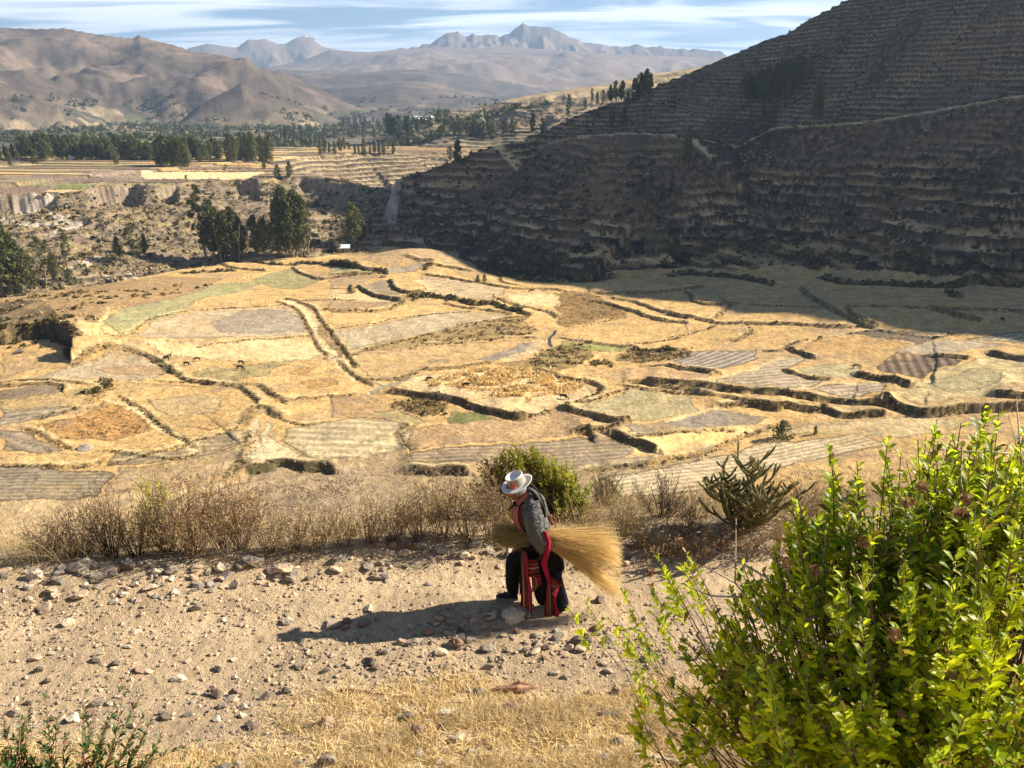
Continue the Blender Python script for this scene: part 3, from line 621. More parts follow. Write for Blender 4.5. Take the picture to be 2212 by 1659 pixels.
def detail(x, y, z, lid):
    """adds the man-made steps, terraces and small relief; returns height, colour, furrow phase, furrow strength"""
    n = len(x); r = np.hypot(x, y); a = np.arctan2(x, y)
    col = np.zeros((n, 3), np.float32); ph = np.zeros(n, np.float32); fs = np.zeros(n, np.float32)
    C = lambda c: np.array(c, np.float32)
    def put(m, c, w=None):
        if w is None: col[m] = C(c)
        else: col[m] = col[m] * (1 - w[:, None]) + C(c) * w[:, None]
    n1 = fbm(x / 22, y / 22, 4, 61); n2 = fbm(x / 4.0, y / 4.0, 3, 62); n3 = pn(x / 1.1, y / 1.1, 63)
    wx = x + 1.3 * pn(x / 7, y / 7, 64) ; wy = y + 1.3 * pn(x / 7, y / 7, 65)
    # ---- valley floor
    v = (lid == 0) | (lid == 4) | (lid == 2)
    put(lid == 0, STRAW)
    w = ss(.1, .6, n1)[lid == 0]; put(lid == 0, BROWN, w * .55)
    near = (r > 60) & (r < 560) & ((lid == 0) | (lid == 1) | ((lid == 4) & (z < -46)) | ((lid == 2) & (y < 400)))
    z = z.copy()
    bank = np.zeros(n, np.float32)
    ix = np.where(near)[0]
    X, Y = wx[ix], wy[ix]
    for P, c, am, per, ang in FIELDS_W:
        lo = P.min(0) - 2; hi = P.max(0) + 2
        b = (X > lo[0]) & (X < hi[0]) & (Y > lo[1]) & (Y < hi[1])
        if not b.any(): continue
        j = ix[b]; ins = inpoly(X[b], Y[b], P); j = j[ins]
        if len(j) == 0: continue
        put(j, c, np.full(len(j), am, np.float32))
        t = math.radians(ang)
        e_, _, _, _ = polydist(wx[j], wy[j], np.vstack([P, P[:1]])); eb = (1 - ss(.25, .75, np.abs(e_) + .25 * n3[j])) * (n2[j] > -.45)
        col[j] *= 1 + .22 * (rnd(np.array([int(P[0, 0] * 7)]), np.array([int(P[0, 1] * 7)]), 77)[0] - .5); put(j, (.17, .125, .07), eb * .75)
        if per:
            ph[j] = ((-math.sin(t)) * x[j] + math.cos(t) * y[j]) / per; fs[j] = 1.0 if per < 5 else .35
        else: fs[j] = 0
    for P, wd, c in TRACKS_W:
        lo = P.min(0) - 4; hi = P.max(0) + 4
        b = (X > lo[0]) & (X < hi[0]) & (Y > lo[1]) & (Y < hi[1])
        if not b.any(): continue
        j = ix[b]; d, arc, ov, _ = polydist(X[b], Y[b], P)
        w = (1 - ss(wd * .5, wd * 1.1, np.abs(d) + .5 * n3[j])) * .85
        put(j, c, w); z[j] -= .15 * w; fs[j] *= (1 - w)
    X, Y = (x + .6 * pn(x / 5, y / 5, 66))[ix], (y + .6 * pn(x / 5, y / 5, 67))[ix]
    for P, h, L, bw in STEPS_W:
        h = h * (.44 if h < 5 else .85)
        lo = P.min(0) - L * 2.2 - 5; hi = P.max(0) + L * 2.2 + 5
        b = (X > lo[0]) & (X < hi[0]) & (Y > lo[1]) & (Y < hi[1])
        if not b.any(): continue
        j = ix[b]; d, arc, ov, tot = polydist(X[b], Y[b], P)
        e = np.exp(-(np.clip(ov, 0, None) / (2.5 if h < 5 else 6)) ** 2)
        hh = h * (.8 + .35 * pn(arc / 9., arc * 0, 68)) * e
        up = ss(-.2, .55, d) * np.exp(-np.clip(d - 1.5, 0, None) / L)
        z[j] += hh * up + .25 * min(1, h / 2) * np.exp(-((d - .9) / .8) ** 2) * e
        z[j] -= .35 * min(1, h / 2) * np.exp(-((d + .7) / .7) ** 2) * e
        wn = ss(bw * 1.5, bw * .3, np.abs(d - .25) + .5 * n3[j] * bw) * (ov < 1.0)
        bank[j] = np.maximum(bank[j], wn * min(1.0, .35 + h / 2.4))
        # bright dry grass lip on top of the bank
        lip = np.exp(-((d - bw - 1.0) / .7) ** 2) * (ov < 1.0) * .6
        put(j, (.72, .55, .27), lip * (n2[j] > -.3))
        fs[j] *= np.clip(1 - wn - lip, 0, 1)
    jb = np.where(bank > .02)[0]
    brush = np.stack([.085 + .05 * n3[jb], .062 + .035 * n3[jb], .032 + .015 * n3[jb]], 1).astype(np.float32)
    g = ss(.15, .5, n1[jb])[:, None]
    brush = brush * (1 - .6 * g) + np.array([.07, .075, .025], np.float32) * .6 * g
    col[jb] = col[jb] * (1 - bank[jb, None]) + brush * bank[jb, None]
    # stubble, patches of bare soil and rank grass
    m = lid == 0
    col[m] *= (1 + .13 * n1 + .22 * n2 + .16 * n3)[m, None]
    pt = ss(.28, .75, fbm(x / 9 + 5, y / 6, 4, 69))[m]; put(m, (.30, .235, .16), pt * .45)
    pt = ss(.35, .8, fbm(x / 30 + 9, y / 14, 4, 70))[m]; put(m, (.46, .31, .13), pt * .5)
    z[m] += (.05 * n3 + .12 * n2)[m]
    # stream
    st = at(*Z5((1040,350),(1080,385),(1130,405)).T)[:, :2]
    # ---- slope under the track (mostly hidden) and near ground
    m = lid == 1
    nx, ny = x[m], y[m]
    e = np.interp(nx, EDGE_X, EDGE_Y); ne = 5.75 + .05 * nx
    c = np.tile(C((.53, .395, .245)), (m.sum(), 1))
    k1 = fbm(nx * 1.1, ny * 1.1, 4, 71); k2 = pn(nx * 7, ny * 7, 72)
    c = c * (1 + .20 * k1 + .06 * k2)[:, None]
    rut = np.exp(-((ny - 6.58 + .04 * k1) / .24) ** 2) + np.exp(-((ny - 7.3 - .02 * nx + .04 * k1) / .22) ** 2); c = c * (1 + .16 * rut)[:, None]
    gr = ss(-.15, .45, ne + .12 - ny + .5 * k1) * ss(-2.6, -.8, nx + .5 * k1)
    gr = np.maximum(gr, ss(.1, .5, 5.0 - ny + .4 * k1) * .9)
    c = c * (1 - gr[:, None] * .75) + np.array([.66, .50, .27], np.float32) * (1 - .2 * k2[:, None]) * gr[:, None] * .75
    g2 = ss(e - .1, e + .35, ny + .15 * k1)
    far = np.array([.40, .30, .17], np.float32) * (1 + .2 * k1)[:, None]
    c = c * (1 - g2[:, None]) + far * g2[:, None]
    col[m] = c
    mm = m & (r < 30)
    z[mm] += .020 * fbm(x[mm] * 1.6, y[mm] * 1.6, 4, 73) + .010 * pn(x[mm] * 9, y[mm] * 9, 74)
    # ---- terraces
    def terrace(m, step, seed, strip, ax, ay, tread, trc, ric, amt):
        X, Y, Zz = x[m], y[m], z[m]
        s = (X * ax + Y * ay) / strip + .8 * pn(X / strip * .7, Y / strip * .7, seed)
        cell = np.floor(s); cf = s - cell
        off = step * (rnd(cell, cell * 0 + 3, seed) + .55 * pn(X / 45, Y / 45, seed + 1) + .18 * pn(X / 9, Y / 9, seed + 2))
        q = (Zz + off) / step; k = np.floor(q); f = q - k
        f2 = np.where(f < tread, f * .22, .22 * tread + (1 - .22 * tread) * ss(tread, min(tread + .22, .99), f))
        Zn = (k + f2) * step - off
        am = amt[m] if hasattr(amt, '__len__') else amt
        z[m] = Zz * (1 - am) + Zn * am
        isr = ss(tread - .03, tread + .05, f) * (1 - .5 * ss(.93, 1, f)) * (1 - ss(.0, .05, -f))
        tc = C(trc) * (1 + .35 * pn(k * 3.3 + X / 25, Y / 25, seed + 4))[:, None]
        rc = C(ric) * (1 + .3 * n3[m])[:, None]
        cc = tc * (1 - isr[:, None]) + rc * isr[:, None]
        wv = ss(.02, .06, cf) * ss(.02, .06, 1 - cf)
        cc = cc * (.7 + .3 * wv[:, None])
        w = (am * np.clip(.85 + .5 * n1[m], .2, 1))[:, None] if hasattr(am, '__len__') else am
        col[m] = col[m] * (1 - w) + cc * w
    # right hill
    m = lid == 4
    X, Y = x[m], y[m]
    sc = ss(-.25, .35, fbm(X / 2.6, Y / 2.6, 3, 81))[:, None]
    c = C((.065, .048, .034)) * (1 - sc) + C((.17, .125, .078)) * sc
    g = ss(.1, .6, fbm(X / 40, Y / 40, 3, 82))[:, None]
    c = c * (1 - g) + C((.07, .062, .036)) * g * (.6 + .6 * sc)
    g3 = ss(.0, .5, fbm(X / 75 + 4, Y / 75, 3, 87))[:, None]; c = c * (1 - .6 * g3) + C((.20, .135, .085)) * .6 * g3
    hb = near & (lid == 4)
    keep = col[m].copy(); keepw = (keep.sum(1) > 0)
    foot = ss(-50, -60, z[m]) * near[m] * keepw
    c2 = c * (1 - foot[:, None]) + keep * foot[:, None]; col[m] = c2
    z[m] += .5 * fbm(X / 6, Y / 6, 3, 83) + .25 * n3[m]
    kn = np.zeros(n); mi = np.where(m)[0]
    for S_, wd, sg in ((SPUR1, 50, 1), (SPUR2, 26, 1)):
        d, arc, ov, _ = polydist(x[mi], y[mi], S_[0]); kn[mi] = np.maximum(kn[mi], (d < 2) * (1 - ss(wd * .6, wd, -d)) * (ov < 5) * .9)
    kn *= .75 + .6 * fbm(x / 50, y / 50, 2, 89)
    for S_, w_ in ((SPUR1, 3.2), (SPUR2, 5.0)):  # crest strips coloured pale to stand for sunlight on the dry grass
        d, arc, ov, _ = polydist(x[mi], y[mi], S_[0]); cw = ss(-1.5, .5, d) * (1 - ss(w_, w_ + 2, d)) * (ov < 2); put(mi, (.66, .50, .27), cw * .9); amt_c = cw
    amt = np.clip(.95 - 1.15 * kn, 0, 1) * np.clip(.85 + 1.5 * fbm(x / 50, y / 34, 3, 84) + .45 * n2, .12, 1)
    lo = (lid == 4) & (z <= -47); hi = (lid == 4) & (z > -47)
    hi2 = hi & (z > -22 + 8 * pn(x / 60, y / 60, 79)); hi1 = hi & ~hi2
    terrace(hi1, 4.1, 185, 50, -.45, .89, .46, (.52, .38, .20), (.055, .040, .028), amt)  # straw treads brightened in colour to carry the sunlit terrace edges
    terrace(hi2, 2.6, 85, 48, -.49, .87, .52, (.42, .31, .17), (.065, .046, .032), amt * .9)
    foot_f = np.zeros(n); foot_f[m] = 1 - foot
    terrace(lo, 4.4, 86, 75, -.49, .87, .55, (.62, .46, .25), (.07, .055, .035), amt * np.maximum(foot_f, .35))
    for S_, w_ in ((SPUR1, 3.2), (SPUR2, 5.0)):  # painted sunlit crest strips again, over the terrace colours
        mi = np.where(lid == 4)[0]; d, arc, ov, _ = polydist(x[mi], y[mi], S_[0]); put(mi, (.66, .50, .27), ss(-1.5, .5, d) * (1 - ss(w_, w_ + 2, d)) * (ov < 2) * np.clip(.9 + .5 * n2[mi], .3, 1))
    # pale rock face at its left end
    d = x + 70; mm = (lid == 4) & (d < 4) & (d > -13) & (z > -66) & (y > 400) & (y < 560); put(mm, (.34, .28, .23)); col[mm] *= (1 + .35 * ridged(x / 5, z / 14, 3, 88)[mm] - .2)[:, None]
    # amphitheatre
    m = lid == 3; put(m, (.27, .20, .13)); col[m] *= (1 + .3 * n2[m])[:, None]
    sl = m & (z < -50.3)
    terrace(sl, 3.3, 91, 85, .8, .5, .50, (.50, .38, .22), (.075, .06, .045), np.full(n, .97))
    m2 = sl & (z < -71); col[m2] *= 1.15
    # mesa top and its face
    m = lid == 2
    X, Y = x[m], y[m]
    sc = fbm(X / 5, Y / 5, 4, 101)
    c = np.tile(C((.265, .20, .135)), (m.sum(), 1)); c *= (1 + .28 * sc)[:, None]
    dk = ss(.02, .4, fbm(X / 3.2, Y / 2.4, 3, 102) + .25 * pn(X / 40, Y / 40, 103))[:, None]
    c = c * (1 - dk * .75) + C((.125, .105, .055)) * dk * .75
    yl = ss(.35, .7, fbm(X / 26, Y / 26, 3, 104))[:, None]; c = c * (1 - .45 * yl) + C((.46, .34, .15)) * .45 * yl
    z[m] += .35 * n3[m] + .5 * n2[m]
    col[m] = c
    d, arc, ov, _ = polydist(x[m], y[m], MESA_SPUR); ad = np.abs(d); ins = inpoly(x[m], y[m], MESA_POLY)
    ppx, ppy = topx(x[m], y[m], z[m])
    # cliffs of pale conglomerate with gullies, in stretches
    st = np.maximum(ss(-60, 0, arc - 60) * (arc < 250), 0)
    cl = (~ins) * (1 - ss(12, 20, ad + 3 * sc)) * cliff_zone(X, Y) * .85
    fl = ridged(arc / 3.4, z[m] / 30, 3, 106)
    cc = C((.38, .295, .215)) * (.55 + .30 * fl[:, None] + .35 * fbm(X / 3, Y / 3, 3, 109)[:, None])
    col[m] = col[m] * (1 - cl[:, None]) + cc * cl[:, None]
    z[m] += cl * (fl - .8) * 1.2
    # terraces on part of the face
    amt = np.zeros(n); amt[m] = (~ins) * ss(10, 22, ad) * ss(.0, .25, fbm(x[m] / 60 + 3, y[m] / 60, 2, 107) + .35 * ss(-190, -130, x[m]))
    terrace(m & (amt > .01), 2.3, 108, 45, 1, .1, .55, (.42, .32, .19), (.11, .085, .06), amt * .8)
    for P in MTRACK_W:
        mi = np.where(m)[0]; d2, _, o2, _ = polydist(x[mi], y[mi], P); w = 1 - ss(1.6, 2.8, np.abs(d2) + n3[mi] * .5)
        put(mi, (.52, .43, .33), w * .9); z[mi] -= .5 * w
    # fields on the plateau: strips
    mi = np.where((lid == 2) | ((lid == 3) & (z > -51)) )[0]
    insi = inpoly(x[mi], y[mi], MESA_POLY) | (lid[mi] == 3); mi = mi[insi]
    X, Y = x[mi] + 4 * pn(x[mi] / 40, y[mi] / 40, 110), y[mi] + 3 * pn(x[mi] / 40, y[mi] / 40, 111)
    row = np.floor(Y / 17 + .35 * np.sin(X / 60)); cx = np.floor(X / 58 + rnd(row, row * 0, 112)); rr = rnd(cx, row, 113)
    pal = np.array([STRAW, (.60, .44, .22), (.40, .29, .16), (.26, .18, .125), (.30, .215, .15), (.19, .135, .09), (.33, .27, .14), TAN], np.float32)
    c = pal[np.clip((rr * 8).astype(int), 0, 7)]
    fr = np.abs((Y / 17 + .35 * np.sin(X / 60)) - row - .0); fr = np.minimum(fr, 1 - fr) * 17
    w = (1 - ss(.8, 1.8, fr + n3[mi]))[:, None]; c = c * (1 - w) + C((.10, .085, .045)) * w
    col[mi] = c * (1 + .12 * n2[mi])[:, None]; z[mi] += (row % 3) * .5 * ss(520, 560, y[mi])
    # named plateau fields
    for P, cc in ((ZA((0,400),(540,395),(400,450),(0,465)), (.25,.175,.125)), (ZA((320,290),(420,275),(1470,330),(1290,345),(330,318)), (.24,.175,.13)), (ZA((150,320),(1100,350),(980,385),(560,370),(0,350)), (.30,.245,.14)),
                  (ZA((520,385),(700,355),(1020,365),(900,385)), (.20,.25,.07)), (ZA((850,270),(1480,235),(1550,270),(1560,310),(1100,290)), (.33,.245,.175)),
                  (ZA((1540,230),(1960,215),(2500,230),(2900,240),(2700,290),(2100,310),(1600,310),(1540,270)), (.80,.62,.33))):
        Pw = on_plane(P[:, 0], P[:, 1], -52.0)[:, :2]; k = inpoly(x[mi], y[mi], Pw); col[mi[k]] = C(cc)
    # ---- far country
    fm = lid >= 5
    if fm.any():
        X, Y, L_ = x[fm], y[fm], lid[fm]; R_ = r[fm]
        def vor(X, Y, sx, sy, seed):
            gx = X / sx; gy = Y / sy; ix_ = np.floor(gx); iy_ = np.floor(gy); bd = np.full(X.shape, 9.); bi = np.zeros(X.shape)
            for i in (-1, 0, 1):
                for j in (-1, 0, 1):
                    qx = ix_ + i; qy = iy_ + j; dx = qx + rnd(qx, qy, seed) - gx; dy = qy + rnd(qx, qy, seed + 1) - gy; d = dx * dx + dy * dy
                    k = d < bd; bd[k] = d[k]; bi[k] = rnd(qx, qy, seed + 2)[k]
            return bi
        cells = vor(X + 30 * pn(X / 90, Y / 90, 121), Y, 70, 46, 122)
        pal = np.array([(.20,.155,.105), (.34,.265,.16), (.14,.115,.08), (.105,.09,.065), (.17,.135,.095), (.08,.075,.05), (.19,.15,.10), (.11,.11,.065)], np.float32)
        pf = pal[np.clip((cells * 8).astype(int), 0, 7)]
        br = np.tile(C((.165, .12, .092)), (len(X), 1)) * (1 + .35 * fbm(X / 120, Y / 120, 5, 124))[:, None]
        lt = ss(.0, .6, fbm(X / 420, Y / 420, 4, 125))[:, None]; br = br * (1 - .4 * lt) + C((.33, .245, .16)) * .4 * lt
        dk = ss(.12, .5, fbm(X / 130, Y / 60, 5, 126, .6))[:, None]; br = br * (1 - .7 * dk) + C((.07, .062, .045)) * .7 * dk
        zf = z[fm]
        lowm = np.where(L_ == 5, 1.0, np.where((L_ == 7) | (L_ == 8) | (L_ == 9), ss(10, -45, zf), np.where(L_ == 10, .35 * ss(20, -50, zf), np.where(L_ == 6, ss(0, -30, zf) * .5, 0))))[:, None]
        rv = ss(.55, .95, ridged(X / 520 + .3 * pn(X / 200, Y / 200, 129), Y / 380, 4, 130))[:, None] * (L_ < 11)[:, None]; br = br * (1 - .55 * rv) + C((.085, .07, .055)) * .55 * rv  # dark ravine lines put gully shade into the colour
        c = br * (1 - lowm) + pf * lowm
        c[L_ >= 11] = (C((.24, .175, .13)) * (1 + .25 * fbm(X / 700, Y / 700, 4, 127))[:, None])[L_ >= 11]
        cn = (L_ == 5) & (zf < -67); c[cn] = (C((.14, .115, .085)) * (1 + .4 * ridged(X / 30, Y / 60, 3, 128))[:, None])[cn]  # canyon coloured darker to carry the shadow on its cliff
        col[fm] = c
        m6 = (lid == 6) & (z < -2)
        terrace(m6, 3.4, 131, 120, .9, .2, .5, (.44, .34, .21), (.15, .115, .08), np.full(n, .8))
        cl = (lid == 6) & (z >= -2); col[cl] = C((.42, .315, .18)) * (1 + .35 * fbm(x / 30, y / 30, 4, 133))[cl, None]
    return z, np.clip(col, .012, .85), ph, fs

def wrap_up(x, y):
    z, lid = base(x, y, True); z, c, ph, fs = detail(x, y, z, lid); return z, c, ph, fs, lid
def ground(x, y):
    """height of the finished ground, any points"""
    x = np.atleast_1d(np.asarray(x, float)); y = np.atleast_1d(np.asarray(y, float)); return wrap_up(x, y)[0]
def place(px, py):
    """finished ground under a picture point"""
    q = at(np.atleast_1d(px), np.atleast_1d(py)); z = ground(q[:, 0], q[:, 1]); return np.column_stack([q[:, 0], q[:, 1], z])

# ------------------------------------------------------------------ ground material
def mat_new(name):
    m = bpy.data.materials.new(name); m.use_nodes = True; nt = m.node_tree; b = nt.nodes['Principled BSDF']
    b.inputs['Roughness'].default_value = .9; b.inputs['Specular IOR Level'].default_value = .2
    return m, nt, b
def ground_mat(name, s1, s2, var, bump, bdist, furrow=True):
    m, nt, b = mat_new(name); L = nt.links.new
    at_ = nt.nodes.new('ShaderNodeAttribute'); at_.attribute_name = 'cover'
    geo = nt.nodes.new('ShaderNodeNewGeometry')
    n1 = nt.nodes.new('ShaderNodeTexNoise'); n1.inputs['Scale'].default_value = s1; n1.inputs['Detail'].default_value = 5; n1.inputs['Roughness'].default_value = .65
    n2 = nt.nodes.new('ShaderNodeTexNoise'); n2.inputs['Scale'].default_value = s2; n2.inputs['Detail'].default_value = 4; n2.inputs['Roughness'].default_value = .6
    L(geo.outputs['Position'], n1.inputs['Vector']); L(geo.outputs['Position'], n2.inputs['Vector'])
    mr = nt.nodes.new('ShaderNodeMapRange'); mr.inputs['From Min'].default_value = .3; mr.inputs['From Max'].default_value = .7
    mr.inputs['To Min'].default_value = 1 - var; mr.inputs['To Max'].default_value = 1 + var
    L(n1.outputs['Fac'], mr.inputs['Value'])
    mu = nt.nodes.new('ShaderNodeVectorMath'); mu.operation = 'SCALE'; L(at_.outputs['Color'], mu.inputs[0]); L(mr.outputs[0], mu.inputs['Scale'])
    mr2 = nt.nodes.new('ShaderNodeMapRange'); mr2.inputs['From Min'].default_value = .35; mr2.inputs['From Max'].default_value = .65
    mr2.inputs['To Min'].default_value = 1 - var * .6; mr2.inputs['To Max'].default_value = 1 + var * .6; L(n2.outputs['Fac'], mr2.inputs['Value'])
    mu2 = nt.nodes.new('ShaderNodeVectorMath'); mu2.operation = 'SCALE'; L(mu.outputs[0], mu2.inputs[0]); L(mr2.outputs[0], mu2.inputs['Scale'])
    last = mu2.outputs[0]
    add = nt.nodes.new('ShaderNodeMath'); add.operation = 'ADD'; L(n1.outputs['Fac'], add.inputs[0])
    hs = nt.nodes.new('ShaderNodeMath'); hs.operation = 'MULTIPLY'; hs.inputs[1].default_value = .5; L(n2.outputs['Fac'], hs.inputs[0]); L(hs.outputs[0], add.inputs[1])
    hgt = add.outputs[0]
    if furrow:
        p = nt.nodes.new('ShaderNodeAttribute'); p.attribute_name = 'phase'; f = nt.nodes.new('ShaderNodeAttribute'); f.attribute_name = 'furrow'
        wob = nt.nodes.new('ShaderNodeMath'); wob.operation = 'MULTIPLY'; wob.inputs[1].default_value = .35; L(n2.outputs['Fac'], wob.inputs[0])
        pa = nt.nodes.new('ShaderNodeMath'); pa.operation = 'ADD'; L(p.outputs['Fac'], pa.inputs[0]); L(wob.outputs[0], pa.inputs[1])
        sc = nt.nodes.new('ShaderNodeMath'); sc.operation = 'MULTIPLY'; sc.inputs[1].default_value = 2 * PI; L(pa.outputs[0], sc.inputs[0])
        si = nt.nodes.new('ShaderNodeMath'); si.operation = 'SINE'; L(sc.outputs[0], si.inputs[0])
        fm = nt.nodes.new('ShaderNodeMath'); fm.operation = 'MULTIPLY'; L(si.outputs[0], fm.inputs[0]); L(f.outputs['Fac'], fm.inputs[1])
        # colour darkens in the furrow and lightens on the ridge between
        mr3 = nt.nodes.new('ShaderNodeMapRange'); mr3.inputs['From Min'].default_value = -1; mr3.inputs['From Max'].default_value = 1
        mr3.inputs['To Min'].default_value = .80; mr3.inputs['To Max'].default_value = 1.12; L(fm.outputs[0], mr3.inputs['Value'])
        mu3 = nt.nodes.new('ShaderNodeVectorMath'); mu3.operation = 'SCALE'; L(last, mu3.inputs[0]); L(mr3.outputs[0], mu3.inputs['Scale']); last = mu3.outputs[0]
        hf = nt.nodes.new('ShaderNodeMath'); hf.operation = 'MULTIPLY'; hf.inputs[1].default_value = .28; L(fm.outputs[0], hf.inputs[0])
        ad2 = nt.nodes.new('ShaderNodeMath'); ad2.operation = 'ADD'; L(hgt, ad2.inputs[0]); L(hf.outputs[0], ad2.inputs[1]); hgt = ad2.outputs[0]
    L(last, b.inputs['Base Color'])
    bp = nt.nodes.new('ShaderNodeBump'); bp.inputs['Strength'].default_value = bump; bp.inputs['Distance'].default_value = bdist
    L(hgt, bp.inputs['Height']); L(bp.outputs[0], b.inputs['Normal'])
    b.inputs['Roughness'].default_value = .95; b.inputs['Specular IOR Level'].default_value = .1
    return m
M_NEAR = ground_mat('track_soil', 14, 80, .20, 1.0, .06, False)
M_MID = ground_mat('field_soil', .8, 3.5, .30, 1.0, .5)
M_FAR = ground_mat('distant_soil', .035, .2, .22, 1.0, 4.0)

def ring(r, az):
    R, A = np.meshgrid(r, az, indexing='ij'); return (R * np.sin(A)), (R * np.cos(A))
def emit(name, sel, X, Y, Z, colr, ph, fs, mat, kind='structure'):
    """one mesh out of the quads picked by sel (rows-1, cols-1)"""
    nr, nc = X.shape
    idx = np.arange(nr * nc).reshape(nr, nc)
    q = np.stack([idx[:-1, :-1], idx[:-1, 1:], idx[1:, 1:], idx[1:, :-1]], -1)[sel][:, ::-1]
    if len(q) == 0: return None
    u, inv = np.unique(q.ravel(), return_inverse=True)
    V = np.stack([X.ravel()[u], Y.ravel()[u], Z.ravel()[u]], 1)
    me = np_mesh(name, V, inv.reshape(q.shape), [mat], smooth=True, attrs={'cover': colr.reshape(-1, 3)[u], 'phase': ph.ravel()[u], 'furrow': fs.ravel()[u]})
    return tag(obj(name, me), kind=kind)
def cols(n, lim, left=-75, right=120, k=26):
    c = np.arctan(np.linspace(-lim, lim, n)); e0, e1 = c[0], c[-1]
    L = e0 + (math.radians(left) - e0) * (np.arange(k, 0, -1) / k) ** 1.7; R = e1 + (math.radians(right) - e1) * (np.arange(1, k + 1) / k) ** 1.7
    return np.concatenate([L, c, R])
Q = 1.0      # mesh fineness, 1 = final
def build_ground():
    # near: track and bank
    r = np.concatenate([np.linspace(.3, 3.6, 20, endpoint=False), np.geomspace(3.6, 11, int(230 * Q)), np.geomspace(11.3, 96, 60)])
    az = cols(int(380 * Q), .92, -100, 110, 20)
    X, Y = ring(r, az); z, c, ph, fs, lid = wrap_up(X.ravel(), Y.ravel()); Z = z.reshape(X.shape)
    emit('ground', np.ones((X.shape[0] - 1, X.shape[1] - 1), bool), X, Y, Z, c, ph, fs, M_NEAR)
    # middle: one lattice, cut up by landform
    names = {0: 'valley_floor', 1: 'valley_floor', 2: 'left_plateau', 3: 'terraced_bowl', 4: 'right_hillside'}
    for (a, b, step, n, lim) in ((96, 335, .0040, 900, .73), (335, 980, .0023, 880, .72)):
        r = np.geomspace(a, b, int(math.log(b / a) / step * Q)); az = cols(int(n * Q), lim)
        X, Y = ring(r, az); z, c, ph, fs, lid = wrap_up(X.ravel(), Y.ravel()); Z = z.reshape(X.shape); lid = lid.reshape(X.shape)
        li = lid[:-1, :-1]; li = np.where(li == 1, 0, li); li = np.where(li >= 5, 3, li)
        for k in (0, 2, 3, 4):
            emit(names[k], li == k, X, Y, Z, c, ph, fs, M_MID)
    r = np.concatenate([np.geomspace(980, 2000, int(170 * Q)), np.sort(np.concatenate([np.geomspace(2010, 9600, int(250 * Q)), [4590, 4600, 4610, 6990, 7000, 7010, 7975, 7990, 7998, 8000, 8002, 8010, 8890, 8900, 8903]])), np.geomspace(9700, 14000, 10)])
    az = cols(int(820 * Q), .70, -60, 80, 12)
    X, Y = ring(r, az); z, c, ph, fs, lid = wrap_up(X.ravel(), Y.ravel()); Z = z.reshape(X.shape); lid = lid.reshape(X.shape); li = lid[:-1, :-1]
    grp = {'far_plain': (0, 1, 2, 3, 5), 'middle_hill': (4, 6), 'left_mountain': (7,), 'left_foothill': (8, 9), 'far_foothills': (10,), 'mountain_slope': (11,), 'volcano_ridge': (12,), 'mountain_peak': (13,)}
    for nme, ks in grp.items(): emit(nme, np.isin(li, ks), X, Y, Z, c, ph, fs, M_FAR)
build_ground()
# air
def haze():
    m = bpy.data.materials.new('air'); m.use_nodes = True; nt = m.node_tree; nt.nodes.clear()
    out = nt.nodes.new('ShaderNodeOutputMaterial'); v = nt.nodes.new('ShaderNodeVolumePrincipled')
    v.inputs['Color'].default_value = (.46, .68, 1.0, 1); v.inputs['Density'].default_value = HAZE; v.inputs['Anisotropy'].default_value = .2
    nt.links.new(v.outputs[0], out.inputs['Volume'])
    x0, x1, y0, y1, z0, z1 = -14500, 14500, -200, 14500, -420, 980
    V = np.array([(x, y, z) for z in (z0, z1) for y in (y0, y1) for x in (x0, x1)], float)
    F = np.array([(0, 2, 3, 1), (4, 5, 7, 6), (0, 1, 5, 4), (2, 6, 7, 3), (0, 4, 6, 2), (1, 3, 7, 5)])
    tag(obj('haze', np_mesh('haze', V, F, [m])), kind='stuff')
HAZE = 0.95e-4
haze()
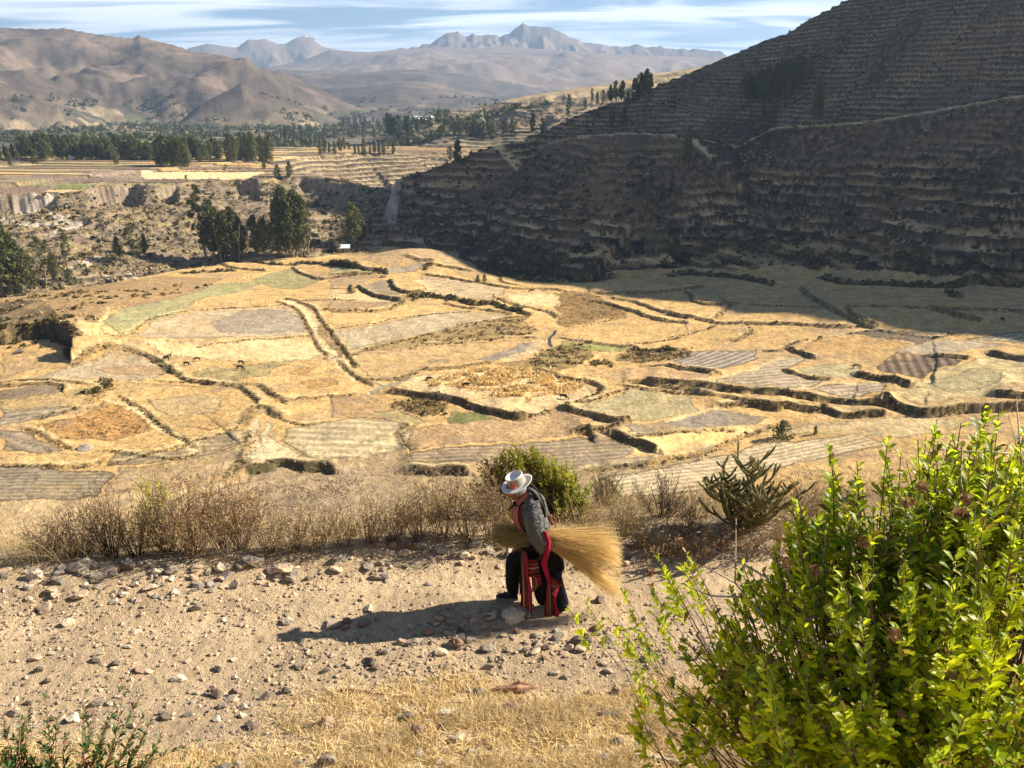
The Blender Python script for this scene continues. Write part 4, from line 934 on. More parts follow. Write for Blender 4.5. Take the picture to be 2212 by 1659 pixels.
# ------------------------------------------------------------------ leaf, bark and scrub materials
def leafy(name, c1, c2, trans=.25, rough=.55, spec=.3, scale=1.2, tcol=None):
    m, nt, b = mat_new(name); L = nt.links.new
    geo = nt.nodes.new('ShaderNodeNewGeometry'); oi = nt.nodes.new('ShaderNodeObjectInfo')
    n = nt.nodes.new('ShaderNodeTexNoise'); n.inputs['Scale'].default_value = scale; n.inputs['Detail'].default_value = 3
    L(geo.outputs['Position'], n.inputs['Vector'])
    ad = nt.nodes.new('ShaderNodeMath'); ad.operation = 'MULTIPLY_ADD'; ad.inputs[1].default_value = .45; ad.inputs[1].default_value = .62; L(geo.outputs['Random Per Island'], ad.inputs[0]); L(n.outputs['Fac'], ad.inputs[2])
    a2 = nt.nodes.new('ShaderNodeMath'); a2.operation = 'MULTIPLY_ADD'; a2.inputs[1].default_value = .25; L(oi.outputs['Random'], a2.inputs[0]); L(ad.outputs[0], a2.inputs[2])
    r = nt.nodes.new('ShaderNodeMapRange'); r.inputs['From Min'].default_value = .48; r.inputs['From Max'].default_value = 1.28; L(a2.outputs[0], r.inputs['Value'])
    mx = nt.nodes.new('ShaderNodeMixRGB'); mx.inputs['Color1'].default_value = c1 + (1,); mx.inputs['Color2'].default_value = c2 + (1,); L(r.outputs[0], mx.inputs['Fac'])
    L(mx.outputs[0], b.inputs['Base Color']); b.inputs['Roughness'].default_value = rough; b.inputs['Specular IOR Level'].default_value = spec
    if trans:
        t = nt.nodes.new('ShaderNodeBsdfTranslucent')
        if tcol:
            m2 = nt.nodes.new('ShaderNodeMixRGB'); m2.blend_type = 'MULTIPLY'; m2.inputs['Fac'].default_value = 1; m2.inputs['Color2'].default_value = tcol + (1,); L(mx.outputs[0], m2.inputs['Color1']); L(m2.outputs[0], t.inputs['Color'])
        else: L(mx.outputs[0], t.inputs['Color'])
        ms = nt.nodes.new('ShaderNodeMixShader'); ms.inputs['Fac'].default_value = trans
        out = nt.nodes['Material Output']; L(b.outputs[0], ms.inputs[1]); L(t.outputs[0], ms.inputs[2]); L(ms.outputs[0], out.inputs['Surface'])
    return m
def flat(name, c, rough=.85, spec=.2, var=.25, scale=8.0, bump=0.):
    m, nt, b = mat_new(name); L = nt.links.new
    geo = nt.nodes.new('ShaderNodeTexCoord'); n = nt.nodes.new('ShaderNodeTexNoise'); n.inputs['Scale'].default_value = scale; n.inputs['Detail'].default_value = 5
    L(geo.outputs['Object'], n.inputs['Vector'])
    mr = nt.nodes.new('ShaderNodeMapRange'); mr.inputs['From Min'].default_value = .3; mr.inputs['From Max'].default_value = .7; mr.inputs['To Min'].default_value = 1 - var; mr.inputs['To Max'].default_value = 1 + var
    L(n.outputs['Fac'], mr.inputs['Value']); mu = nt.nodes.new('ShaderNodeVectorMath'); mu.operation = 'SCALE'; mu.inputs[0].default_value = c; L(mr.outputs[0], mu.inputs['Scale'])
    L(mu.outputs[0], b.inputs['Base Color']); b.inputs['Roughness'].default_value = rough; b.inputs['Specular IOR Level'].default_value = spec
    if bump:
        bp = nt.nodes.new('ShaderNodeBump'); bp.inputs['Strength'].default_value = bump; bp.inputs['Distance'].default_value = .01; L(n.outputs['Fac'], bp.inputs['Height']); L(bp.outputs[0], b.inputs['Normal'])
    return m
M_EUC = leafy('eucalyptus_leaves', (.034, .042, .012), (.16, .165, .05), .25, .6, .3, .35)
M_EUCL = leafy('young_eucalyptus_leaves', (.06, .085, .025), (.15, .19, .055), .3, .6, .3, .35)
M_BARK = flat('pale_bark', (.22, .175, .12)); M_DBARK = flat('dark_bark', (.10, .075, .05))
M_SCRUB = leafy('hill_scrub', (.028, .025, .012), (.11, .088, .04), .12, .8, .1, .3)
M_TUSS = leafy('dry_tussock', (.22, .16, .075), (.52, .40, .19), .2, .8, .1, .3)
M_RUST = leafy('rusty_grass', (.26, .175, .075), (.54, .38, .17), .2, .8, .1, .5)
M_GRAIN = leafy('standing_grain', (.58, .41, .17), (.88, .66, .32), .25, .8, .1, .5)
M_GSCRUB = leafy('green_bank_scrub', (.05, .046, .018), (.15, .125, .05), .15, .8, .1, .4)

RNG = np.random.default_rng(7)
def rand_dirs(n, rng):
    v = rng.normal(size=(n, 3)); return v / np.linalg.norm(v, axis=1)[:, None]
def leaf_tris(P, size, rng, up=0.0, aspect=1.0):
    """one triangle per point, random attitude"""
    n = len(P); a = rand_dirs(n, rng); a[:, 2] += up; a /= np.linalg.norm(a, axis=1)[:, None]
    b = np.cross(a, rand_dirs(n, rng)); b /= np.linalg.norm(b, axis=1)[:, None]
    s = (size * (.6 + .8 * rng.random(n)))[:, None] if np.ndim(size) else size * (.6 + .8 * rng.random((n, 1)))
    V = np.stack([P - a * s * .6 - b * s * .45 * aspect, P + b * s * .55 * aspect - a * s * .2, P + a * s * .8], 1)
    return V.reshape(-1, 3), np.arange(n * 3).reshape(n, 3)
def tube(path, rad, k=6, cap=True):
    """tapered tube through path points"""
    path = np.asarray(path, float); rad = np.broadcast_to(np.asarray(rad, float), (len(path),))
    T = np.gradient(path, axis=0); T /= np.linalg.norm(T, axis=1)[:, None] + 1e-9
    ref = np.array([0, 0, 1.]) if abs(T[0, 2]) < .9 else np.array([1., 0, 0])
    V = []
    u = np.cross(T[0], ref); u /= np.linalg.norm(u)
    for p, t, r in zip(path, T, rad):
        u = u - t * np.dot(u, t); u /= np.linalg.norm(u) + 1e-9; w = np.cross(t, u)
        an = np.arange(k) / k * 2 * PI; V.append(p + r * (np.cos(an)[:, None] * u + np.sin(an)[:, None] * w))
    V = np.concatenate(V); F = []
    for i in range(len(path) - 1):
        for j in range(k): F.append((i * k + j, i * k + (j + 1) % k, (i + 1) * k + (j + 1) % k, (i + 1) * k + j))
    F = np.array(F)
    if cap:
        V = np.vstack([V, path[0], path[-1]]); c0, c1 = len(V) - 2, len(V) - 1; e = (len(path) - 1) * k
        F = np.vstack([F] + [[(c0, (j + 1) % k, j, j)] for j in range(k)] + [[(c1, e + j, e + (j + 1) % k, e + (j + 1) % k)] for j in range(k)])
    return V, F
def rock_mesh(seed, sub=2):
    import bmesh
    rng = np.random.default_rng(seed); bm = bmesh.new(); bmesh.ops.create_icosphere(bm, subdivisions=sub, radius=1)
    V = np.array([v.co[:] for v in bm.verts]); F = np.array([[v.index for v in f.verts] for f in bm.faces]); bm.free()
    N = rand_dirs(14, rng); D = rng.uniform(.46, .86, 14)
    for n, d in zip(N, D):
        k = V @ n; m = k > d; V[m] -= np.outer((k[m] - d), n)
    V *= (1 + .05 * rng.normal(size=(len(V), 1))); V *= np.array([1, rng.uniform(.7, .95), rng.uniform(.5, .8)])
    return V, F
class Bag:
    def __init__(s): s.V = []; s.F = []; s.M = []; s.n = 0
    def add(s, V, F, mi=0):
        V = np.asarray(V, float); F = np.asarray(F)
        if F.shape[1] == 4 and (F[:, 2] == F[:, 3]).any():
            d = F[:, 2] == F[:, 3]; t = F[d][:, :3]; q = F[~d]
            if len(q): s.F.append(q + s.n); s.M.append(np.full(len(q), mi))
            s.F.append(t + s.n); s.M.append(np.full(len(t), mi))
        else: s.F.append(F + s.n); s.M.append(np.full(len(F), mi))
        s.V.append(V); s.n += len(V)
    def mesh(s, name, mats, smooth=False): return np_mesh(name, np.concatenate(s.V), s.F, mats, np.concatenate(s.M), smooth)

def tree_meshes(seed, kind):
    """unit-height eucalyptus: trunk with limbs, crown of leaf sprays"""
    rng = np.random.default_rng(seed); tb = Bag()
    W, z0, nc, nl, ls = {'tall': (.15, .22, 60, 40, .034), 'broad': (.26, .26, 80, 40, .036), 'slim': (.085, .22, 30, 32, .030), 'dense': (.24, .08, 62, 26, .042), 'bush': (.42, .02, 40, 26, .07), 'open': (.17, .35, 24, 30, .030)}[kind]
    lean = rng.normal(0, .03, 2)
    zs = np.linspace(0, .93, 7); path = np.stack([lean[0] * zs + .012 * np.sin(zs * 7 + seed), lean[1] * zs + .012 * np.cos(zs * 6 + seed), zs], 1)
    tb.add(*tube(path, np.linspace(.016, .004, 7), 6))
    if kind in ('broad', 'dense', 'tall'):
        for s in range(2 if kind != 'tall' else 1):
            o = rng.normal(0, .05, 2); zz = np.linspace(0, .75, 5); tb.add(*tube(np.stack([o[0] * (1 + 1.6 * zz), o[1] * (1 + 1.6 * zz), zz], 1), np.linspace(.012, .004, 5), 5))
    C = []; P = []
    for i in range(nc):
        t = z0 + (1 - z0) * (i + rng.random()) / nc
        prof = math.sin(PI * min(1, ((t - z0) / (1 - z0)) ** .75)) ** .6 if kind != 'slim' else math.sin(PI * ((t - z0) / (1 - z0)) ** .8) ** .5
        a = rng.random() * 2 * PI; rr = W * prof * math.sqrt(rng.random()) * (1 + .5 * math.sin(a * 2 + seed)) ** .5
        c = np.array([lean[0] * t + rr * math.cos(a), lean[1] * t + rr * math.sin(a), t]); C.append(c)
        s = W * (.24 + .22 * rng.random()) * (1.15 - .4 * t)
        d = rand_dirs(nl, rng); P.append(c + d * s * np.array([1, 1, 1.45]) * (.55 + .5 * rng.random((nl, 1))))
        if i % 2 == 0:
            st = np.array([lean[0] * t, lean[1] * t, max(.1, t - .10)]); tb.add(*tube(np.array([st, (st + c) / 2 + [0, 0, -.01], c]), [.005, .004, .002], 4))
    cb = Bag(); cb.add(*leaf_tris(np.concatenate(P), ls, rng, up=-.4, aspect=.9))
    return tb.mesh('trunk', [M_BARK]), cb.mesh('crown', [M_EUC])
TREES = {k: [tree_meshes(100 * i + s, k) for s in range(3)] for i, k in enumerate(('tall', 'broad', 'slim', 'dense', 'bush', 'open'))}
_lt = [tree_meshes(900 + s, k) for s, k in enumerate(('slim', 'tall', 'open'))]
for t_, c_ in _lt: c_.materials[0] = M_EUCL
TREES['light'] = _lt
def tree(name, x, y, z, h, kind, label, cat='tree', group=None, w=1.0, seed=0):
    t = empty(name, (x, y, z - .15), (seed * 2.4) % 6.28); t.scale = (h * w, h * w, h)
    tag(t, label, cat, group); tm, cm = TREES[kind][seed % 3]
    obj('trunk', tm, t); obj('crown', cm, t); return t
def depth(q): return q[1] * cP - q[2] * sP
LAST_TREES = []
def trees_at(L):
    """L of (px, base py, top py, kind, width, label, group)"""
    q = place([l[0] for l in L], [l[1] for l in L])
    for i, (l, p) in enumerate(zip(L, q)):
        h = (l[1] - l[2]) / FPX * depth(p) * 1.03
        tree('bush' if l[3] == 'bush' else 'eucalyptus_tree', p[0], p[1], p[2], h, l[3], l[5], 'bush' if l[3] == 'bush' else 'tree', l[6], l[4], i * 7 + int(l[0]))
ORD = 'first second third fourth fifth sixth seventh eighth ninth tenth eleventh twelfth thirteenth fourteenth fifteenth sixteenth seventeenth eighteenth nineteenth twentieth'.split()
V_ = 'eucalyptus grove at the far end of the valley fields'
trees_at([
 (449, 562, 408, 'slim', 1.35, 'tallest narrow dark eucalyptus at the left end of the valley grove, with bare crown tip', V_),
 (466, 564, 440, 'tall', 1.1, 'dark eucalyptus just right of the tallest one in the valley grove', V_),
 (488, 566, 462, 'tall', 1.2, 'middle eucalyptus of the left clump in the valley grove, pale trunks showing', V_),
 (508, 566, 456, 'tall', 1.25, 'bushy dark eucalyptus at the right side of the left grove clump', V_),
 (524, 558, 478, 'broad', .8, 'lower round eucalyptus closing the left grove clump', V_),
 (497, 566, 530, 'bush', 1.0, 'dense dark shrub at the foot of the left grove clump', V_),
 (556, 556, 472, 'tall', 1.2, 'dark eucalyptus standing in the gap between the two grove clumps', V_),
 (574, 560, 482, 'broad', .85, 'eucalyptus with three thin trunks in the middle of the valley grove', V_),
 (609, 556, 440, 'broad', .75, 'left side of the large grove clump, round dark eucalyptus', V_),
 (626, 557, 416, 'broad', .8, 'biggest broad eucalyptus over bare trunks in the valley grove', V_),
 (640, 556, 424, 'tall', 1.3, 'tall eucalyptus just behind the biggest one in the valley grove', V_),
 (652, 556, 432, 'broad', .7, 'sunlit right edge eucalyptus of the large grove clump', V_),
 (764, 532, 448, 'broad', .85, 'single spreading eucalyptus beside the white roofed hut', V_),
 (784, 520, 468, 'tall', 1.2, 'dark eucalyptus at the mouth of the ravine right of the hut', V_),
 (800, 512, 470, 'slim', 1.5, 'thin eucalyptus half hidden in the ravine mouth', V_),
])
G2 = 'eucalyptus grove at the left edge below the cliff slope'
trees_at([
 (-14, 640, 470, 'tall', 1.2, 'eucalyptus cut by the left edge of the picture below the cliff', G2),
 (8, 642, 478, 'broad', .8, 'tallest dark eucalyptus of the grove at the left edge', G2),
 (30, 640, 498, 'tall', 1.2, 'dark eucalyptus second from the left edge grove corner', G2),
 (50, 636, 528, 'broad', .8, 'low wide eucalyptus in the middle of the left edge grove', G2),
 (70, 630, 545, 'broad', .8, 'low dark eucalyptus at the right flank of the left edge grove', G2),
 (101, 614, 511, 'open', 1.3, 'lighter eucalyptus on a tall bare trunk right of the left edge grove', G2),
 (120, 604, 548, 'broad', .7, 'small bushy eucalyptus behind the bare trunked one', G2),
 (148, 588, 503, 'open', 1.1, 'slender eucalyptus standing alone on the slope right of the left grove', G2),
 (153, 612, 578, 'bush', .8, 'small green shrub below the slender lone eucalyptus', G2),
 (259, 562, 515, 'broad', .8, 'left one of three hazy eucalyptus low on the cliff slope', G2),
 (293, 570, 494, 'open', 1.2, 'middle and tallest of three eucalyptus low on the cliff slope', G2),
 (314, 556, 510, 'broad', .7, 'right one of three eucalyptus low on the cliff slope', G2),
])
G3 = 'eucalyptus belt along the back of the left plateau'
L = []
rr_ = random.Random(4)
for (x0, x1, n, b, t, sn) in ((-40, 48, 9, 347, 306, 'ragged far left part'), (50, 140, 14, 347, 292, 'tall left part'), (142, 190, 8, 347, 296, 'part beside the white house'), (190, 300, 18, 347, 294, 'long middle part'), (300, 345, 7, 346, 300, 'low part before the front clump'), (345, 420, 13, 347, 296, 'part behind the front clump'), (420, 480, 8, 346, 300, 'right part')):
    for i in range(n):
        L.append((x0 + (x1 - x0) * (i + rr_.random() * .8) / n, b + rr_.uniform(-4, 1), t + rr_.uniform(1, 18), rr_.choice(['dense', 'tall', 'dense', 'broad']), rr_.uniform(.9, 1.3), ORD[i] + ' eucalyptus from the left, plateau belt, ' + sn, G3))
for i in range(8): L.append((342 + i * 9 + rr_.uniform(-2, 2), 361 + rr_.uniform(-2, 1), 303 + rr_.uniform(-3, 12), 'dense', .9, ORD[i] + ' eucalyptus from the left in the clump in front of the plateau belt', 'eucalyptus clump in front of the plateau belt'))
for i in range(13): L.append((493 + i * 7.4 + rr_.uniform(-2, 2), 350 + rr_.uniform(-6, 2), 292 + rr_.uniform(-4, 12) + abs(i - 5) * 1.2, 'dense', .8, ORD[i] + ' eucalyptus from the left in the round wood ending the plateau', 'eucalyptus wood at the right end of the plateau'))
trees_at(L)
trees_at([
 (83, 367, 326, 'open', 1.2, 'lone lollipop eucalyptus on a bare trunk at the left plateau edge', None), (24, 360, 333, 'dense', .8, 'small dense eucalyptus on the plateau at the left picture edge', None),
 (44, 358, 330, 'open', 1.1, 'thin eucalyptus between two denser ones on the left plateau', None), (72, 356, 338, 'bush', .6, 'little round tree beside the lollipop eucalyptus', None),
 (252, 355, 319, 'dense', .9, 'round dark tree standing alone in the plateau fields', None), (433, 352, 325, 'dense', .8, 'small tree on the terrace corner right of the front clump', None),
 (469, 343, 318, 'dense', .9, 'dark tree between the front clump and the round wood', None), (488, 378, 358, 'open', 1.3, 'tiny thin tree on the pale plateau field', None),
 (571, 368, 346, 'dense', .9, 'grey green tree at the left end of the terraced bowl', None), (600, 385, 356, 'dense', 1.0, 'left of two round trees on the plateau rim', None),
 (626, 384, 352, 'dense', 1.0, 'right of two round trees on the plateau rim', None), (402, 388, 379, 'bush', 1.0, 'small dark bush lying in the pale plateau field', None)])
G4 = 'trees on the ridge and face of the right hillside'
L = []
def row(pts, group, label):
    o = sorted(range(len(pts)), key=lambda i: pts[i][0]); rk = {j: i for i, j in enumerate(o)}
    for i, (x, b, t, k, w) in enumerate(pts): L.append((x, b, t, k, w, ORD[rk[i]] + ' ' + label + ' counted from the left', group))
row([(1372,224,172,'tall',1.2),(1384,216,163,'tall',1.3),(1396,212,160,'broad',.8),(1404,205,162,'tall',1.1)], 'tree cluster on the skyline of the right hillside', 'eucalyptus of the tall cluster on the hillside skyline')
row([(1318,226,190,'tall',1.1),(1330,222,178,'slim',1.6),(1342,222,180,'tall',1.1),(1356,224,196,'dense',.8),(1280,224,192,'slim',1.5),(1290,226,200,'tall',1.1),(1302,224,198,'dense',.8),(1264,236,214,'dense',.9)], 'trees stepping down the skyline of the right hillside', 'small eucalyptus in the row stepping down the hillside skyline')
L += [(1227, 257, 207, 'slim', 1.8, 'dark cypress shaped tree alone on the skyline left of the row', None), (1240, 304, 262, 'light', 1.0, 'pale thin tree below the skyline cypress', None),
 (1150, 294, 250, 'slim', 1.6, 'left of two thin trees on the lower skyline', None), (1170, 292, 258, 'slim', 1.6, 'right of two thin trees on the lower skyline', None),
 (1322, 278, 240, 'broad', .7, 'left tree of the lit pair under the skyline cluster', None), (1350, 276, 236, 'broad', .7, 'right tree of the lit pair under the skyline cluster', None),
 (1282, 278, 254, 'light', 1.0, 'small yellowish tree left of the lit pair', None), (1393, 248, 222, 'slim', 1.6, 'single thin tree right of the lit pair', None),
 (1760, 276, 187, 'light', 1.0, 'tall sunlit two stemmed tree standing on the bench of the right hillside', None), (1621, 292, 246, 'slim', 1.5, 'small dark tree at the left end of the lit bench', None),
 (1650, 268, 224, 'slim', 1.7, 'dark tree above the left end of the lit bench', None), (1484, 366, 296, 'light', 1.1, 'ragged green tree at the right end of the rounded shoulder crest', None),
 (988, 358, 306, 'tall', 1.2, 'tree on the lower left skyline of the right hillside', None), (972, 346, 318, 'dense', .9, 'small dark tree behind the lower left skyline', None),
 (985, 486, 414, 'open', 1.2, 'grey green tree on the dark slope above the ravine', None), (966, 375, 345, 'light', 1.0, 'small pale tree on the lower left hillside', None),
 (1190, 606, 571, 'slim', .9, 'left dark columnar tree at the stream bank edge', None), (1218, 607, 569, 'slim', 1.2, 'right and thicker dark columnar tree at the stream bank edge', None),
 (1272, 636, 617, 'open', 1.6, 'small pale bare tree beside the bright far field', None),
 (1033, 610, 596, 'bush', .8, 'left round bush beside the stream at the knoll foot', None), (1047, 609, 595, 'bush', .8, 'right round bush beside the stream at the knoll foot', None),
 (758, 636, 618, 'bush', 1.1, 'dark bush at the head of the hollow terraced field', None),
 (1690, 946, 906, 'bush', 1.1, 'round dark green bush alone on the near right slope', None), (1760, 938, 918, 'bush', .6, 'small rusty shrub right of the round dark bush', None)]
row([(1612,212,160,'dense',.9),(1622,216,168,'tall',1.2),(1640,218,158,'dense',.9),(1655,216,150,'dense',1.0),(1672,212,146,'dense',1.0),(1690,208,136,'dense',1.0),(1706,204,132,'dense',1.0),(1722,200,128,'tall',1.4)], 'dark wood high on the right hillside', 'near black eucalyptus in the shaded hillside wood')
trees_at(L)
G5 = 'trees along the canyon rim and mid distance'
L = []
for i in range(70):
    x = rr_.uniform(560, 900); y = rr_.uniform(268, 300) if x > 700 else rr_.uniform(285, 315)
    L.append((x, y, y - rr_.uniform(12, 22), rr_.choice(['dense', 'dense', 'tall']), 1.1, 'small hazy tree scattered along the canyon rim in the middle distance', G5))
for i in range(16): L.append((rr_.uniform(840, 905), rr_.uniform(268, 300), rr_.uniform(250, 262), 'tall', 1.1, 'small hazy tree scattered along the canyon rim in the middle distance', G5))
for i in range(16): L.append((692 + i * 10.5 + rr_.uniform(-3, 3), rr_.uniform(322, 336), rr_.uniform(300, 318), 'dense', .8, ORD[i] + ' small tree from the left along the top of the terraced bowl', 'trees along the top of the terraced bowl'))
for i in range(20): L.append((962 + i * 8 + rr_.uniform(-2, 2), rr_.uniform(270, 300), rr_.uniform(258, 268), 'dense', 1.2, ORD[i] + ' small tree from the left on the terraced middle hill', 'trees on the terraced middle hill'))
L = [l if l[1] - l[2] > 9 else (l[0], l[1], l[1] - 12) + l[3:] for l in L]
trees_at(L)
# clods on the ploughed slope, far woods
def scatter(n, r0, r1, a0, a1, seed, keep):
    rng = np.random.default_rng(seed); r = np.exp(rng.uniform(math.log(r0), math.log(r1), n)); a = rng.uniform(math.radians(a0), math.radians(a1), n)
    x, y = r * np.sin(a), r * np.cos(a); z, lid = base(x, y, True); k = keep(x, y, z, lid, rng); x, y = x[k], y[k]
    z2 = ground(x, y); return x, y, z2
def clumps(name, x, y, z, size, nt, mat, seed, flatz=.8, kind='stuff', leaf=.45, up=0.):
    rng = np.random.default_rng(seed); n = len(x); s = size * (.55 + .9 * rng.random(n)) if np.ndim(size) == 0 else size
    d = rand_dirs(n * nt, rng).reshape(n, nt, 3); d[..., 2] = np.abs(d[..., 2]) * flatz
    P = np.stack([x, y, z], 1)[:, None] + d * s[:, None, None] * (.45 + .55 * rng.random((n, nt, 1)))
    V, F = leaf_tris(P.reshape(-1, 3), np.repeat(s, nt) * leaf * 1.6, rng, up=up)
    return tag(obj(name, np_mesh(name, V, F, [mat])), kind=kind)
x, y, z = scatter(13000, 1000, 3400, -38, 3, 11, lambda x, y, z, l, g: (l >= 5) & (z < 10) & (fbm(x / 160, y / 120, 3, 201) > .19))
clumps('distant_woods', x, y, z, 6.5, 9, M_EUC, 12, 1.3)
# scrub on the slopes
x, y, z = scatter(15000, 360, 620, -40, 2, 13, lambda x, y, z, l, g: (l == 2) & ~inpoly(x, y, MESA_POLY) & (fbm(x / 12, y / 12, 2, 202) > -.35))
clumps('slope_scrub', x[::4], y[::4], z[::4], 1.25, 9, M_SCRUB, 14); clumps('slope_tussocks', x[1::2], y[1::2], z[1::2], 1.1, 8, M_TUSS, 15)
x, y, z = scatter(26000, 260, 700, -12, 40, 16, lambda x, y, z, l, g: (l == 4) & (fbm(x / 14, y / 14, 2, 203) > -.05))
clumps('hillside_scrub', x[::2], y[::2], z[::2], .95, 8, M_SCRUB, 17); clumps('hillside_tussocks', x[1::2], y[1::2], z[1::2], .75, 7, M_TUSS, 18)
x, y, z = scatter(9000, 260, 520, -8, 40, 116, lambda x, y, z, l, g: (l == 4) & (z < -28) & (fbm(x / 10, y / 10, 2, 213) > .05))
clumps('hillside_bushes', x, y, z, 1.5, 10, M_SCRUB, 117, .7)
# scrub along the banks of the fields
def along(P, step, rng, spread):
    out = []
    for a, b in zip(P[:-1], P[1:]):
        L_ = np.hypot(*(b - a)); k = rng.poisson(L_ / step)
        t = rng.random((k, 1)); out.append(a + (b - a) * t + rng.normal(0, spread, (k, 2)))
    return np.concatenate(out) if out else np.zeros((0, 2))
rng = np.random.default_rng(19); big, sml = [], []
for P, h, L_, bw in STEPS_W:
    (big if bw >= 1.5 else sml).append(along(P, .7 if bw >= 1.5 else .5, rng, bw * .45))
B = np.concatenate(big); S_ = np.concatenate(sml)
z = ground(B[:, 0], B[:, 1]); clumps('bank_scrub', B[:, 0], B[:, 1], z, 1.0, 12, M_GSCRUB, 20)
z = ground(S_[:, 0], S_[:, 1]); k = np.random.default_rng(6).random(len(S_)) < .55; clumps('bank_brush', S_[k, 0], S_[k, 1], z[k] - .1, .42, 8, M_GSCRUB, 21); clumps('bank_grass', S_[~k, 0], S_[~k, 1], z[~k], .36, 8, M_RUST, 22)
# rank grass and brush in the marshy and rusty patches, standing grain
def bulk_rocks(name, x, y, z, s, mat, seed):
    rng = np.random.default_rng(seed); n = len(x); Vs, Fs = [], []; c = 0; a = rng.random(n) * 6.28
    for i in range(6):
        j = np.arange(i, n, 6); V, F = rock_mesh(700 + i, 1); ca, sa = np.cos(a[j])[:, None], np.sin(a[j])[:, None]
        X = (V[None, :, 0] * ca - V[None, :, 1] * sa) * s[j][:, None] + x[j][:, None]; Y = (V[None, :, 0] * sa + V[None, :, 1] * ca) * s[j][:, None] + y[j][:, None]; Z = V[None, :, 2] * s[j][:, None] + (z[j])[:, None]
        Vs.append(np.stack([X, Y, Z], -1).reshape(-1, 3)); m = len(V); Fs.append((F[None] + (np.arange(len(j)) * m)[:, None, None] + c).reshape(-1, 3)); c += len(j) * m
    return tag(obj(name, np_mesh(name, np.concatenate(Vs), np.concatenate(Fs), [mat])), kind='stuff')
w_ = np.concatenate([along(P, 1.1, rng, .45) for P, h, L_, bw in STEPS_W if h > 1.2]); bulk_rocks('wall_stones', w_[:, 0], w_[:, 1], ground(w_[:, 0], w_[:, 1]), rng.uniform(.15, .45, len(w_)), flat('wall_stone', (.24, .19, .14), var=.4, scale=2), 118)
def in_field(pix, n, seed):
    P = at(pix[:, 0], pix[:, 1])[:, :2]; rng = np.random.default_rng(seed); lo, hi = P.min(0), P.max(0); q = rng.uniform(lo, hi, (n, 2)); q2 = q + rng.normal(0, 1.4, q.shape); return q[inpoly(q2[:, 0], q2[:, 1], P) & (rng.random(n) < .9 * ss(-.5, .35, fbm(q[:, 0] / 6, q[:, 1] / 4, 3, 209)))]
Q_ = []
for i, (f, n) in enumerate([(Z5((380,1010),(560,980),(740,1010),(720,1060),(620,1100),(480,1050)), 900), (Z5((1380,330),(1520,310),(1650,340),(1850,430),(1830,480),(1650,520),(1500,550),(1420,520)), 1500),
    (Z5((1250,760),(1300,700),(1450,650),(1620,660),(1640,720),(1560,770),(1440,820),(1250,780)), 900), (Z5((1620,760),(1700,740),(1760,760),(1700,790)), 300), (Z5((1780,740),(1900,680),(2212,690),(2300,720),(2212,745),(1900,765)), 900),
    (Z5((400,680),(850,510),(1100,475),(1240,460),(1200,500),(1290,560),(1200,600),(700,640)), 1500), (Z4((220,1150),(480,1090),(700,980),(780,1020),(860,1080),(960,1170),(700,1250),(400,1240)), 900),
    (Z4((560,960),(700,890),(720,910),(690,940),(600,1000)), 300), (Z4((1960,520),(2040,560),(2140,690),(2130,750),(2010,740),(2070,690),(1960,560)), 600)]):
    Q_.append(in_field(f, n, 30 + i))
Qd = np.concatenate(Q_[:1] + Q_[2:6]); Qr = np.concatenate(Q_[1:2] + Q_[5:])
clumps('marsh_brush', Qd[:, 0], Qd[:, 1], ground(Qd[:, 0], Qd[:, 1]), .42, 10, M_RUST, 41, .8); clumps('rusty_grass', Qr[:, 0], Qr[:, 1], ground(Qr[:, 0], Qr[:, 1]), .32, 9, M_RUST, 42, 1.0)
k = np.random.default_rng(5).random(len(Qd)) < .18; clumps('green_brush', Qd[k, 0], Qd[k, 1], ground(Qd[k, 0], Qd[k, 1]), .6, 10, M_GSCRUB, 43, .8)
g = in_field(Z5((600,890),(800,840),(1000,800),(1300,815),(1580,890),(1480,950),(1250,960),(1180,1010),(1050,990),(950,945),(760,920)), 9000, 50)
g = g[fbm(g[:, 0] / 5, g[:, 1] / 2.0, 3, 205) > -.18]
clumps('standing_grain', g[:, 0], g[:, 1], ground(g[:, 0], g[:, 1]), .5, 7, M_GRAIN, 51, 1.7, up=1.4)
# brush on the spur at the left
g = np.concatenate([in_field(Z4((0,380),(300,330),(700,330),(900,300),(1350,230),(1390,250),(1000,370),(700,450),(680,560),(560,560),(440,620),(150,590),(0,600)), 1500, 52), in_field(Z4((-200,560),(0,500),(300,560),(440,640),(470,700),(300,660),(0,660),(-200,680)), 900, 53)])
g = g[fbm(g[:, 0] / 9, g[:, 1] / 9, 3, 206) > .22]
clumps('spur_brush', g[:, 0], g[:, 1], ground(g[:, 0], g[:, 1]), .95, 12, M_GSCRUB, 54); g2 = g + np.random.default_rng(3).normal(0, 2.5, g.shape)
clumps('spur_grass', g2[:, 0], g2[:, 1], ground(g2[:, 0], g2[:, 1]), .8, 10, M_RUST, 55)
g = in_field(Z4((1500,1560),(1700,1500),(2000,1470),(2250,1500),(2250,1620),(1900,1700),(1500,1680)), 2600, 58); bulk_rocks('clods', g[:, 0], g[:, 1], ground(g[:, 0], g[:, 1]), np.random.default_rng(9).uniform(.12, .36, len(g)), flat('earth_clod', (.20, .14, .085), var=.3, scale=2), 59)
# dark wooded bushes by the ravine
g = in_field(np.array([(1010,520),(1060,560),(1090,600),(1180,612),(1180,590),(1230,560),(1200,530),(1120,520),(1040,500),(960,470),(880,460),(860,480),(930,510)], float), 3500, 56)
clumps('ravine_brush', g[:, 0], g[:, 1], ground(g[:, 0], g[:, 1]), 1.6, 12, M_GSCRUB, 57)

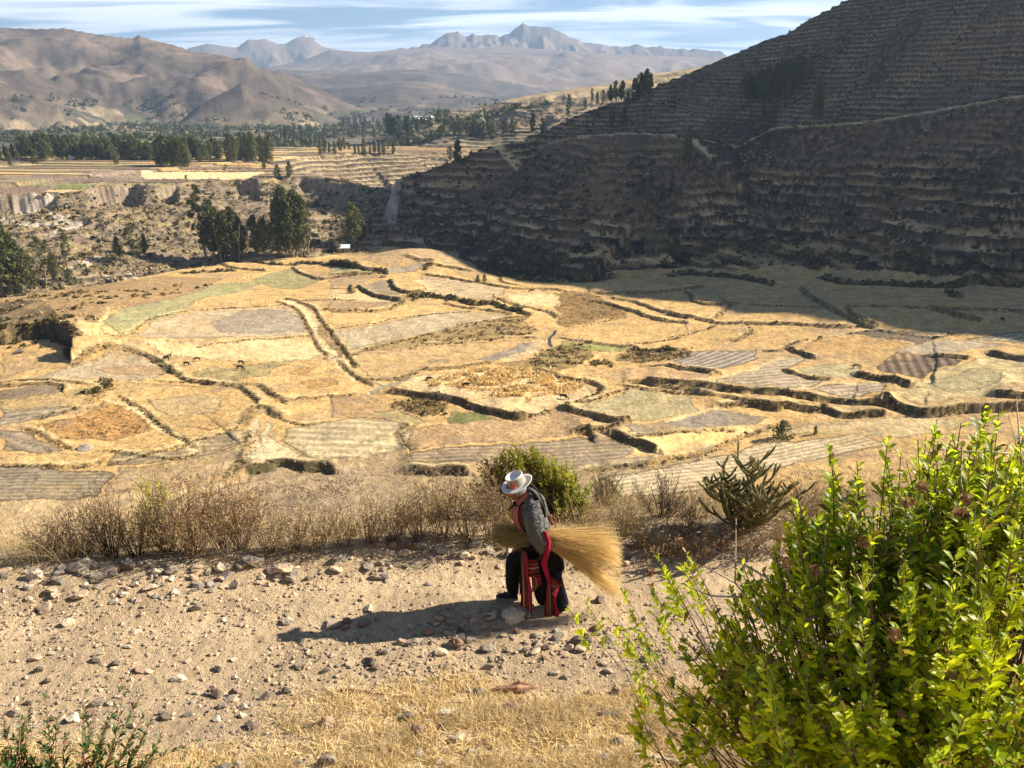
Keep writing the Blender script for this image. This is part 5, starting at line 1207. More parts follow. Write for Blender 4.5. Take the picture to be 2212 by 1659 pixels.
# ------------------------------------------------------------------ skinned animals
def skin(name, pts, edges, rad, mat, sub=2, root=0):
    me = bpy.data.meshes.new(name + '_cage'); me.from_pydata([tuple(p) for p in pts], edges, []); o = bpy.data.objects.new(name + '_cage', me); SC.collection.objects.link(o)
    o.modifiers.new('s', 'SKIN'); me.skin_vertices or None
    for i, v in enumerate(me.skin_vertices[0].data):
        r = rad[i]; v.radius = (r, r) if np.ndim(r) == 0 else r; v.use_root = (i == root)
    s = o.modifiers.new('d', 'SUBSURF'); s.levels = sub; s.render_levels = sub
    dg = bpy.context.evaluated_depsgraph_get(); ev = o.evaluated_get(dg); m2 = bpy.data.meshes.new_from_object(ev)
    bpy.data.objects.remove(o); m2.name = name; m2.materials.clear(); m2.materials.append(mat)
    m2.polygons.foreach_set('use_smooth', np.ones(len(m2.polygons), bool)); return m2
M_HORSE = flat('dark_horse_coat', (.022, .016, .012), .6, .3); M_BROWNH = flat('brown_horse_coat', (.07, .038, .02), .6, .3); M_COW = flat('black_cow_hide', (.016, .013, .011), .7, .2); M_CREAM = flat('fawn_cow_hide', (.25, .16, .09), .7, .2)
M_HORN = flat('horn', (.45, .38, .28))
def animal_mesh(kind, mat, graze=True, seed=0):
    r_ = random.Random(seed); w = r_.uniform(-.12, .12)
    if kind == 'horse': H, Lb, br, lr = 1.42, .62, .30, .055
    else: H, Lb, br, lr = 1.22, .66, .33, .06
    P = [(0, 0, H * .74), (Lb * .5, 0, H * .76), (Lb, 0, H * .78), (-Lb * .55, 0, H * .73), (-Lb, 0, H * .77)]
    E = [(0, 1), (1, 2), (0, 3), (3, 4)]; R_ = [(br * .95, br), (br * .95, br), (br * .7, br * .85), (br * .88, br * .98), (br * .72, br * .8)]
    def ch(par, pts, rs):
        k = par
        for p, q in zip(pts, rs): P.append(p); R_.append(q); E.append((k, len(P) - 1)); k = len(P) - 1
    if graze: ch(2, [(Lb + .28, 0, H * .70), (Lb + .50, 0, H * .48), (Lb + .66, .02, H * .26), (Lb + .74, .03, .10)], [br * .5, br * .34, .12, .07])
    else: ch(2, [(Lb + .25, 0, H * .86), (Lb + .42, 0, H * 1.0), (Lb + .62, 0, H * .98), (Lb + .80, 0, H * .90)], [br * .5, br * .34, .12, .08])
    for s in (-1, 1):
        ch(2, [(Lb * .95, s * .15, H * .50), (Lb * (.95 + w * s), s * .15, H * .27), (Lb * (.95 + 1.4 * w * s), s * .15, .04), (Lb * (.95 + 1.4 * w * s) + .06, s * .15, .03)], [.11, lr, lr * .8, lr])
        ch(4, [(-Lb * .92, s * .15, H * .52), (-Lb * 1.12 - w * s, s * .15, H * .32), (-Lb * 1.02 - 1.5 * w * s, s * .15, .04), (-Lb * 1.02 - 1.5 * w * s + .06, s * .15, .03)], [.15, lr * 1.05, lr * .8, lr])
    ch(4, [(-Lb - .22, 0, H * .74), (-Lb - .28, 0, H * .5), (-Lb - .27, 0, H * .3)], [.05, .04, .06 if kind == 'horse' else .035])
    me = skin('body', P, E, R_, mat, 1)
    b = Bag(); hx, hz = (Lb + .64, H * .30) if graze else (Lb + .52, H * 1.02)
    for s in (-1, 1):
        if kind == 'horse': b.add(*tube([(hx - .06, s * .05, hz + .02), (hx - .10, s * .07, hz + .14)], [.03, .008], 5))
        else: b.add(*tube([(hx - .04, s * .09, hz + .04), (hx - .06, s * .20, hz + .03)], [.035, .012], 5))
    ears = b.mesh('ear', [mat])
    extra = Bag()
    if kind == 'horse':
        c = [(Lb + .02, 0, H * .93), (Lb + .30, 0, H * .83), (Lb + .52, 0, H * .58)] if graze else [(Lb, 0, H * .96), (Lb + .2, 0, H * 1.02), (Lb + .38, 0, H * 1.1)]
        for i in range(12):
            t = i / 11 * 2; k = min(int(t), 1); f = t - k; p = np.array(c[k]) * (1 - f) + np.array(c[k + 1]) * f
            extra.add(*tube([p, p + (-.02, -.05, -.13)], [.03, .006], 4))
        nm = 'mane'
    else:
        for s in (-1, 1): extra.add(*tube([(hx - .02, s * .06, hz + .09), (hx - .0, s * .13, hz + .15), (hx + .04, s * .12, hz + .24)], [.022, .016, .005], 5))
        nm = 'horns'
    return me, ears, extra.mesh(nm, [M_HORN if kind == 'cow' else mat]), nm
AN = {}
def animal(px, py, kind, mat, rz, label, group, graze=True, s=1.0, seed=0):
    key = (kind, mat.name, graze, seed % 3)
    if key not in AN: AN[key] = animal_mesh(kind, mat, graze, seed % 3)
    q = place(px, py)[0]; t = empty(kind, (q[0], q[1], q[2] - .02), math.radians(rz)); t.scale = (s, s, s); tag(t, label, kind, group)
    m = AN[key]; obj('body', m[0], t); obj('ears', m[1], t); obj(m[3], m[2], t)
GH = 'horses grazing on the pale valley field'
animal(366, 779, 'horse', M_BROWNH, 60, 'brown horse standing behind another at the left of the grazing horses', GH, False, 1, 1)
animal(361, 783, 'horse', M_HORSE, 170, 'dark horse leftmost of the grazing horses, in front of the brown one', GH, True, 1, 2)
animal(404, 796, 'horse', M_HORSE, -5, 'black horse grazing beside the curved ditch, facing right', GH, True, 1.0, 0)
animal(427, 784, 'horse', M_HORSE, 185, 'dark horse grazing right of the curved ditch, facing left', GH, True, .95, 1)
animal(521, 790, 'horse', M_HORSE, -25, 'farther of the two dark horses at the right, standing with its back to a neighbour', GH, True, 1, 2)
animal(519, 803, 'horse', M_HORSE, -3, 'nearer of the two dark horses at the right, head down with long shadow', GH, True, 1.08, 0)
GC = 'cattle grazing in the valley fields'
animal(927, 828, 'cow', M_COW, 10, 'black cow with pale patch at the left corner of the standing grain', GC, True, .95, 0)
animal(1007, 844, 'cow', M_COW, 0, 'black cow side on in front of the standing grain', GC, False, 1.05, 1)
animal(1217, 863, 'cow', M_COW, -35, 'black cow grazing at the right end of the grain field', GC, True, 1.1, 2)
animal(1147, 631, 'cow', M_COW, 0, 'small brown cow on the pale field by the stream bend', GC, True, 1.1, 0)
animal(1297, 614, 'cow', M_CREAM, 5, 'fawn cow on the brightest far field', GC, True, 1.1, 1)
animal(1771, 735, 'cow', M_COW, 215, 'black cow on the path at the corner of the rusty field', GC, True, 1.1, 2)
animal(1848, 800, 'cow', M_CREAM, 0, 'brown cow grazing on bare ground beside the dark ploughed plot', GC, True, 1.1, 0)
animal(2050, 727, 'cow', M_COW, 20, 'black cow at the edge of the dark field near the hill shade', GC, True, 1.0, 1)
animal(2165, 694, 'cow', M_COW, 80, 'black cow standing head on in the shaded field at the right edge', GC, True, 1.1, 2)

# ------------------------------------------------------------------ hut, distant village, posts, boulder, steam
M_TIN = flat('sheet_metal_roof', (.80, .82, .85), .4, .5, .08); M_ADOBE = flat('adobe', (.30, .22, .15)); M_THATCH = flat('dark_thatch', (.045, .035, .025)); M_WHITE = flat('whitewash', (.75, .73, .68)); M_WOODP = flat('post_wood', (.20, .15, .10))
def box(b, x0, x1, y0, y1, z0, z1, mi=0):
    V = np.array([(x, y, z) for z in (z0, z1) for y in (y0, y1) for x in (x0, x1)], float); F = np.array([(0, 2, 3, 1), (4, 5, 7, 6), (0, 1, 5, 4), (2, 6, 7, 3), (0, 4, 6, 2), (1, 3, 7, 5)]); b.add(V, F, mi)
q = place(742, 541)[0]; t = empty('hut', q, math.radians(8)); tag(t, 'small hut with bright metal roof beside the valley grove', 'hut')
b = Bag(); box(b, -3, 3, -2, 2, -.5, 2.2); obj('wall', b.mesh('wall', [M_ADOBE]), t)
b = Bag(); b.add([(-3.6, -2.6, 2.1), (3.6, -2.6, 2.1), (3.6, 2.6, 3.3), (-3.6, 2.6, 3.3), (-3.6, -2.6, 2.22), (3.6, -2.6, 2.22), (3.6, 2.6, 3.42), (-3.6, 2.6, 3.42)], [(0, 3, 2, 1), (4, 5, 6, 7), (0, 1, 5, 4), (1, 2, 6, 5), (2, 3, 7, 6), (3, 0, 4, 7)]); obj('roof', b.mesh('roof', [M_TIN]), t)
b = Bag(); box(b, -.5, .5, -2.04, -2.0, -.5, 1.5); obj('door', b.mesh('door', [M_THATCH]), t)
q = place(725, 542)[0]; t = empty('thatched_shed', q); tag(t, 'dark rounded thatched shed with pointed top left of the white roofed hut', 'shed')
b = Bag(); V, F = tube([(0, 0, -.5), (0, 0, 1.8)], [2.6, 3.0], 12); b.add(V, F); obj('wall', b.mesh('wall', [M_THATCH], True), t)
b = Bag(); V, F = tube([(0, 0, 1.7), (0, 0, 3.2), (0, 0, 4.4), (0, 0, 5.4)], [3.5, 2.6, 1.2, .1], 12); b.add(V, F); obj('roof', b.mesh('roof', [M_THATCH], True), t)
hw = Bag(); box(hw, -4, 4, -3, 3, -3, 3); hm = hw.mesh('wall', [M_WHITE]); hr = Bag(); hr.add([(-4.4, -3.4, 2.9), (4.4, -3.4, 2.9), (4.4, 3.4, 2.9), (-4.4, 3.4, 2.9), (-4.4, 0, 4.8), (4.4, 0, 4.8)], [(0, 1, 5, 4), (2, 3, 4, 5), (3, 2, 1, 0)]); hr.add([(-4.4, -3.4, 2.9), (-4.4, 0, 4.8), (-4.4, 3.4, 2.9)], [(0, 1, 2)]); hr.add([(4.4, -3.4, 2.9), (4.4, 3.4, 2.9), (4.4, 0, 4.8)], [(0, 1, 2)]); hr = hr.mesh('roof', [M_TIN])
def houses(L, label, group):
    for q in place([l[0] for l in L], [l[1] for l in L]):
        t = empty('house', (q[0], q[1], q[2] + 1), rr_.uniform(-.5, .5)); s = rr_.uniform(.9, 1.5) * (1 if q[1] > 900 else .36); t.scale = (s, s, s); tag(t, label, 'house', group); obj('wall', hm, t); obj('roof', hr, t)
houses([(rr_.uniform(888, 930), rr_.uniform(262, 268)) for i in range(26)], 'tiny pale house of the distant village below the middle hill', 'houses of the distant village')
houses([(153, 346), (195, 345)], 'white house half hidden behind the plateau tree belt', 'white houses behind the plateau tree belt')
pb = Bag(); V, F = tube([(0, 0, -.3), (.03, 0, .7), (.02, .02, 1.5)], [.07, .06, .05], 6); pb.add(V, F); pm = pb.mesh('post', [M_WOODP])
FP = [(a * ZK, 521 + b_ * ZK) for a, b_ in ((480,690),(560,695),(600,700),(640,690),(690,650),(830,620),(860,590),(940,540),(985,520),(1115,460),(1145,440),(1210,410),(1240,400),(1380,440),(1480,420),(1560,410),(1655,405),(1560,235),(1500,270),(1640,240),(1220,170),(1310,165),(1480,250),(1540,230),(1830,380),(1870,385),(1910,390),(2000,385),(2090,380),(2180,378))]
for q in place([p[0] for p in FP], [p[1] for p in FP]):
    o = obj('fence_post', pm, None, q); o.scale = (1.2, 1.2, 1.1); tag(o, 'thin wooden fence post along the boundary of a pale valley field', 'fence post', 'fence posts along the valley fields')

# two people far off, stream, steam over the volcano
def far_person(px, py, label, mat):
    q = place(px, py)[0]; P = [(0, 0, .85), (0, 0, 1.15), (.02, 0, 1.42), (.03, 0, 1.52), (.04, 0, 1.62), (.1, .1, .45), (.12, .1, .05), (.2, .1, .03), (-.1, -.1, .45), (-.18, -.1, .05), (-.1, -.1, .03), (.05, .22, 1.38), (.12, .26, 1.1), (.25, .24, .95), (.05, -.22, 1.38), (-.02, -.27, 1.1), (.1, -.25, .92)]
    E = [(0, 1), (1, 2), (2, 3), (3, 4), (0, 5), (5, 6), (6, 7), (0, 8), (8, 9), (9, 10), (2, 11), (11, 12), (12, 13), (2, 14), (14, 15), (15, 16)]
    R_ = [.16, .17, .13, .06, .11, .09, .06, .05, .09, .06, .05, .06, .05, .04, .06, .05, .04]
    o = obj('person', skin('person', P, E, R_, mat, 1), None, q); o.scale = (1.15, 1.15, 1.1); tag(o, label, 'person')
M_DK = flat('dark_clothes', (.02, .017, .016)); far_person(1066, 646, 'tiny figure in dark clothes standing on the bank above the stream bend', M_DK); far_person(609, 548, 'tiny dark figure on the path among the trunks of the valley grove', M_DK)
mw, ntw, bw_ = mat_new('stream_water'); bw_.inputs['Base Color'].default_value = (.05, .06, .06, 1); bw_.inputs['Roughness'].default_value = .08; bw_.inputs['Specular IOR Level'].default_value = .6
nw = ntw.nodes.new('ShaderNodeTexNoise'); nw.inputs['Scale'].default_value = 3; gw = ntw.nodes.new('ShaderNodeNewGeometry'); ntw.links.new(gw.outputs['Position'], nw.inputs['Vector']); bpw = ntw.nodes.new('ShaderNodeBump'); bpw.inputs['Strength'].default_value = .4; bpw.inputs['Distance'].default_value = .1; ntw.links.new(nw.outputs['Fac'], bpw.inputs['Height']); ntw.links.new(bpw.outputs[0], bw_.inputs['Normal'])
def stream(tr, w):
    q = place(tr[:, 0], tr[:, 1]); P = densify(q[:, :2], 5); z = ground(P[:, 0], P[:, 1]); T = np.gradient(P, axis=0); T /= np.linalg.norm(T, axis=1)[:, None]; N = np.stack([-T[:, 1], T[:, 0]], 1) * w
    zz = np.maximum.reduce([z, ground(*(P + N).T), ground(*(P - N).T)]) + .06; V = np.concatenate([np.column_stack([P + N, zz]), np.column_stack([P - N, zz])]); n = len(P); F = np.array([(i, i + 1, n + i + 1, n + i) for i in range(n - 1)])
    tag(obj('stream', np_mesh('stream', V, F, [mw])), kind='structure')
stream(Z5((1402,560),(1392,585),(1368,608),(1366,635),(1378,665)), .5); stream(Z5((1045,365),(1065,378),(1090,397)), .4)
def steam():
    rng = np.random.default_rng(140); b = Bag(); e, a = elev(np.array([652., 656, 661, 668, 676]), np.array([72., 78, 82, 84, 86]))
    for k in range(5):
        c = np.array([8950 * math.sin(a[k]), 8950 * math.cos(a[k]), 8950 * e[k]])
        for i in range(5): V, F = rock_mesh(800 + i, 3); b.add(V / np.linalg.norm(V, axis=1)[:, None] * (9 + 4 * k) * [1.5, 1, .7] + c + rng.normal(0, 10, 3), F)
    m, nt, bs = mat_new('white_steam'); bs.inputs['Base Color'].default_value = (.95, .95, .95, 1); bs.inputs['Alpha'].default_value = .22
    tag(obj('steam', b.mesh('steam', [m], True)), kind='stuff')
steam()
# ------------------------------------------------------------------ stones of the track
def stone_mat(name, c, var=.25):
    m, nt, b = mat_new(name); L = nt.links.new
    tc = nt.nodes.new('ShaderNodeTexCoord'); oi = nt.nodes.new('ShaderNodeObjectInfo'); geo = nt.nodes.new('ShaderNodeNewGeometry')
    n = nt.nodes.new('ShaderNodeTexNoise'); n.inputs['Scale'].default_value = 22; n.inputs['Detail'].default_value = 6; L(geo.outputs['Position'], n.inputs['Vector'])
    n2 = nt.nodes.new('ShaderNodeTexNoise'); n2.inputs['Scale'].default_value = 120; n2.inputs['Detail'].default_value = 4; L(geo.outputs['Position'], n2.inputs['Vector'])
    ad = nt.nodes.new('ShaderNodeMath'); ad.operation = 'ADD'; L(oi.outputs['Random'], ad.inputs[0]); L(geo.outputs['Random Per Island'], ad.inputs[1])
    fr = nt.nodes.new('ShaderNodeMath'); fr.operation = 'FRACT'; L(ad.outputs[0], fr.inputs[0])
    cr = nt.nodes.new('ShaderNodeValToRGB'); e = cr.color_ramp.elements; e[0].color = (c[0] * .62, c[1] * .64, c[2] * .68, 1); e[1].color = (min(c[0] * 1.25, .8), c[1] * 1.2, c[2] * 1.1, 1)
    x = e.new(.55); x.color = (c[0] * 1.0, c[1] * .93, c[2] * .84, 1); L(fr.outputs[0], cr.inputs['Fac'])
    mr = nt.nodes.new('ShaderNodeMapRange'); mr.inputs['From Min'].default_value = .3; mr.inputs['From Max'].default_value = .7; mr.inputs['To Min'].default_value = 1 - var; mr.inputs['To Max'].default_value = 1 + var; L(n.outputs['Fac'], mr.inputs['Value'])
    mu = nt.nodes.new('ShaderNodeVectorMath'); mu.operation = 'SCALE'; L(cr.outputs['Color'], mu.inputs[0]); L(mr.outputs[0], mu.inputs['Scale']); L(mu.outputs[0], b.inputs['Base Color'])
    h = nt.nodes.new('ShaderNodeMath'); h.operation = 'ADD'; L(n.outputs['Fac'], h.inputs[0]); L(n2.outputs['Fac'], h.inputs[1])
    bp = nt.nodes.new('ShaderNodeBump'); bp.inputs['Strength'].default_value = .6; bp.inputs['Distance'].default_value = .012; L(h.outputs[0], bp.inputs['Height']); L(bp.outputs[0], b.inputs['Normal'])
    return m
M_ST = {'tan': stone_mat('tan_stone', (.47, .38, .285)), 'grey': stone_mat('grey_stone', (.27, .245, .21)), 'pale': stone_mat('pale_stone', (.55, .48, .38)), 'red': stone_mat('reddish_stone', (.29, .205, .16)), 'dark': stone_mat('dark_stone', (.17, .14, .115))}
ROCKS = {k: [np_mesh('stone', *rock_mesh(300 + 10 * i + s, 3), [m]) for s in range(3)] for i, (k, m) in enumerate(M_ST.items())}
def stone(q, w, h, col, label, group=None, seed=0, cat='stone', sink=.25):
    me = ROCKS[col][seed % 3]; o = obj('stone', me); rr = random.Random(seed * 13 + 5)
    s = w * .5; o.scale = (s * 1.05, s * rr.uniform(.75, 1.0), h * .72); o.rotation_euler = (rr.uniform(-.25, .25), rr.uniform(-.25, .25), rr.uniform(-.5, .5) + (PI if rr.random() > .5 else 0))
    o.location = (q[0], q[1], q[2] + h * (.5 - sink) * .8); tag(o, label, cat, group); return o
ZLx = lambda x, y: (x * .372, 1042.3 + y * .372)
ZRx = lambda x, y: (658.3 + x * .372, 1042.3 + y * .372)
BIG = [
 (ZLx(490,482),150,100,'grey','big banded grey boulder under the dark bare stems at the left of the far verge'),
 (ZLx(200,558),115,85,'pale','cream coloured boulder nearest the left edge on the far verge'),
 (ZLx(580,562),120,70,'grey','low dark grey boulder right of and below the banded boulder'),
 (ZLx(725,502),115,85,'dark','dark boulder in the shade of the rusty shrub'),
 (ZLx(1490,470),150,60,'pale','wide pale slab right of the rusty shrub'),
 (ZLx(1640,512),110,90,'tan','rounded boulder leaning on the wide pale slab'),
 (ZLx(1400,496),70,45,'tan','tan stone left of the wide pale slab'), (ZLx(1210,530),45,42,'pale','upright pale stone below the rusty shrub'),
 (ZLx(1285,562),60,50,'tan','blocky tan stone right of the upright pale one'), (ZLx(1300,600),70,40,'tan','flat stone lowest in the rubble left of the slab'),
 (ZLx(270,737),78,65,'tan','pointed tan stone alone on the track at the far left'), (ZLx(205,740),40,28,'dark','small dark stone touching the pointed tan one'),
 (ZLx(130,606),50,42,'tan','squat stone at the left end of the rubble'), (ZLx(1165,608),65,30,'grey','flat grey stone under the upright pale one'),
 (ZLx(1965,452),105,62,'grey','angular grey boulder on the straw verge left of the stone pile'), (ZLx(2140,742),80,40,'pale','flat pale stone at the tip of the person shadow'),
 (ZLx(810,1092),92,46,'red','oblong reddish stone in the middle of the left track'), (ZLx(1040,1142),85,62,'pale','pale lump right of the oblong reddish stone'),
 (ZLx(665,1062),62,36,'dark','dark stone left of the oblong reddish one'), (ZLx(555,1006),62,32,'grey','grey stone far left on the gravelly track'),
 (ZLx(570,1282),105,62,'grey','pale grey flat stone above the green weeds'), (ZLx(430,1392),90,62,'pale','light stone partly behind the green weeds'),
 (ZLx(535,1362),62,52,'red','purplish stone between the two light stones near the weeds'), (ZLx(745,956),52,30,'pale','small pale stone high on the left track'),
 (ZLx(1752,1066),98,52,'tan','wedge shaped tan stone at the start of the straw patch'), (ZLx(1255,1242),92,62,'dark','dark brown clod shaped stone in the lower track'),
 (ZLx(1375,1242),82,68,'red','angular brown stone right of the dark clod'), (ZLx(1285,1317),66,50,'grey','grey stone just below the angular brown one'),
 (ZLx(955,1352),72,40,'dark','low dark stone left of the grey one in the lower track'), (ZLx(1090,1352),82,42,'grey','low grey stone in the lower track'),
 (ZLx(1895,1412),130,92,'red','large purple grey stone in the straw'), (ZLx(1890,1634),125,120,'grey','tall pointed grey stone near the bottom edge'),
 (ZLx(1300,1670),110,80,'grey','lichened stone cut by the bottom edge'), (ZLx(1395,1652),92,58,'pale','pale stone beside the one cut by the bottom edge'),
 (ZLx(1720,1622),70,42,'grey','flat grey stone left of the tall pointed one'), (ZLx(1460,1422),100,40,'red','flat brownish slab in the straw left of the purple grey stone'),
 (ZLx(1665,1222),52,42,'dark','small dark stone in upper straw'), (ZLx(2150,1502),82,32,'grey','thin grey stone sunk in the straw'),
 (ZRx(990,357),102,62,'grey','grey boulder left of the straw bundle on the far verge'), (ZRx(450,362),66,46,'grey','left stone of the pile on the far verge'),
 (ZRx(505,322),80,38,'grey','stone on top of the pile on the far verge'), (ZRx(515,368),62,55,'red','dark red stone in the middle of the pile'),
 (ZRx(605,374),56,80,'red','upright red brown stone in the pile'), (ZRx(662,378),82,62,'grey','bluish grey stone at the right of the pile'),
 (ZRx(580,412),76,52,'tan','tan stone in front of the pile'), (ZRx(700,402),46,32,'tan','small stone right in front of the pile'),
 (ZRx(465,512),46,38,'pale','pale egg shaped stone below the pile'), (ZRx(715,597),46,32,'pale','pale stone alone on the track left of the knees'),
 (ZRx(945,782),62,40,'tan','stone inside the upper edge of the person shadow'),
 (ZRx(1195,795),155,95,'pale','large sunlit flat slab right in front of the leading foot'), (ZRx(1065,792),60,50,'dark','dark stone left of the large flat slab'),
 (ZRx(1100,772),52,44,'tan','tan stone wedged behind the large flat slab'), (ZRx(1168,802),62,44,'tan','stone under the left end of the large flat slab'),
 (ZRx(882,942),92,76,'red','reddish brown boulder in the rubble below the shadow'), (ZRx(952,922),72,54,'grey','grey stone touching the reddish boulder'),
 (ZRx(1066,962),92,56,'grey','rounded grey boulder right of the reddish one'), (ZRx(788,998),82,72,'tan','split tan boulder left below the reddish one'),
 (ZRx(700,932),62,36,'tan','flat stone at the lower edge of the shadow'), (ZRx(1060,1072),76,58,'grey','banded grey stone alone below the rubble'),
 (ZRx(1280,977),58,54,'grey','left of three grey stones in a row right of the rubble'), (ZRx(1345,967),52,40,'pale','middle of three grey stones in a row right of the rubble'),
 (ZRx(1395,968),58,48,'dark','right of three grey stones in a row right of the rubble'), (ZRx(1388,1022),42,36,'red','small brown stone under the row of three'),
 (ZRx(1590,934),112,74,'red','big reddish stone at the left tips of the bush twigs'), (ZRx(1540,967),56,52,'tan','stone in front of the big reddish one'),
 (ZRx(1642,914),52,54,'red','stone behind the big reddish one'), (ZRx(1460,867),62,32,'grey','flat grey stone near the hem of the skirt shadow'),
 (ZRx(1980,1037),62,56,'grey','grey block among the lowest bush twigs'), (ZRx(1760,1097),56,46,'tan','stone on bare soil left of the bush'),
 (ZRx(1710,687),68,46,'red','brown stone under the tips of the drooping straw'), (ZRx(270,1052),62,40,'tan','tan stone on the straw left of the split boulder'),
 (ZRx(410,1072),62,32,'red','low brown stone right of the tan one on the straw'), (ZRx(470,987),52,42,'grey','grey stone at the left end of the rubble below the shadow'),
 (ZRx(1770,364),115,92,'grey','rough grey outcrop right behind the golden straw'), (ZRx(1900,352),88,58,'pale','bright slab tipped on edge right of the outcrop'),
 (ZRx(1192,414),64,48,'pale','pale block just left of the skirt on the far verge'), (ZRx(1130,386),58,32,'tan','stone behind the pale block left of the skirt'),
 (ZRx(870,427),62,32,'dark','small dark flat stone on the far verge straw'), (ZRx(1015,1232),84,46,'dark','dark stone left of the curled bark'),
 (ZRx(800,1432),62,48,'dark','dark stone in the lower straw'), (ZRx(652,1452),82,84,'red','upright brown stone in the lower straw'),
 (ZRx(590,1372),92,60,'dark','rough dark stone above the upright brown one'), (ZRx(1745,1347),125,52,'grey','broad flat grey stone flush with the straw'),
 (ZRx(1740,1612),52,50,'grey','small pointed stone near the bottom right'), (ZRx(960,1572),62,50,'grey','grey stone in the straw near the bottom'),
 (ZRx(500,1562),56,32,'dark','little dark stone left near the bottom'),
 (ZLx(480,1248),0,0,None,None)]
BIG = [b for b in BIG if b[3]]
qs = place([b[0][0] for b in BIG], [b[0][1] for b in BIG])
for i, (b, q) in enumerate(zip(BIG, qs)):
    d = depth(q); k = d / FPX * .372 * 1.12; stone(q, b[1] * k, b[2] * k * .95, b[3], b[4], None, i)
# long pale slab on the far verge at the right
q = place(*ZRx(2110, 372))[0]
sb = Bag(); sb.add(*rock_mesh(77, 2)); o = obj('stone', np_mesh('stone', *rock_mesh(77, 3), [M_ST['pale']])); o.scale = (.20, .06, .06); o.rotation_euler = (0.1, .62, -.2); o.location = q + np.array([-.02, 0, .07])
tag(o, 'long white slab leaning down to the right on the far verge', 'stone')
# medium stones, each its own object; pebbles by the thousand
def in_pix(x, y, z, poly): px, py = topx(x, y, z); return inpoly(px, py, np.array(poly, float))
ZONES = [('small stone in the rubble heaped along the far verge of the track', 'rubble along the far verge', [(0,1235),(560,1210),(900,1215),(880,1250),(560,1262),(420,1290),(0,1300)], 78, 26, ('tan','tan','pale','grey')),
 ('small stone in the rubble under the person shadow', 'rubble under the shadow', [(700,1345),(1120,1310),(1180,1370),(1330,1350),(1480,1340),(1360,1400),(1130,1412),(900,1400),(760,1375)], 60, 25, ('tan','grey','red','tan')),
 ('small stone strewn on the left part of the track', 'stones strewn on the left track', [(0,1300),(500,1290),(850,1400),(560,1560),(0,1560)], 44, 22, ('tan','tan','dark','pale')),
 ('small stone strewn in the foreground straw', 'stones in the foreground straw', [(560,1450),(900,1410),(1400,1440),(1500,1659),(560,1659)], 18, 26, ('grey','dark','red','tan')),
 ('small stone on the far verge right of the pile', 'stones on the far verge beside the pile', [(900,1180),(1300,1160),(1480,1170),(1330,1260),(1000,1225)], 22, 22, ('tan','pale','grey'))]
k_ = 1000
for label, grp, poly, n, w, cs in ZONES:
    P = np.array(poly, float); rng = np.random.default_rng(k_); pts = []
    while len(pts) < n:
        c = rng.uniform(P.min(0), P.max(0))
        if inpoly(np.array([c[0]]), np.array([c[1]]), P)[0]: pts.append(c)
    pts = np.array(pts); qs = place(pts[:, 0], pts[:, 1])
    for q in qs:
        s = w * (.7 + .9 * rng.random() ** 2) * depth(q) / FPX; stone(q, s, s * .62, cs[k_ % len(cs)], label, grp, k_); k_ += 1
def pebbles(name, n, seed, dens, s0, s1, mat):
    rng = np.random.default_rng(seed); y = rng.uniform(3.9, 9.0, n); x = rng.uniform(-1, 1, n) * (y * .74 + .8); z = -4.9 + 0 * x
    k = rng.random(n) < dens(x, y); x, y = x[k], y[k]; n = len(x); z = ground(x, y)
    base_ = [rock_mesh(500 + i, 1) for i in range(8)]; Vs, Fs = [], []; c = 0
    s = (s0 + (s1 - s0) * rng.random(n) ** 2.2) * .5; a = rng.random(n) * 6.28
    for i in range(8):
        j = np.arange(i, n, 8); V, F = base_[i]
        ca, sa = np.cos(a[j])[:, None], np.sin(a[j])[:, None]
        X = (V[None, :, 0] * ca - V[None, :, 1] * sa) * s[j][:, None] + x[j][:, None]; Y = (V[None, :, 0] * sa + V[None, :, 1] * ca) * s[j][:, None] + y[j][:, None]; Z = V[None, :, 2] * s[j][:, None] * .9 + (z[j] + s[j] * .25)[:, None]
        Vs.append(np.stack([X, Y, Z], -1).reshape(-1, 3)); m = len(V); Fs.append((F[None] + (np.arange(len(j)) * m)[:, None, None] + c).reshape(-1, 3)); c += len(j) * m
    return tag(obj(name, np_mesh(name, np.concatenate(Vs), np.concatenate(Fs), [mat])), kind='stuff')
def d_far(x, y):
    e = np.interp(x, EDGE_X, EDGE_Y); return np.exp(-((y - e + .35 + .15 * (x < -1.5)) / .28) ** 2) * (.35 + .65 * (pn(x * 1.1, y * 1.1, 301) > -.15)) * (x < 1.8) + .12 * (y < e)
def d_near(x, y):
    return (.75 * np.exp(-((y - 6.12 - .05 * x) / .30) ** 2) * ss(-2.6, -1.2, x) * (1 - ss(1.8, 2.6, x)) + .5 * (y < 6.9) * (x < -.6) * ss(-.3, .3, pn(x * .9, y * 1.3, 302) + .15) * (y > 4.6) + .10) * (y < 8.1)
pebbles('gravel', 12000, 61, lambda x, y: np.clip(d_far(x, y), 0, 1), .018, .085, M_ST['tan'])
pebbles('gravel', 24000, 62, lambda x, y: np.clip(d_near(x, y), 0, 1), .012, .065, M_ST['tan'])
pebbles('gravel', 15000, 63, lambda x, y: np.clip(d_near(x, y) * .6 + .5 * d_far(x, y) + .08, 0, 1), .012, .05, M_ST['dark'])

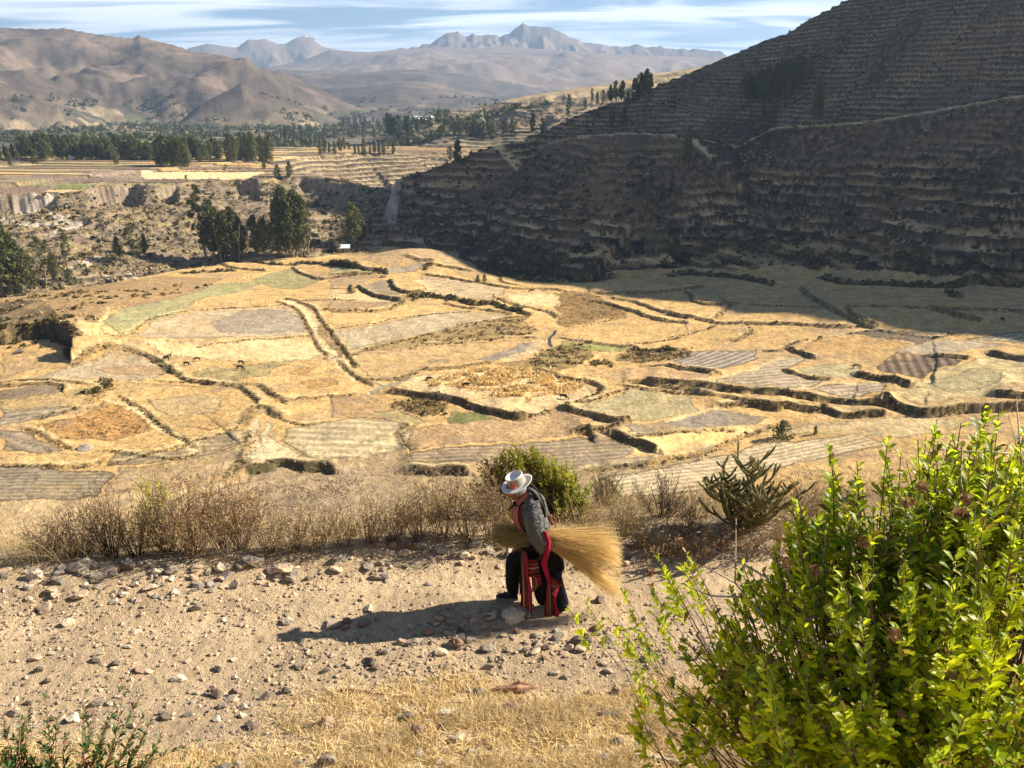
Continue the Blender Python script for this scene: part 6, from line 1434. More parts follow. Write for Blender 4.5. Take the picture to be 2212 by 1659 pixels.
# ------------------------------------------------------------------ dry grass and straw litter
def ribbons(P, D, L, w, rng, bend=.35, seg=3, taper=True):
    """grass blades: roots P, unit directions D, lengths L"""
    n = len(P); side = np.cross(D, rand_dirs(n, rng)); side /= np.linalg.norm(side, axis=1)[:, None] + 1e-9
    bd = rand_dirs(n, rng); bd[:, 2] = -np.abs(bd[:, 2]) * .6
    rows = []
    for i in range(seg + 1):
        t = i / seg; c = P + D * (L * t)[:, None] + bd * (L * bend * t * t)[:, None]; ww = (np.asarray(w) * (1 - t * .85 if taper else 1))
        ww = np.broadcast_to(ww, (n,))[:, None]; rows.append(c - side * ww * .5); rows.append(c + side * ww * .5)
    V = np.stack(rows, 1).reshape(-1, 3); b = (np.arange(n) * (2 * (seg + 1)))[:, None]
    F = np.concatenate([np.stack([b + 2 * i, b + 2 * i + 1, b + 2 * i + 3, b + 2 * i + 2], -1) for i in range(seg)], 1).reshape(-1, 4)
    return V, F
M_STRAW = leafy('dry_straw', (.50, .35, .15), (.94, .74, .40), .25, .7, .2, 3.0); M_PSTRAW = leafy('bleached_straw', (.42, .31, .16), (.72, .57, .33), .2, .7, .2, 3.0)
M_WEED = leafy('dead_weed', (.22, .15, .07), (.64, .48, .24), .15, .8, .1, 4.0); M_STEM = flat('dry_stem', (.20, .14, .09), var=.35, scale=4); M_DSTEM = flat('dark_twig', (.09, .06, .04), var=.3, scale=4)
def turf(name, n, seed, dens, l0, l1, w, mat, bend=.3, up=(.2, 1.0), seg=1, yr=(3.4, 9.0)):
    rng = np.random.default_rng(seed); y = rng.uniform(yr[0], yr[1], n); x = rng.uniform(-1, 1, n) * (y * .74 + .8); k = rng.random(n) < dens(x, y); x, y = x[k], y[k]; z = ground(x, y)
    n = len(x); D = rand_dirs(n, rng); D[:, 2] = rng.uniform(up[0], up[1], n); D /= np.linalg.norm(D, axis=1)[:, None]
    V, F = ribbons(np.stack([x, y, z], 1), D, rng.uniform(l0, l1, n), w, rng, bend, seg); return tag(obj(name, np_mesh(name, V, F, [mat])), kind='stuff')
def g_mask(x, y):
    k1 = fbm(x * 1.1, y * 1.1, 4, 71); ne = 5.75 + .05 * x
    a = ss(-.15, .45, ne + .12 - y + .5 * k1) * ss(-2.6, -.8, x + .5 * k1); return np.clip(np.maximum(a, ss(.1, .5, 5.0 - y + .4 * k1) * .9), 0, 1)
turf('straw_turf', 190000, 71, lambda x, y: g_mask(x, y) * (.25 + .75 * (pn(x * 5, y * 5, 303) > -.1)), .03, .11, .007, M_STRAW, .4, (.2, 1.4), 1, (3.4, 6.3))
turf('straw_turf', 60000, 72, lambda x, y: g_mask(x, y) * (pn(x * 2, y * 2, 304) > .0) * (y < 5.6), .06, .20, .0045, M_PSTRAW, .4, (.4, 1.2), 2, (3.4, 5.4))
turf('straw_litter', 16000, 73, lambda x, y: .22 + .5 * g_mask(x, y), .02, .06, .004, M_PSTRAW, .1, (-.02, .08), 1, (3.6, 8.4))
def v_mask(x, y):
    e = np.interp(x, EDGE_X, EDGE_Y); return (np.exp(-((y - e + .1) / .22) ** 2) * (pn(x * 1.6, x * 0, 305) > -.05) * ((x > -1.8) | (pn(x * 3, y * 3, 306) > .2)))
turf('verge_grass', 30000, 74, v_mask, .03, .11, .006, M_STRAW, .4, (.3, 1.2), 1, (6.6, 9.2))
def w_mask(x, y):
    e = np.interp(x, EDGE_X, EDGE_Y); return ss(-.05, .25, y - e) * (.25 + .75 * ss(-.2, .3, pn(x * 1.3, y * 1.3, 307)))
turf('dry_weeds', 22000, 75, w_mask, .12, .50, .0055, M_WEED, .35, (.6, 2.2), 2, (7.0, 10.6))
turf('dry_weeds', 9000, 76, w_mask, .15, .62, .005, M_PSTRAW, .4, (.8, 2.6), 2, (7.2, 10.4))

# ------------------------------------------------------------------ shrubs
def leaf_shape(P, D, Nn, L, Wd, fold=.12):
    """obovate leaves: base P, direction D, normal Nn; 8 triangles each as 4 quads"""
    n = len(P); S = np.cross(D, Nn); S /= np.linalg.norm(S, axis=1)[:, None] + 1e-9; Nn = np.cross(S, D)
    t = np.array([0, .35, .7, 1.0]); w = np.array([.06, .34, .5, .10]); curl = np.array([0, .02, .0, -.10])
    rows = []
    for a, b, c in zip(t, w, curl):
        mid = P + D * (L * a)[:, None] + Nn * (L * c)[:, None]
        for s in (-1, 0, 1): rows.append(mid + S * (Wd * b * s)[:, None] + Nn * (Wd * fold * abs(s) * b * 2)[:, None])
    V = np.stack(rows, 1).reshape(-1, 3); b = (np.arange(n) * 12)[:, None]
    F = np.concatenate([np.stack([b + 3 * i + j, b + 3 * i + j + 1, b + 3 * i + j + 4, b + 3 * i + j + 3], -1) for i in range(3) for j in range(2)], 1).reshape(-1, 4)
    return V, F
M_LEAF = leafy('green_shrub_leaf', (.09, .18, .012), (.70, .76, .045), .65, .42, .45, 2.2, (1.7, 1.6, .5))
M_YLEAF = leafy('yellowing_leaf', (.42, .27, .03), (.60, .44, .06), .45, .45, .4, 2.2)
M_BLEAF = leafy('withered_leaf', (.12, .06, .025), (.36, .19, .07), .2, .6, .3, 2.2)
M_OLEAF = leafy('olive_shrub_leaf', (.13, .19, .018), (.66, .64, .07), .55, .5, .4, 2.2)
M_TWIG = flat('brown_twig', (.13, .085, .055), .7, .3, .3, 6); M_GTWIG = flat('pale_twig', (.34, .26, .17), .7, .3, .25, 6)
def shoots(base, ends, rng, r0=.006, sag=.12, k=4):
    """stems from near the base to each end, sharing lower wood"""
    b = Bag(); dirs = []
    for e in ends:
        s = base + rng.normal(0, .06, 3) * [1, 1, .2]; v = e - s; L = np.linalg.norm(v); m = s + v * .5 + np.array([0, 0, -sag * L]) + rng.normal(0, .05 * L, 3); m2 = s + v * .8 + np.array([0, 0, -sag * .5 * L]) + rng.normal(0, .025 * L, 3)
        path = np.array([s, s + (m - s) * .55, m, m2, e]); b.add(*tube(path, [r0 * 1.3, r0, r0 * .75, r0 * .5, r0 * .3], k, False)); d = e - m2; dirs.append(d / np.linalg.norm(d))
    return b, np.array(dirs)
def rosettes(E, D, rng, n, span, L, Wd, up=.35, spread=1.25):
    """n leaves round the last span of every shoot"""
    m = len(E); t = rng.random((m, n)) ** .8; P = E[:, None] - D[:, None] * (span * t)[..., None]
    a = rng.random((m, n)) * 6.28; ref = np.cross(D, np.array([.3, .2, 1.])); ref /= np.linalg.norm(ref, axis=1)[:, None] + 1e-9; r2 = np.cross(D, ref)
    out = ref[:, None] * np.cos(a)[..., None] + r2[:, None] * np.sin(a)[..., None]
    d = D[:, None] * (1.15 - .7 * t)[..., None] + out * spread + np.array([0, 0, up]); d /= np.linalg.norm(d, axis=-1)[..., None]
    nn = D[:, None] * .9 - out * .6 + np.array([0, 0, .35]) + rng.normal(0, .3, d.shape)
    l = L * (.42 + .85 * rng.random((m, n))) * (.65 + .35 * np.minimum(1, t * 3))
    return P.reshape(-1, 3), d.reshape(-1, 3), nn.reshape(-1, 3), l.ravel(), l.ravel() * Wd
def PT(px, py, d): r = ray(px, py); return r * d           # ray() has unit depth
# the big bush in the right foreground
rng = np.random.default_rng(81)
BUSH_BASE = np.array([2.05, 2.75, 0.]); BUSH_BASE[2] = ground(2.05, 2.75)[0]
LOBES = [(1630,1270,3.25,.22,12),(1760,1210,3.2,.26,20),(1890,1140,3.1,.30,40),(2040,1060,3.1,.30,42),(2160,990,3.2,.24,30),(2110,945,3.2,.10,6),(1580,1370,3.25,.28,17),(1750,1340,3.0,.34,36),(1930,1250,2.9,.38,60),(2110,1160,2.9,.38,64),(2190,1060,3.0,.30,44),
 (1650,1480,3.1,.28,22),(1800,1500,2.8,.36,54),(1990,1440,2.7,.40,64),(2180,1340,2.8,.42,64),(1900,1630,2.6,.33,44),(2130,1590,2.6,.38,52),(1510,1440,3.3,.18,7),(2330,1120,3.0,.45,40),(2360,1480,2.8,.45,34),(1700,1600,2.9,.26,16),(1470,1520,3.2,.16,9),
 (1480,1220,3.5,.08,3),(1440,1245,3.6,.08,3),(1800,1050,3.2,.06,2),(1700,1170,3.3,.10,4)]
E = []
for px, py, d, r, n in LOBES:
    c = PT(px, py, d); E.append(c + rand_dirs(int(n * 1.25), rng) * r * rng.random((int(n * 1.25), 1)) ** .45)
E = np.concatenate(E)
TW = np.array([PT(*p) for p in ((1225,1312,3.9),(1262,1296,3.9),(1345,1278,3.8),(1362,1325,3.8),(1400,1262,3.7),(1338,1345,3.9),(1310,1330,3.9),(1395,1385,3.6),(1360,1460,3.5),(1350,1390,3.7),(1420,1200,3.7),(1368,1520,3.4),(1355,1560,3.3),(1480,1185,3.6),(1790,965,3.3),(1798,990,3.3),(2130,868,3.2),(2140,880,3.2),(2025,905,3.2),(1410,1325,3.7))])
st, D = shoots(BUSH_BASE, E, rng, .0065, .10); st2, D2 = shoots(BUSH_BASE + [-.35, .1, .25], TW, rng, .005, .16)
bush = empty('bush', (0, 0, 0)); tag(bush, 'big bright green leafy bush filling the lower right foreground', 'bush')
sm = Bag(); sm.add(np.concatenate(st.V), np.concatenate(st.F)); sm.add(np.concatenate(st2.V), np.concatenate(st2.F)); obj('stems', sm.mesh('stems', [M_TWIG], True), bush)
# bare grey twigs that stick out of the crown
b = Bag()
for p0, p1 in (((2110,1200,2.9),(2080,960,3.1)),((2212,1250,2.8),(2150,1000,3.0)),((1650,1330,3.1),(1590,1120,3.3)),((1730,1280,3.1),(1640,1180,3.3)),((2190,1160,2.9),(2195,860,3.0)),((2180,980,3.0),(2130,1010,3.0)),((1600,1290,3.2),(1480,1265,3.5)),((1880,1300,2.8),(1850,1240,2.8)),((1660,1250,3.1),(1520,1180,3.4))):
    a, c = PT(*p0), PT(*p1); b = Bag(); m = (a + c) / 2 + rng.normal(0, .04, 3); b.add(*tube([a, m, c], [.005, .004, .002], 5)); b.add(*tube([m, m + (c - a) * .25 + rng.normal(0, .05, 3)], [.003, .0015], 4)); obj('dead_twig', b.mesh('dead_twig', [M_GTWIG], True), bush)
EE = np.concatenate([E, TW]); DD = np.concatenate([D, D2]); DD[:, 2] += .5; DD /= np.linalg.norm(DD, axis=1)[:, None]
P, d, nn, l, w = rosettes(EE, DD, rng, 25, .26, .049, .44)
V, F = leaf_shape(P, d, nn, l, w); V = V.reshape(-1, 12, 3); depthc = P[:, 1] * cP - P[:, 2] * sP; px, py = topx(P[:, 0], P[:, 1], P[:, 2])
vis = (px > 1150) & (px < 2212) & (py < 1659) & (py > 850)
score = l / depthc * vis - .0 * depthc; dens_ = depthc + .25 * (py < 1250)
near_first = np.argsort(np.where(vis, depthc - 3 * l, 99))[:2600]; pick = near_first[np.argsort(-l[near_first])[:300]]
rest = np.ones(len(P), bool); rest[pick] = False
lf = F.reshape(-1, 6, 4)[0]
lr = rng.random(len(P)); mi = np.where(lr < .90, 0, np.where(lr < .955, 1, 2))
Vr = V[rest]; Fr = (lf[None] + (np.arange(len(Vr)) * 12)[:, None, None]).reshape(-1, 4)
o = obj('foliage', np_mesh('foliage', Vr.reshape(-1, 3), Fr, [M_LEAF, M_YLEAF, M_BLEAF], np.repeat(mi[rest], 6), True), bush); o['kind'] = 'stuff'
uV, uF = leaf_shape(np.zeros((1, 3)), np.array([[0, 1., 0]]), np.array([[0, 0, 1.]]), np.array([1.]), np.array([.42]))
LM = [np_mesh('leaf', uV, uF, [m], smooth=True) for m in (M_LEAF, M_YLEAF, M_BLEAF)]
for i in pick:
    y_ = Vector(d[i]); s_ = Vector(np.cross(d[i], nn[i])).normalized(); n_ = s_.cross(y_)
    o = obj('leaf', LM[mi[i]], bush); o.matrix_world = Matrix.LocRotScale(Vector(P[i]), Matrix((s_, y_, n_)).transposed().to_quaternion(), Vector((l[i],) * 3))
b = Bag()
for px_, py_, dd_ in ((1990,1052,3.0),(1960,1085,2.9),(2090,1078,2.9),(1760,1232,3.1),(1868,1170,3.0),(1470,1170,3.6),(1405,1235,3.7),(2070,1105,2.8),(1930,1370,2.7),(1700,1215,3.1)):
    c = PT(px_, py_, dd_ - .22); b = Bag(); b.add(*leaf_tris(c + rand_dirs(30, rng) * .016, .016, rng)); obj('seed_head', b.mesh('seed_head', [M_BLEAF]), bush)

def shrub_parts(seed, H, spread, ns, nl, ll, lw, nt=5, lean=(0, 0), bare=.35):
    rng = np.random.default_rng(seed); b = Bag(); P, D = [], []
    for i in range(ns):
        a = rng.random() * 6.28; r = spread * math.sqrt(rng.random()); h = H * (.55 + .5 * rng.random()) * (1 - .35 * (r / spread) ** 2)
        e = np.array([r * math.cos(a) + lean[0] * h, r * math.sin(a) + lean[1] * h, h]); s = np.array([e[0] * .15, e[1] * .15, -.05]) + rng.normal(0, .02, 3) * [1, 1, 0]
        m = s * .5 + e * .5 + rng.normal(0, .05 * H, 3); path = np.array([s, m, e]); b.add(*tube(path, [.0042, .003, .0016], 3, False))
        for j in range(nt):
            t = bare + (1 - bare) * rng.random(); c = s * (1 - t) ** 2 + 2 * t * (1 - t) * m + t * t * e; v = rand_dirs(1, rng)[0]; v[2] = abs(v[2]) * .9 + .25; q = c + v * H * .16 * (.5 + rng.random()); b.add(*tube([c, q], [.0022, .0012], 3, False))
            kk = max(1, nl // (ns * nt)); tt = rng.random((kk, 1)); P.append(c + (q - c) * tt + rng.normal(0, .006, (kk, 3))); D.append(v + rng.normal(0, .5, (kk, 3)))
    P = np.concatenate(P); D = np.concatenate(D); D /= np.linalg.norm(D, axis=1)[:, None]; n = len(P)
    S = np.cross(D, rand_dirs(n, rng)); S /= np.linalg.norm(S, axis=1)[:, None] + 1e-9; L = ll * (.5 + .9 * rng.random((n, 1))); Wd = L * lw
    V = np.stack([P, P + D * L * .5 - S * Wd * .5, P + D * L, P + D * L * .5 + S * Wd * .5], 1).reshape(-1, 3); F = np.arange(n * 4).reshape(n, 4)
    return b, V, F
def shrub(name, px, py, d_off, seed, H, spread, ns, nl, ll, lw, smat, lmats, lprob, label, cat='shrub', group=None, nt=5, lean=(0, 0), bare=.35, q=None):
    q = place(px, py)[0] if q is None else q
    if d_off: q = np.array([q[0], q[1] + d_off, ground(q[0], q[1] + d_off)[0]])
    b, V, F = shrub_parts(seed, H, spread, ns, nl, ll, lw, nt, lean, bare); t = empty(name, q); tag(t, label, cat, group)
    obj('stems', b.mesh('stems', [smat], True), t); rng = np.random.default_rng(seed + 1); mi = np.searchsorted(np.cumsum(lprob), rng.random(len(F)))
    obj('leaves', np_mesh('leaves', V, F, lmats, np.clip(mi, 0, len(lmats) - 1)), t); return t
M_RLEAF = leafy('rusty_dry_leaf', (.26, .13, .05), (.56, .34, .15), .25, .8, .1, 4); M_DLEAF = leafy('dark_dry_leaf', (.085, .055, .035), (.24, .165, .10), .15, .8, .1, 4)
DR = [M_RLEAF, M_WEED, M_DLEAF]
shrub('dry_shrub', 395, 1232, 0.29, 401, 1.02, .42, 60, 3600, .022, .5, M_STEM, DR, (.6, .25, .15), 'tall rusty brown dried shrub in the middle of the left verge')
shrub('dry_shrub', 330, 1225, 0.39, 402, .95, .34, 44, 2400, .022, .5, M_STEM, [M_WEED, M_OLEAF, M_DLEAF], (.5, .2, .3), 'brown shrub with a few green shoots left of the rusty one')
shrub('dry_shrub', 500, 1225, 0.34, 403, .85, .36, 50, 2800, .022, .5, M_STEM, DR, (.55, .3, .15), 'reddish dried shrub right of the tallest rusty one')
shrub('dry_shrub', 450, 1222, 0.44, 404, .92, .34, 40, 2200, .022, .5, M_STEM, DR, (.5, .3, .2), 'dried shrub between the rusty and the reddish one')
shrub('dry_shrub', 205, 1222, 0.34, 405, .92, .34, 60, 1700, .018, .5, M_DSTEM, [M_DLEAF, M_WEED], (.75, .25), 'nearly bare dark stemmed shrub behind the banded boulder')
shrub('dry_shrub', 140, 1218, 0.34, 406, .72, .32, 44, 1500, .018, .5, M_DSTEM, [M_DLEAF, M_WEED], (.7, .3), 'low dark stemmed shrub behind the cream boulder')
shrub('dry_shrub', 60, 1222, 0.34, 407, .62, .34, 36, 1400, .02, .5, M_STEM, [M_WEED, M_DLEAF, M_OLEAF], (.5, .35, .15), 'low brown shrub at the left edge of the far verge')
shrub('dry_shrub', 262, 1226, 0.39, 408, .80, .3, 40, 1700, .02, .5, M_DSTEM, [M_DLEAF, M_WEED], (.6, .4), 'dark dried shrub between the boulders and the rusty shrub')
shrub('green_shrub', 322, 1200, .35, 409, 1.08, .20, 20, 700, .032, .4, M_TWIG, [M_LEAF, M_OLEAF], (.6, .4), 'fresh green shoots rising behind the brown shrub on the left')
for i, (px, py, h, l) in enumerate([(575,1212,.62,'low dried weed left of the wide pale slab'),(625,1206,.58,'grey brown weed behind the wide pale slab'),(680,1200,.55,'pale weed right of the wide slab'),(735,1195,.58,'thin dried weed beside the angular grey boulder'),(795,1188,.66,'dry weed left of the stone pile'),(850,1182,.72,'dried weed behind the stone pile'),(905,1180,.78,'tall dried weed right of the stone pile'),(955,1180,.82,'dry brown shrub with dark seed heads left of the straw bundle'),(1010,1182,.85,'dense brown shrub just left of the person'),(1060,1182,.95,'brown leafy shrub behind the cut ends of the bundle')]):
    shrub('dry_shrub', px, py, .12, 420 + i, h, .28 if i < 6 else .32, 30 if i < 6 else 34, 900 if i < 6 else 2000, .02, .5, M_STEM, [M_PSTRAW if i < 6 else M_WEED, M_DLEAF, M_RLEAF], (.6, .2, .2), l)
# bush behind the person
def PTD(px, py, y): r = ray(px, py); return r * (y / r[1])
rng = np.random.default_rng(83); bb = np.array([.62, 8.75, 0]); bb[2] = ground(bb[0], bb[1])[0]
E = []
for px, py, yy, r, n in ((1060,1010,8.9,.20,20),(1100,985,9.0,.22,22),(1150,975,9.1,.18,18),(1180,1020,9.0,.26,34),(1220,1030,9.0,.22,28),(1250,1060,8.9,.2,24),(1210,1080,8.8,.24,26),(1150,1060,8.9,.26,26),(1040,1060,8.8,.22,20),(1230,1110,8.7,.2,16),(1090,1080,8.8,.22,18),(1265,1090,8.7,.12,8)):
    E.append(PTD(px, py, yy) + rand_dirs(n * 2, rng) * r * rng.random((n * 2, 1)) ** .4)
E = np.concatenate(E); st, D = shoots(bb, E, rng, .006, .05, 3); t = empty('green_shrub', (0, 0, 0)); tag(t, 'yellow green leafy shrub directly behind the person with the hat', 'shrub')
obj('stems', st.mesh('stems', [M_TWIG], True), t); D[:, 2] += .4; D /= np.linalg.norm(D, axis=1)[:, None]
P, d, nn, l, w = rosettes(E, D, rng, 26, .28, .056, .5); V, F = leaf_shape(P, d, nn, l, w); V = V.reshape(-1, 12, 3)[:, [1, 6, 10, 8]]
pxx = topx(P[:, 0], P[:, 1], P[:, 2])[0]; lr = rng.random(len(P)); brown = np.clip((1130 - pxx) / 120, .04, .6); mi = np.where(lr < brown, 2, np.where(lr < brown + .14, 1, 0))
obj('leaves', np_mesh('leaves', V.reshape(-1, 3), np.arange(len(V) * 4).reshape(-1, 4), [M_OLEAF, M_YLEAF, M_BLEAF], mi), t)
b = Bag(); c = PTD(1119, 1005, 8.6); b.add(*tube([c + [.02, 0, -.5], c + [-.01, 0, 0], c + [.03, 0, .28]], [.008, .006, .003], 5)); obj('dead_twig', b.mesh('dead_twig', [M_DSTEM]), t)
shrub('green_shrub', 1318, 1112, .5, 440, .60, .28, 60, 2600, .016, .4, M_DSTEM, [M_GSCRUB, M_OLEAF], (.75, .25), 'small dark green shrub right of the shrub behind the person')
shrub('dry_shrub', 1440, 1140, .3, 441, .62, .42, 70, 2600, .015, .4, M_DSTEM, [M_DLEAF, M_WEED], (.6, .4), 'dark brown spiky shrub left of the cactus')
shrub('dry_shrub', 1250, 1170, .05, 442, .45, .3, 40, 1200, .02, .5, M_STEM, [M_WEED, M_RLEAF], (.6, .4), 'low dried weed behind the golden end of the bundle')
shrub('dry_shrub', 1345, 1162, .05, 443, .5, .32, 44, 1400, .02, .5, M_STEM, [M_WEED, M_RLEAF, M_OLEAF], (.5, .35, .15), 'dried weed between the outcrop and the bright slab')
shrub('dry_shrub', 1490, 1165, .1, 444, .5, .3, 40, 1200, .02, .5, M_STEM, [M_WEED, M_RLEAF], (.6, .4), 'rusty weed at the foot of the cactus')
shrub('dry_shrub', 1640, 1170, .2, 445, .6, .4, 50, 1600, .02, .5, M_STEM, [M_WEED, M_DLEAF, M_OLEAF], (.5, .3, .2), 'brown weed right of the cactus, behind the big bush')
shrub('dry_shrub', 1750, 1150, .2, 446, .7, .5, 50, 1800, .02, .5, M_STEM, [M_WEED, M_DLEAF], (.5, .5), 'brown weed farther right behind the big bush')
for i, (px, py, h, l) in enumerate([(1385,1185,.34,'low pale weed just right of the bright slab'),(1420,1200,.3,'little dry weed in front of the long leaning slab'),(1465,1195,.36,'dry weed right of the long leaning slab'),(1515,1205,.34,'rusty weed on the verge below the cactus'),(1560,1190,.42,'dry weed under the left arms of the cactus'),(1300,1195,.26,'small dry weed under the straw ends'),(1620,1200,.4,'dry weed under the right arms of the cactus'),(1690,1190,.45,'dried weed at the top edge of the big bush')]):
    shrub('dry_shrub', px, py, .02, 460 + i, h, .22, 26, 900, .018, .5, M_STEM, [M_PSTRAW, M_RLEAF, M_WEED], (.45, .3, .25), l)
# cactus
def cactus():
    rng = np.random.default_rng(90); q = place(1600, 1148)[0]; t = empty('cactus', q); tag(t, 'dark olive branching cactus standing on the far verge', 'cactus'); b = Bag(); sp = Bag()
    def arm(p, v, L, r, dep):
        n = 5; path = [p]; c = p.copy(); vv = v.copy()
        for i in range(n):
            vv = vv + np.array([0, 0, .20]) + rng.normal(0, .05, 3); vv /= np.linalg.norm(vv); c = c + vv * L / n; path.append(c.copy())
        path = np.array(path); rad = r * np.array([.8, 1.05, 1, 1.05, .95, .35]) * (1 + .08 * rng.normal(size=6)); b.add(*tube(path, rad, 7))
        ns = int(L * 420); tt = rng.random(ns) * n; i0 = np.minimum(tt.astype(int), n - 1); P = path[i0] + (path[i0 + 1] - path[i0]) * (tt - i0)[:, None]; D = rand_dirs(ns, rng); sp.add(*ribbons(P + D * r * .8, D, np.full(ns, .022), .0022, rng, 0, 1))
        if dep > 0:
            for _ in range(rng.integers(2, 4)):
                k = rng.integers(1, n); a = rng.random() * 6.28; arm(path[k], np.array([math.cos(a), math.sin(a) * .7, .25]), L * rng.uniform(.5, .75), r * .88, dep - 1)
    for i in range(13):
        a = i / 13 * 6.28 + rng.random() * .5; arm(np.array([.05 * math.cos(a), .05 * math.sin(a), 0]), np.array([math.cos(a) * .85, math.sin(a) * .6, 1.05]), rng.uniform(.52, .80), .017, 3)
    obj('stems', b.mesh('stems', [M_CACT], True), t); obj('spines', sp.mesh('spines', [M_SPINE]), t)
M_CACT = flat('cactus_skin', (.11, .105, .035), .7, .2, .3, 12); M_SPINE = flat('cactus_spines', (.42, .33, .16))
cactus()
# green weeds in the bottom left corner
def weeds():
    rng = np.random.default_rng(95); spec = [(60,1690,130,.0),(100,1690,60,.1),(20,1690,220,.0),(150,1660,240,.2),(250,1660,250,.1),(180,1690,60,0),(30,1680,120,0),(110,1620,180,0),(5,1690,20,0),(75,1560,80,0)]
    L = [((18,1700),(8,1540)),((60,1700),(62,1520)),((110,1700),(98,1495)),((95,1700),(30,1590)),((185,1700),(183,1500)),((185,1680),(262,1480)),((215,1690),(300,1505)),((150,1700),(140,1590)),((250,1700),(330,1545)),((20,1700),(10,1620)),((130,1690),(85,1600)),((190,1690),(230,1560)),((60,1700),(20,1620)),((210,1690),(420,1600))]
    L = L + [((a[0] + rng.uniform(-40, 40), 1700), (c[0] + rng.uniform(-45, 45), c[1] + rng.uniform(0, 70))) for a, c in L]
    t = empty('weed', (0, 0, 0)); tag(t, 'clump of green leaved weeds with reddish stems in the bottom left corner', 'weed'); b = Bag(); P, D, N, LL, WW = [], [], [], [], []
    for (a, c) in L:
        p0, p1 = PT(a[0], a[1], 4.1), PT(c[0], c[1], 4.15 + rng.uniform(-.15, .15)); m = (p0 + p1) / 2 + rng.normal(0, .02, 3); b.add(*tube([p0, m, p1], [.0045, .0035, .002], 4)); dv = (p1 - m) / np.linalg.norm(p1 - m)
        n = 52; tt = rng.random(n); pp = p0 * (1 - tt[:, None]) ** 2 + 2 * (tt * (1 - tt))[:, None] * m + (tt ** 2)[:, None] * p1; o = rand_dirs(n, rng); o[:, 2] *= .4
        P.append(pp); D.append(dv * .8 + o); N.append(dv - o * .5 + rng.normal(0, .2, (n, 3))); LL.append(.062 * (.5 + .6 * rng.random(n)) * (1.1 - .5 * tt)); WW.append(LL[-1] * .34)
    P, D, N, LL, WW = map(np.concatenate, (P, D, N, LL, WW)); D /= np.linalg.norm(D, axis=1)[:, None]; V, F = leaf_shape(P, D, N, LL, WW)
    obj('stems', b.mesh('stems', [M_RSTEM], True), t); mi = (rng.random(len(P)) < .12).astype(int); obj('leaves', np_mesh('leaves', V, F, [M_WLEAF, M_BLEAF], np.repeat(mi, 6), True), t)
M_RSTEM = flat('reddish_stem', (.26, .12, .08)); M_WLEAF = leafy('dark_green_weed_leaf', (.035, .075, .018), (.12, .19, .05), .35, .45, .4, 2.5, (1.2, 1.3, .6))
weeds()
# bark, sticks, scrap
q = place(*ZRx(1215, 1222))[0]; b = Bag(); b.add(*tube(q + np.array([(-.22, 0, .02), (-.1, .01, .03), (.03, -.01, .05), (.2, .02, .035)]), [.012, .028, .034, .008], 7)); b.add(*tube(q + np.array([(-.05, .03, .04), (.05, .05, .07), (.14, .04, .05)]), [.008, .018, .004], 6))
M_BARKR = flat('red_bark', (.30, .16, .10), var=.35, scale=14); tag(obj('bark_piece', b.mesh('bark_piece', [M_BARKR])), 'curled reddish piece of bark lying in the foreground straw', 'bark')
q = place(*ZRx(330, 1220))[0]; b = Bag(); b.add(*tube(q + np.array([(-.19, .03, .015), (0, 0, .02), (.19, -.03, .015)]), [.013, .012, .008], 6)); tag(obj('stick', b.mesh('stick', [M_BARKR])), 'reddish brown stick lying in the straw left of the foreground centre', 'stick')
q = place(*ZRx(2050, 1630))[0]; b = Bag(); b.add(*tube(q + np.array([(-.16, .03, .03), (0, 0, .025), (.15, -.03, .02)]), [.022, .012, .02], 7)); tag(obj('stick', b.mesh('stick', [M_ST['pale']])), 'bleached pale stick near the bottom beside the bush', 'stick')
q = place(*ZRx(830, 1342))[0]; V, F = rock_mesh(66, 3); V = V * [.085, .05, .02] + q + [0, 0, .015]; tag(obj('scrap', np_mesh('scrap', V, F, [M_WHITE], smooth=True)), 'crumpled white scrap lying in the straw', 'scrap')
q = place(*[(184, 974)][0])[0]; o = stone(q, 3.6, 1.7, 'grey', 'grey boulder alone in the rusty grass field on the left', None, 5, 'boulder')
q = place(*Z4((110, 700))[0])[0]; stone(q, 4.2, 1.6, 'grey', 'boulder in the shaded hollow under the left spur', None, 6, 'boulder')
q = place(*Z5((340, 225))[0])[0]; stone(q, 4.0, 2.0, 'pale', 'pale boulder on the bank above the hollow terraced field', None, 7, 'boulder')
L = [(215 + i * 6.5 + rr_.uniform(-3, 3), 600 + rr_.uniform(-6, 7)) for i in range(14)]
for i, q in enumerate(place([l[0] for l in L], [l[1] for l in L])): stone(q, rr_.uniform(2, 4.5), rr_.uniform(1.2, 2.4), rr_.choice(['grey', 'pale']), 'pale boulder in the stream bed at the foot of the cliff slope', 'boulders in the stream bed', i + 20, 'boulder')
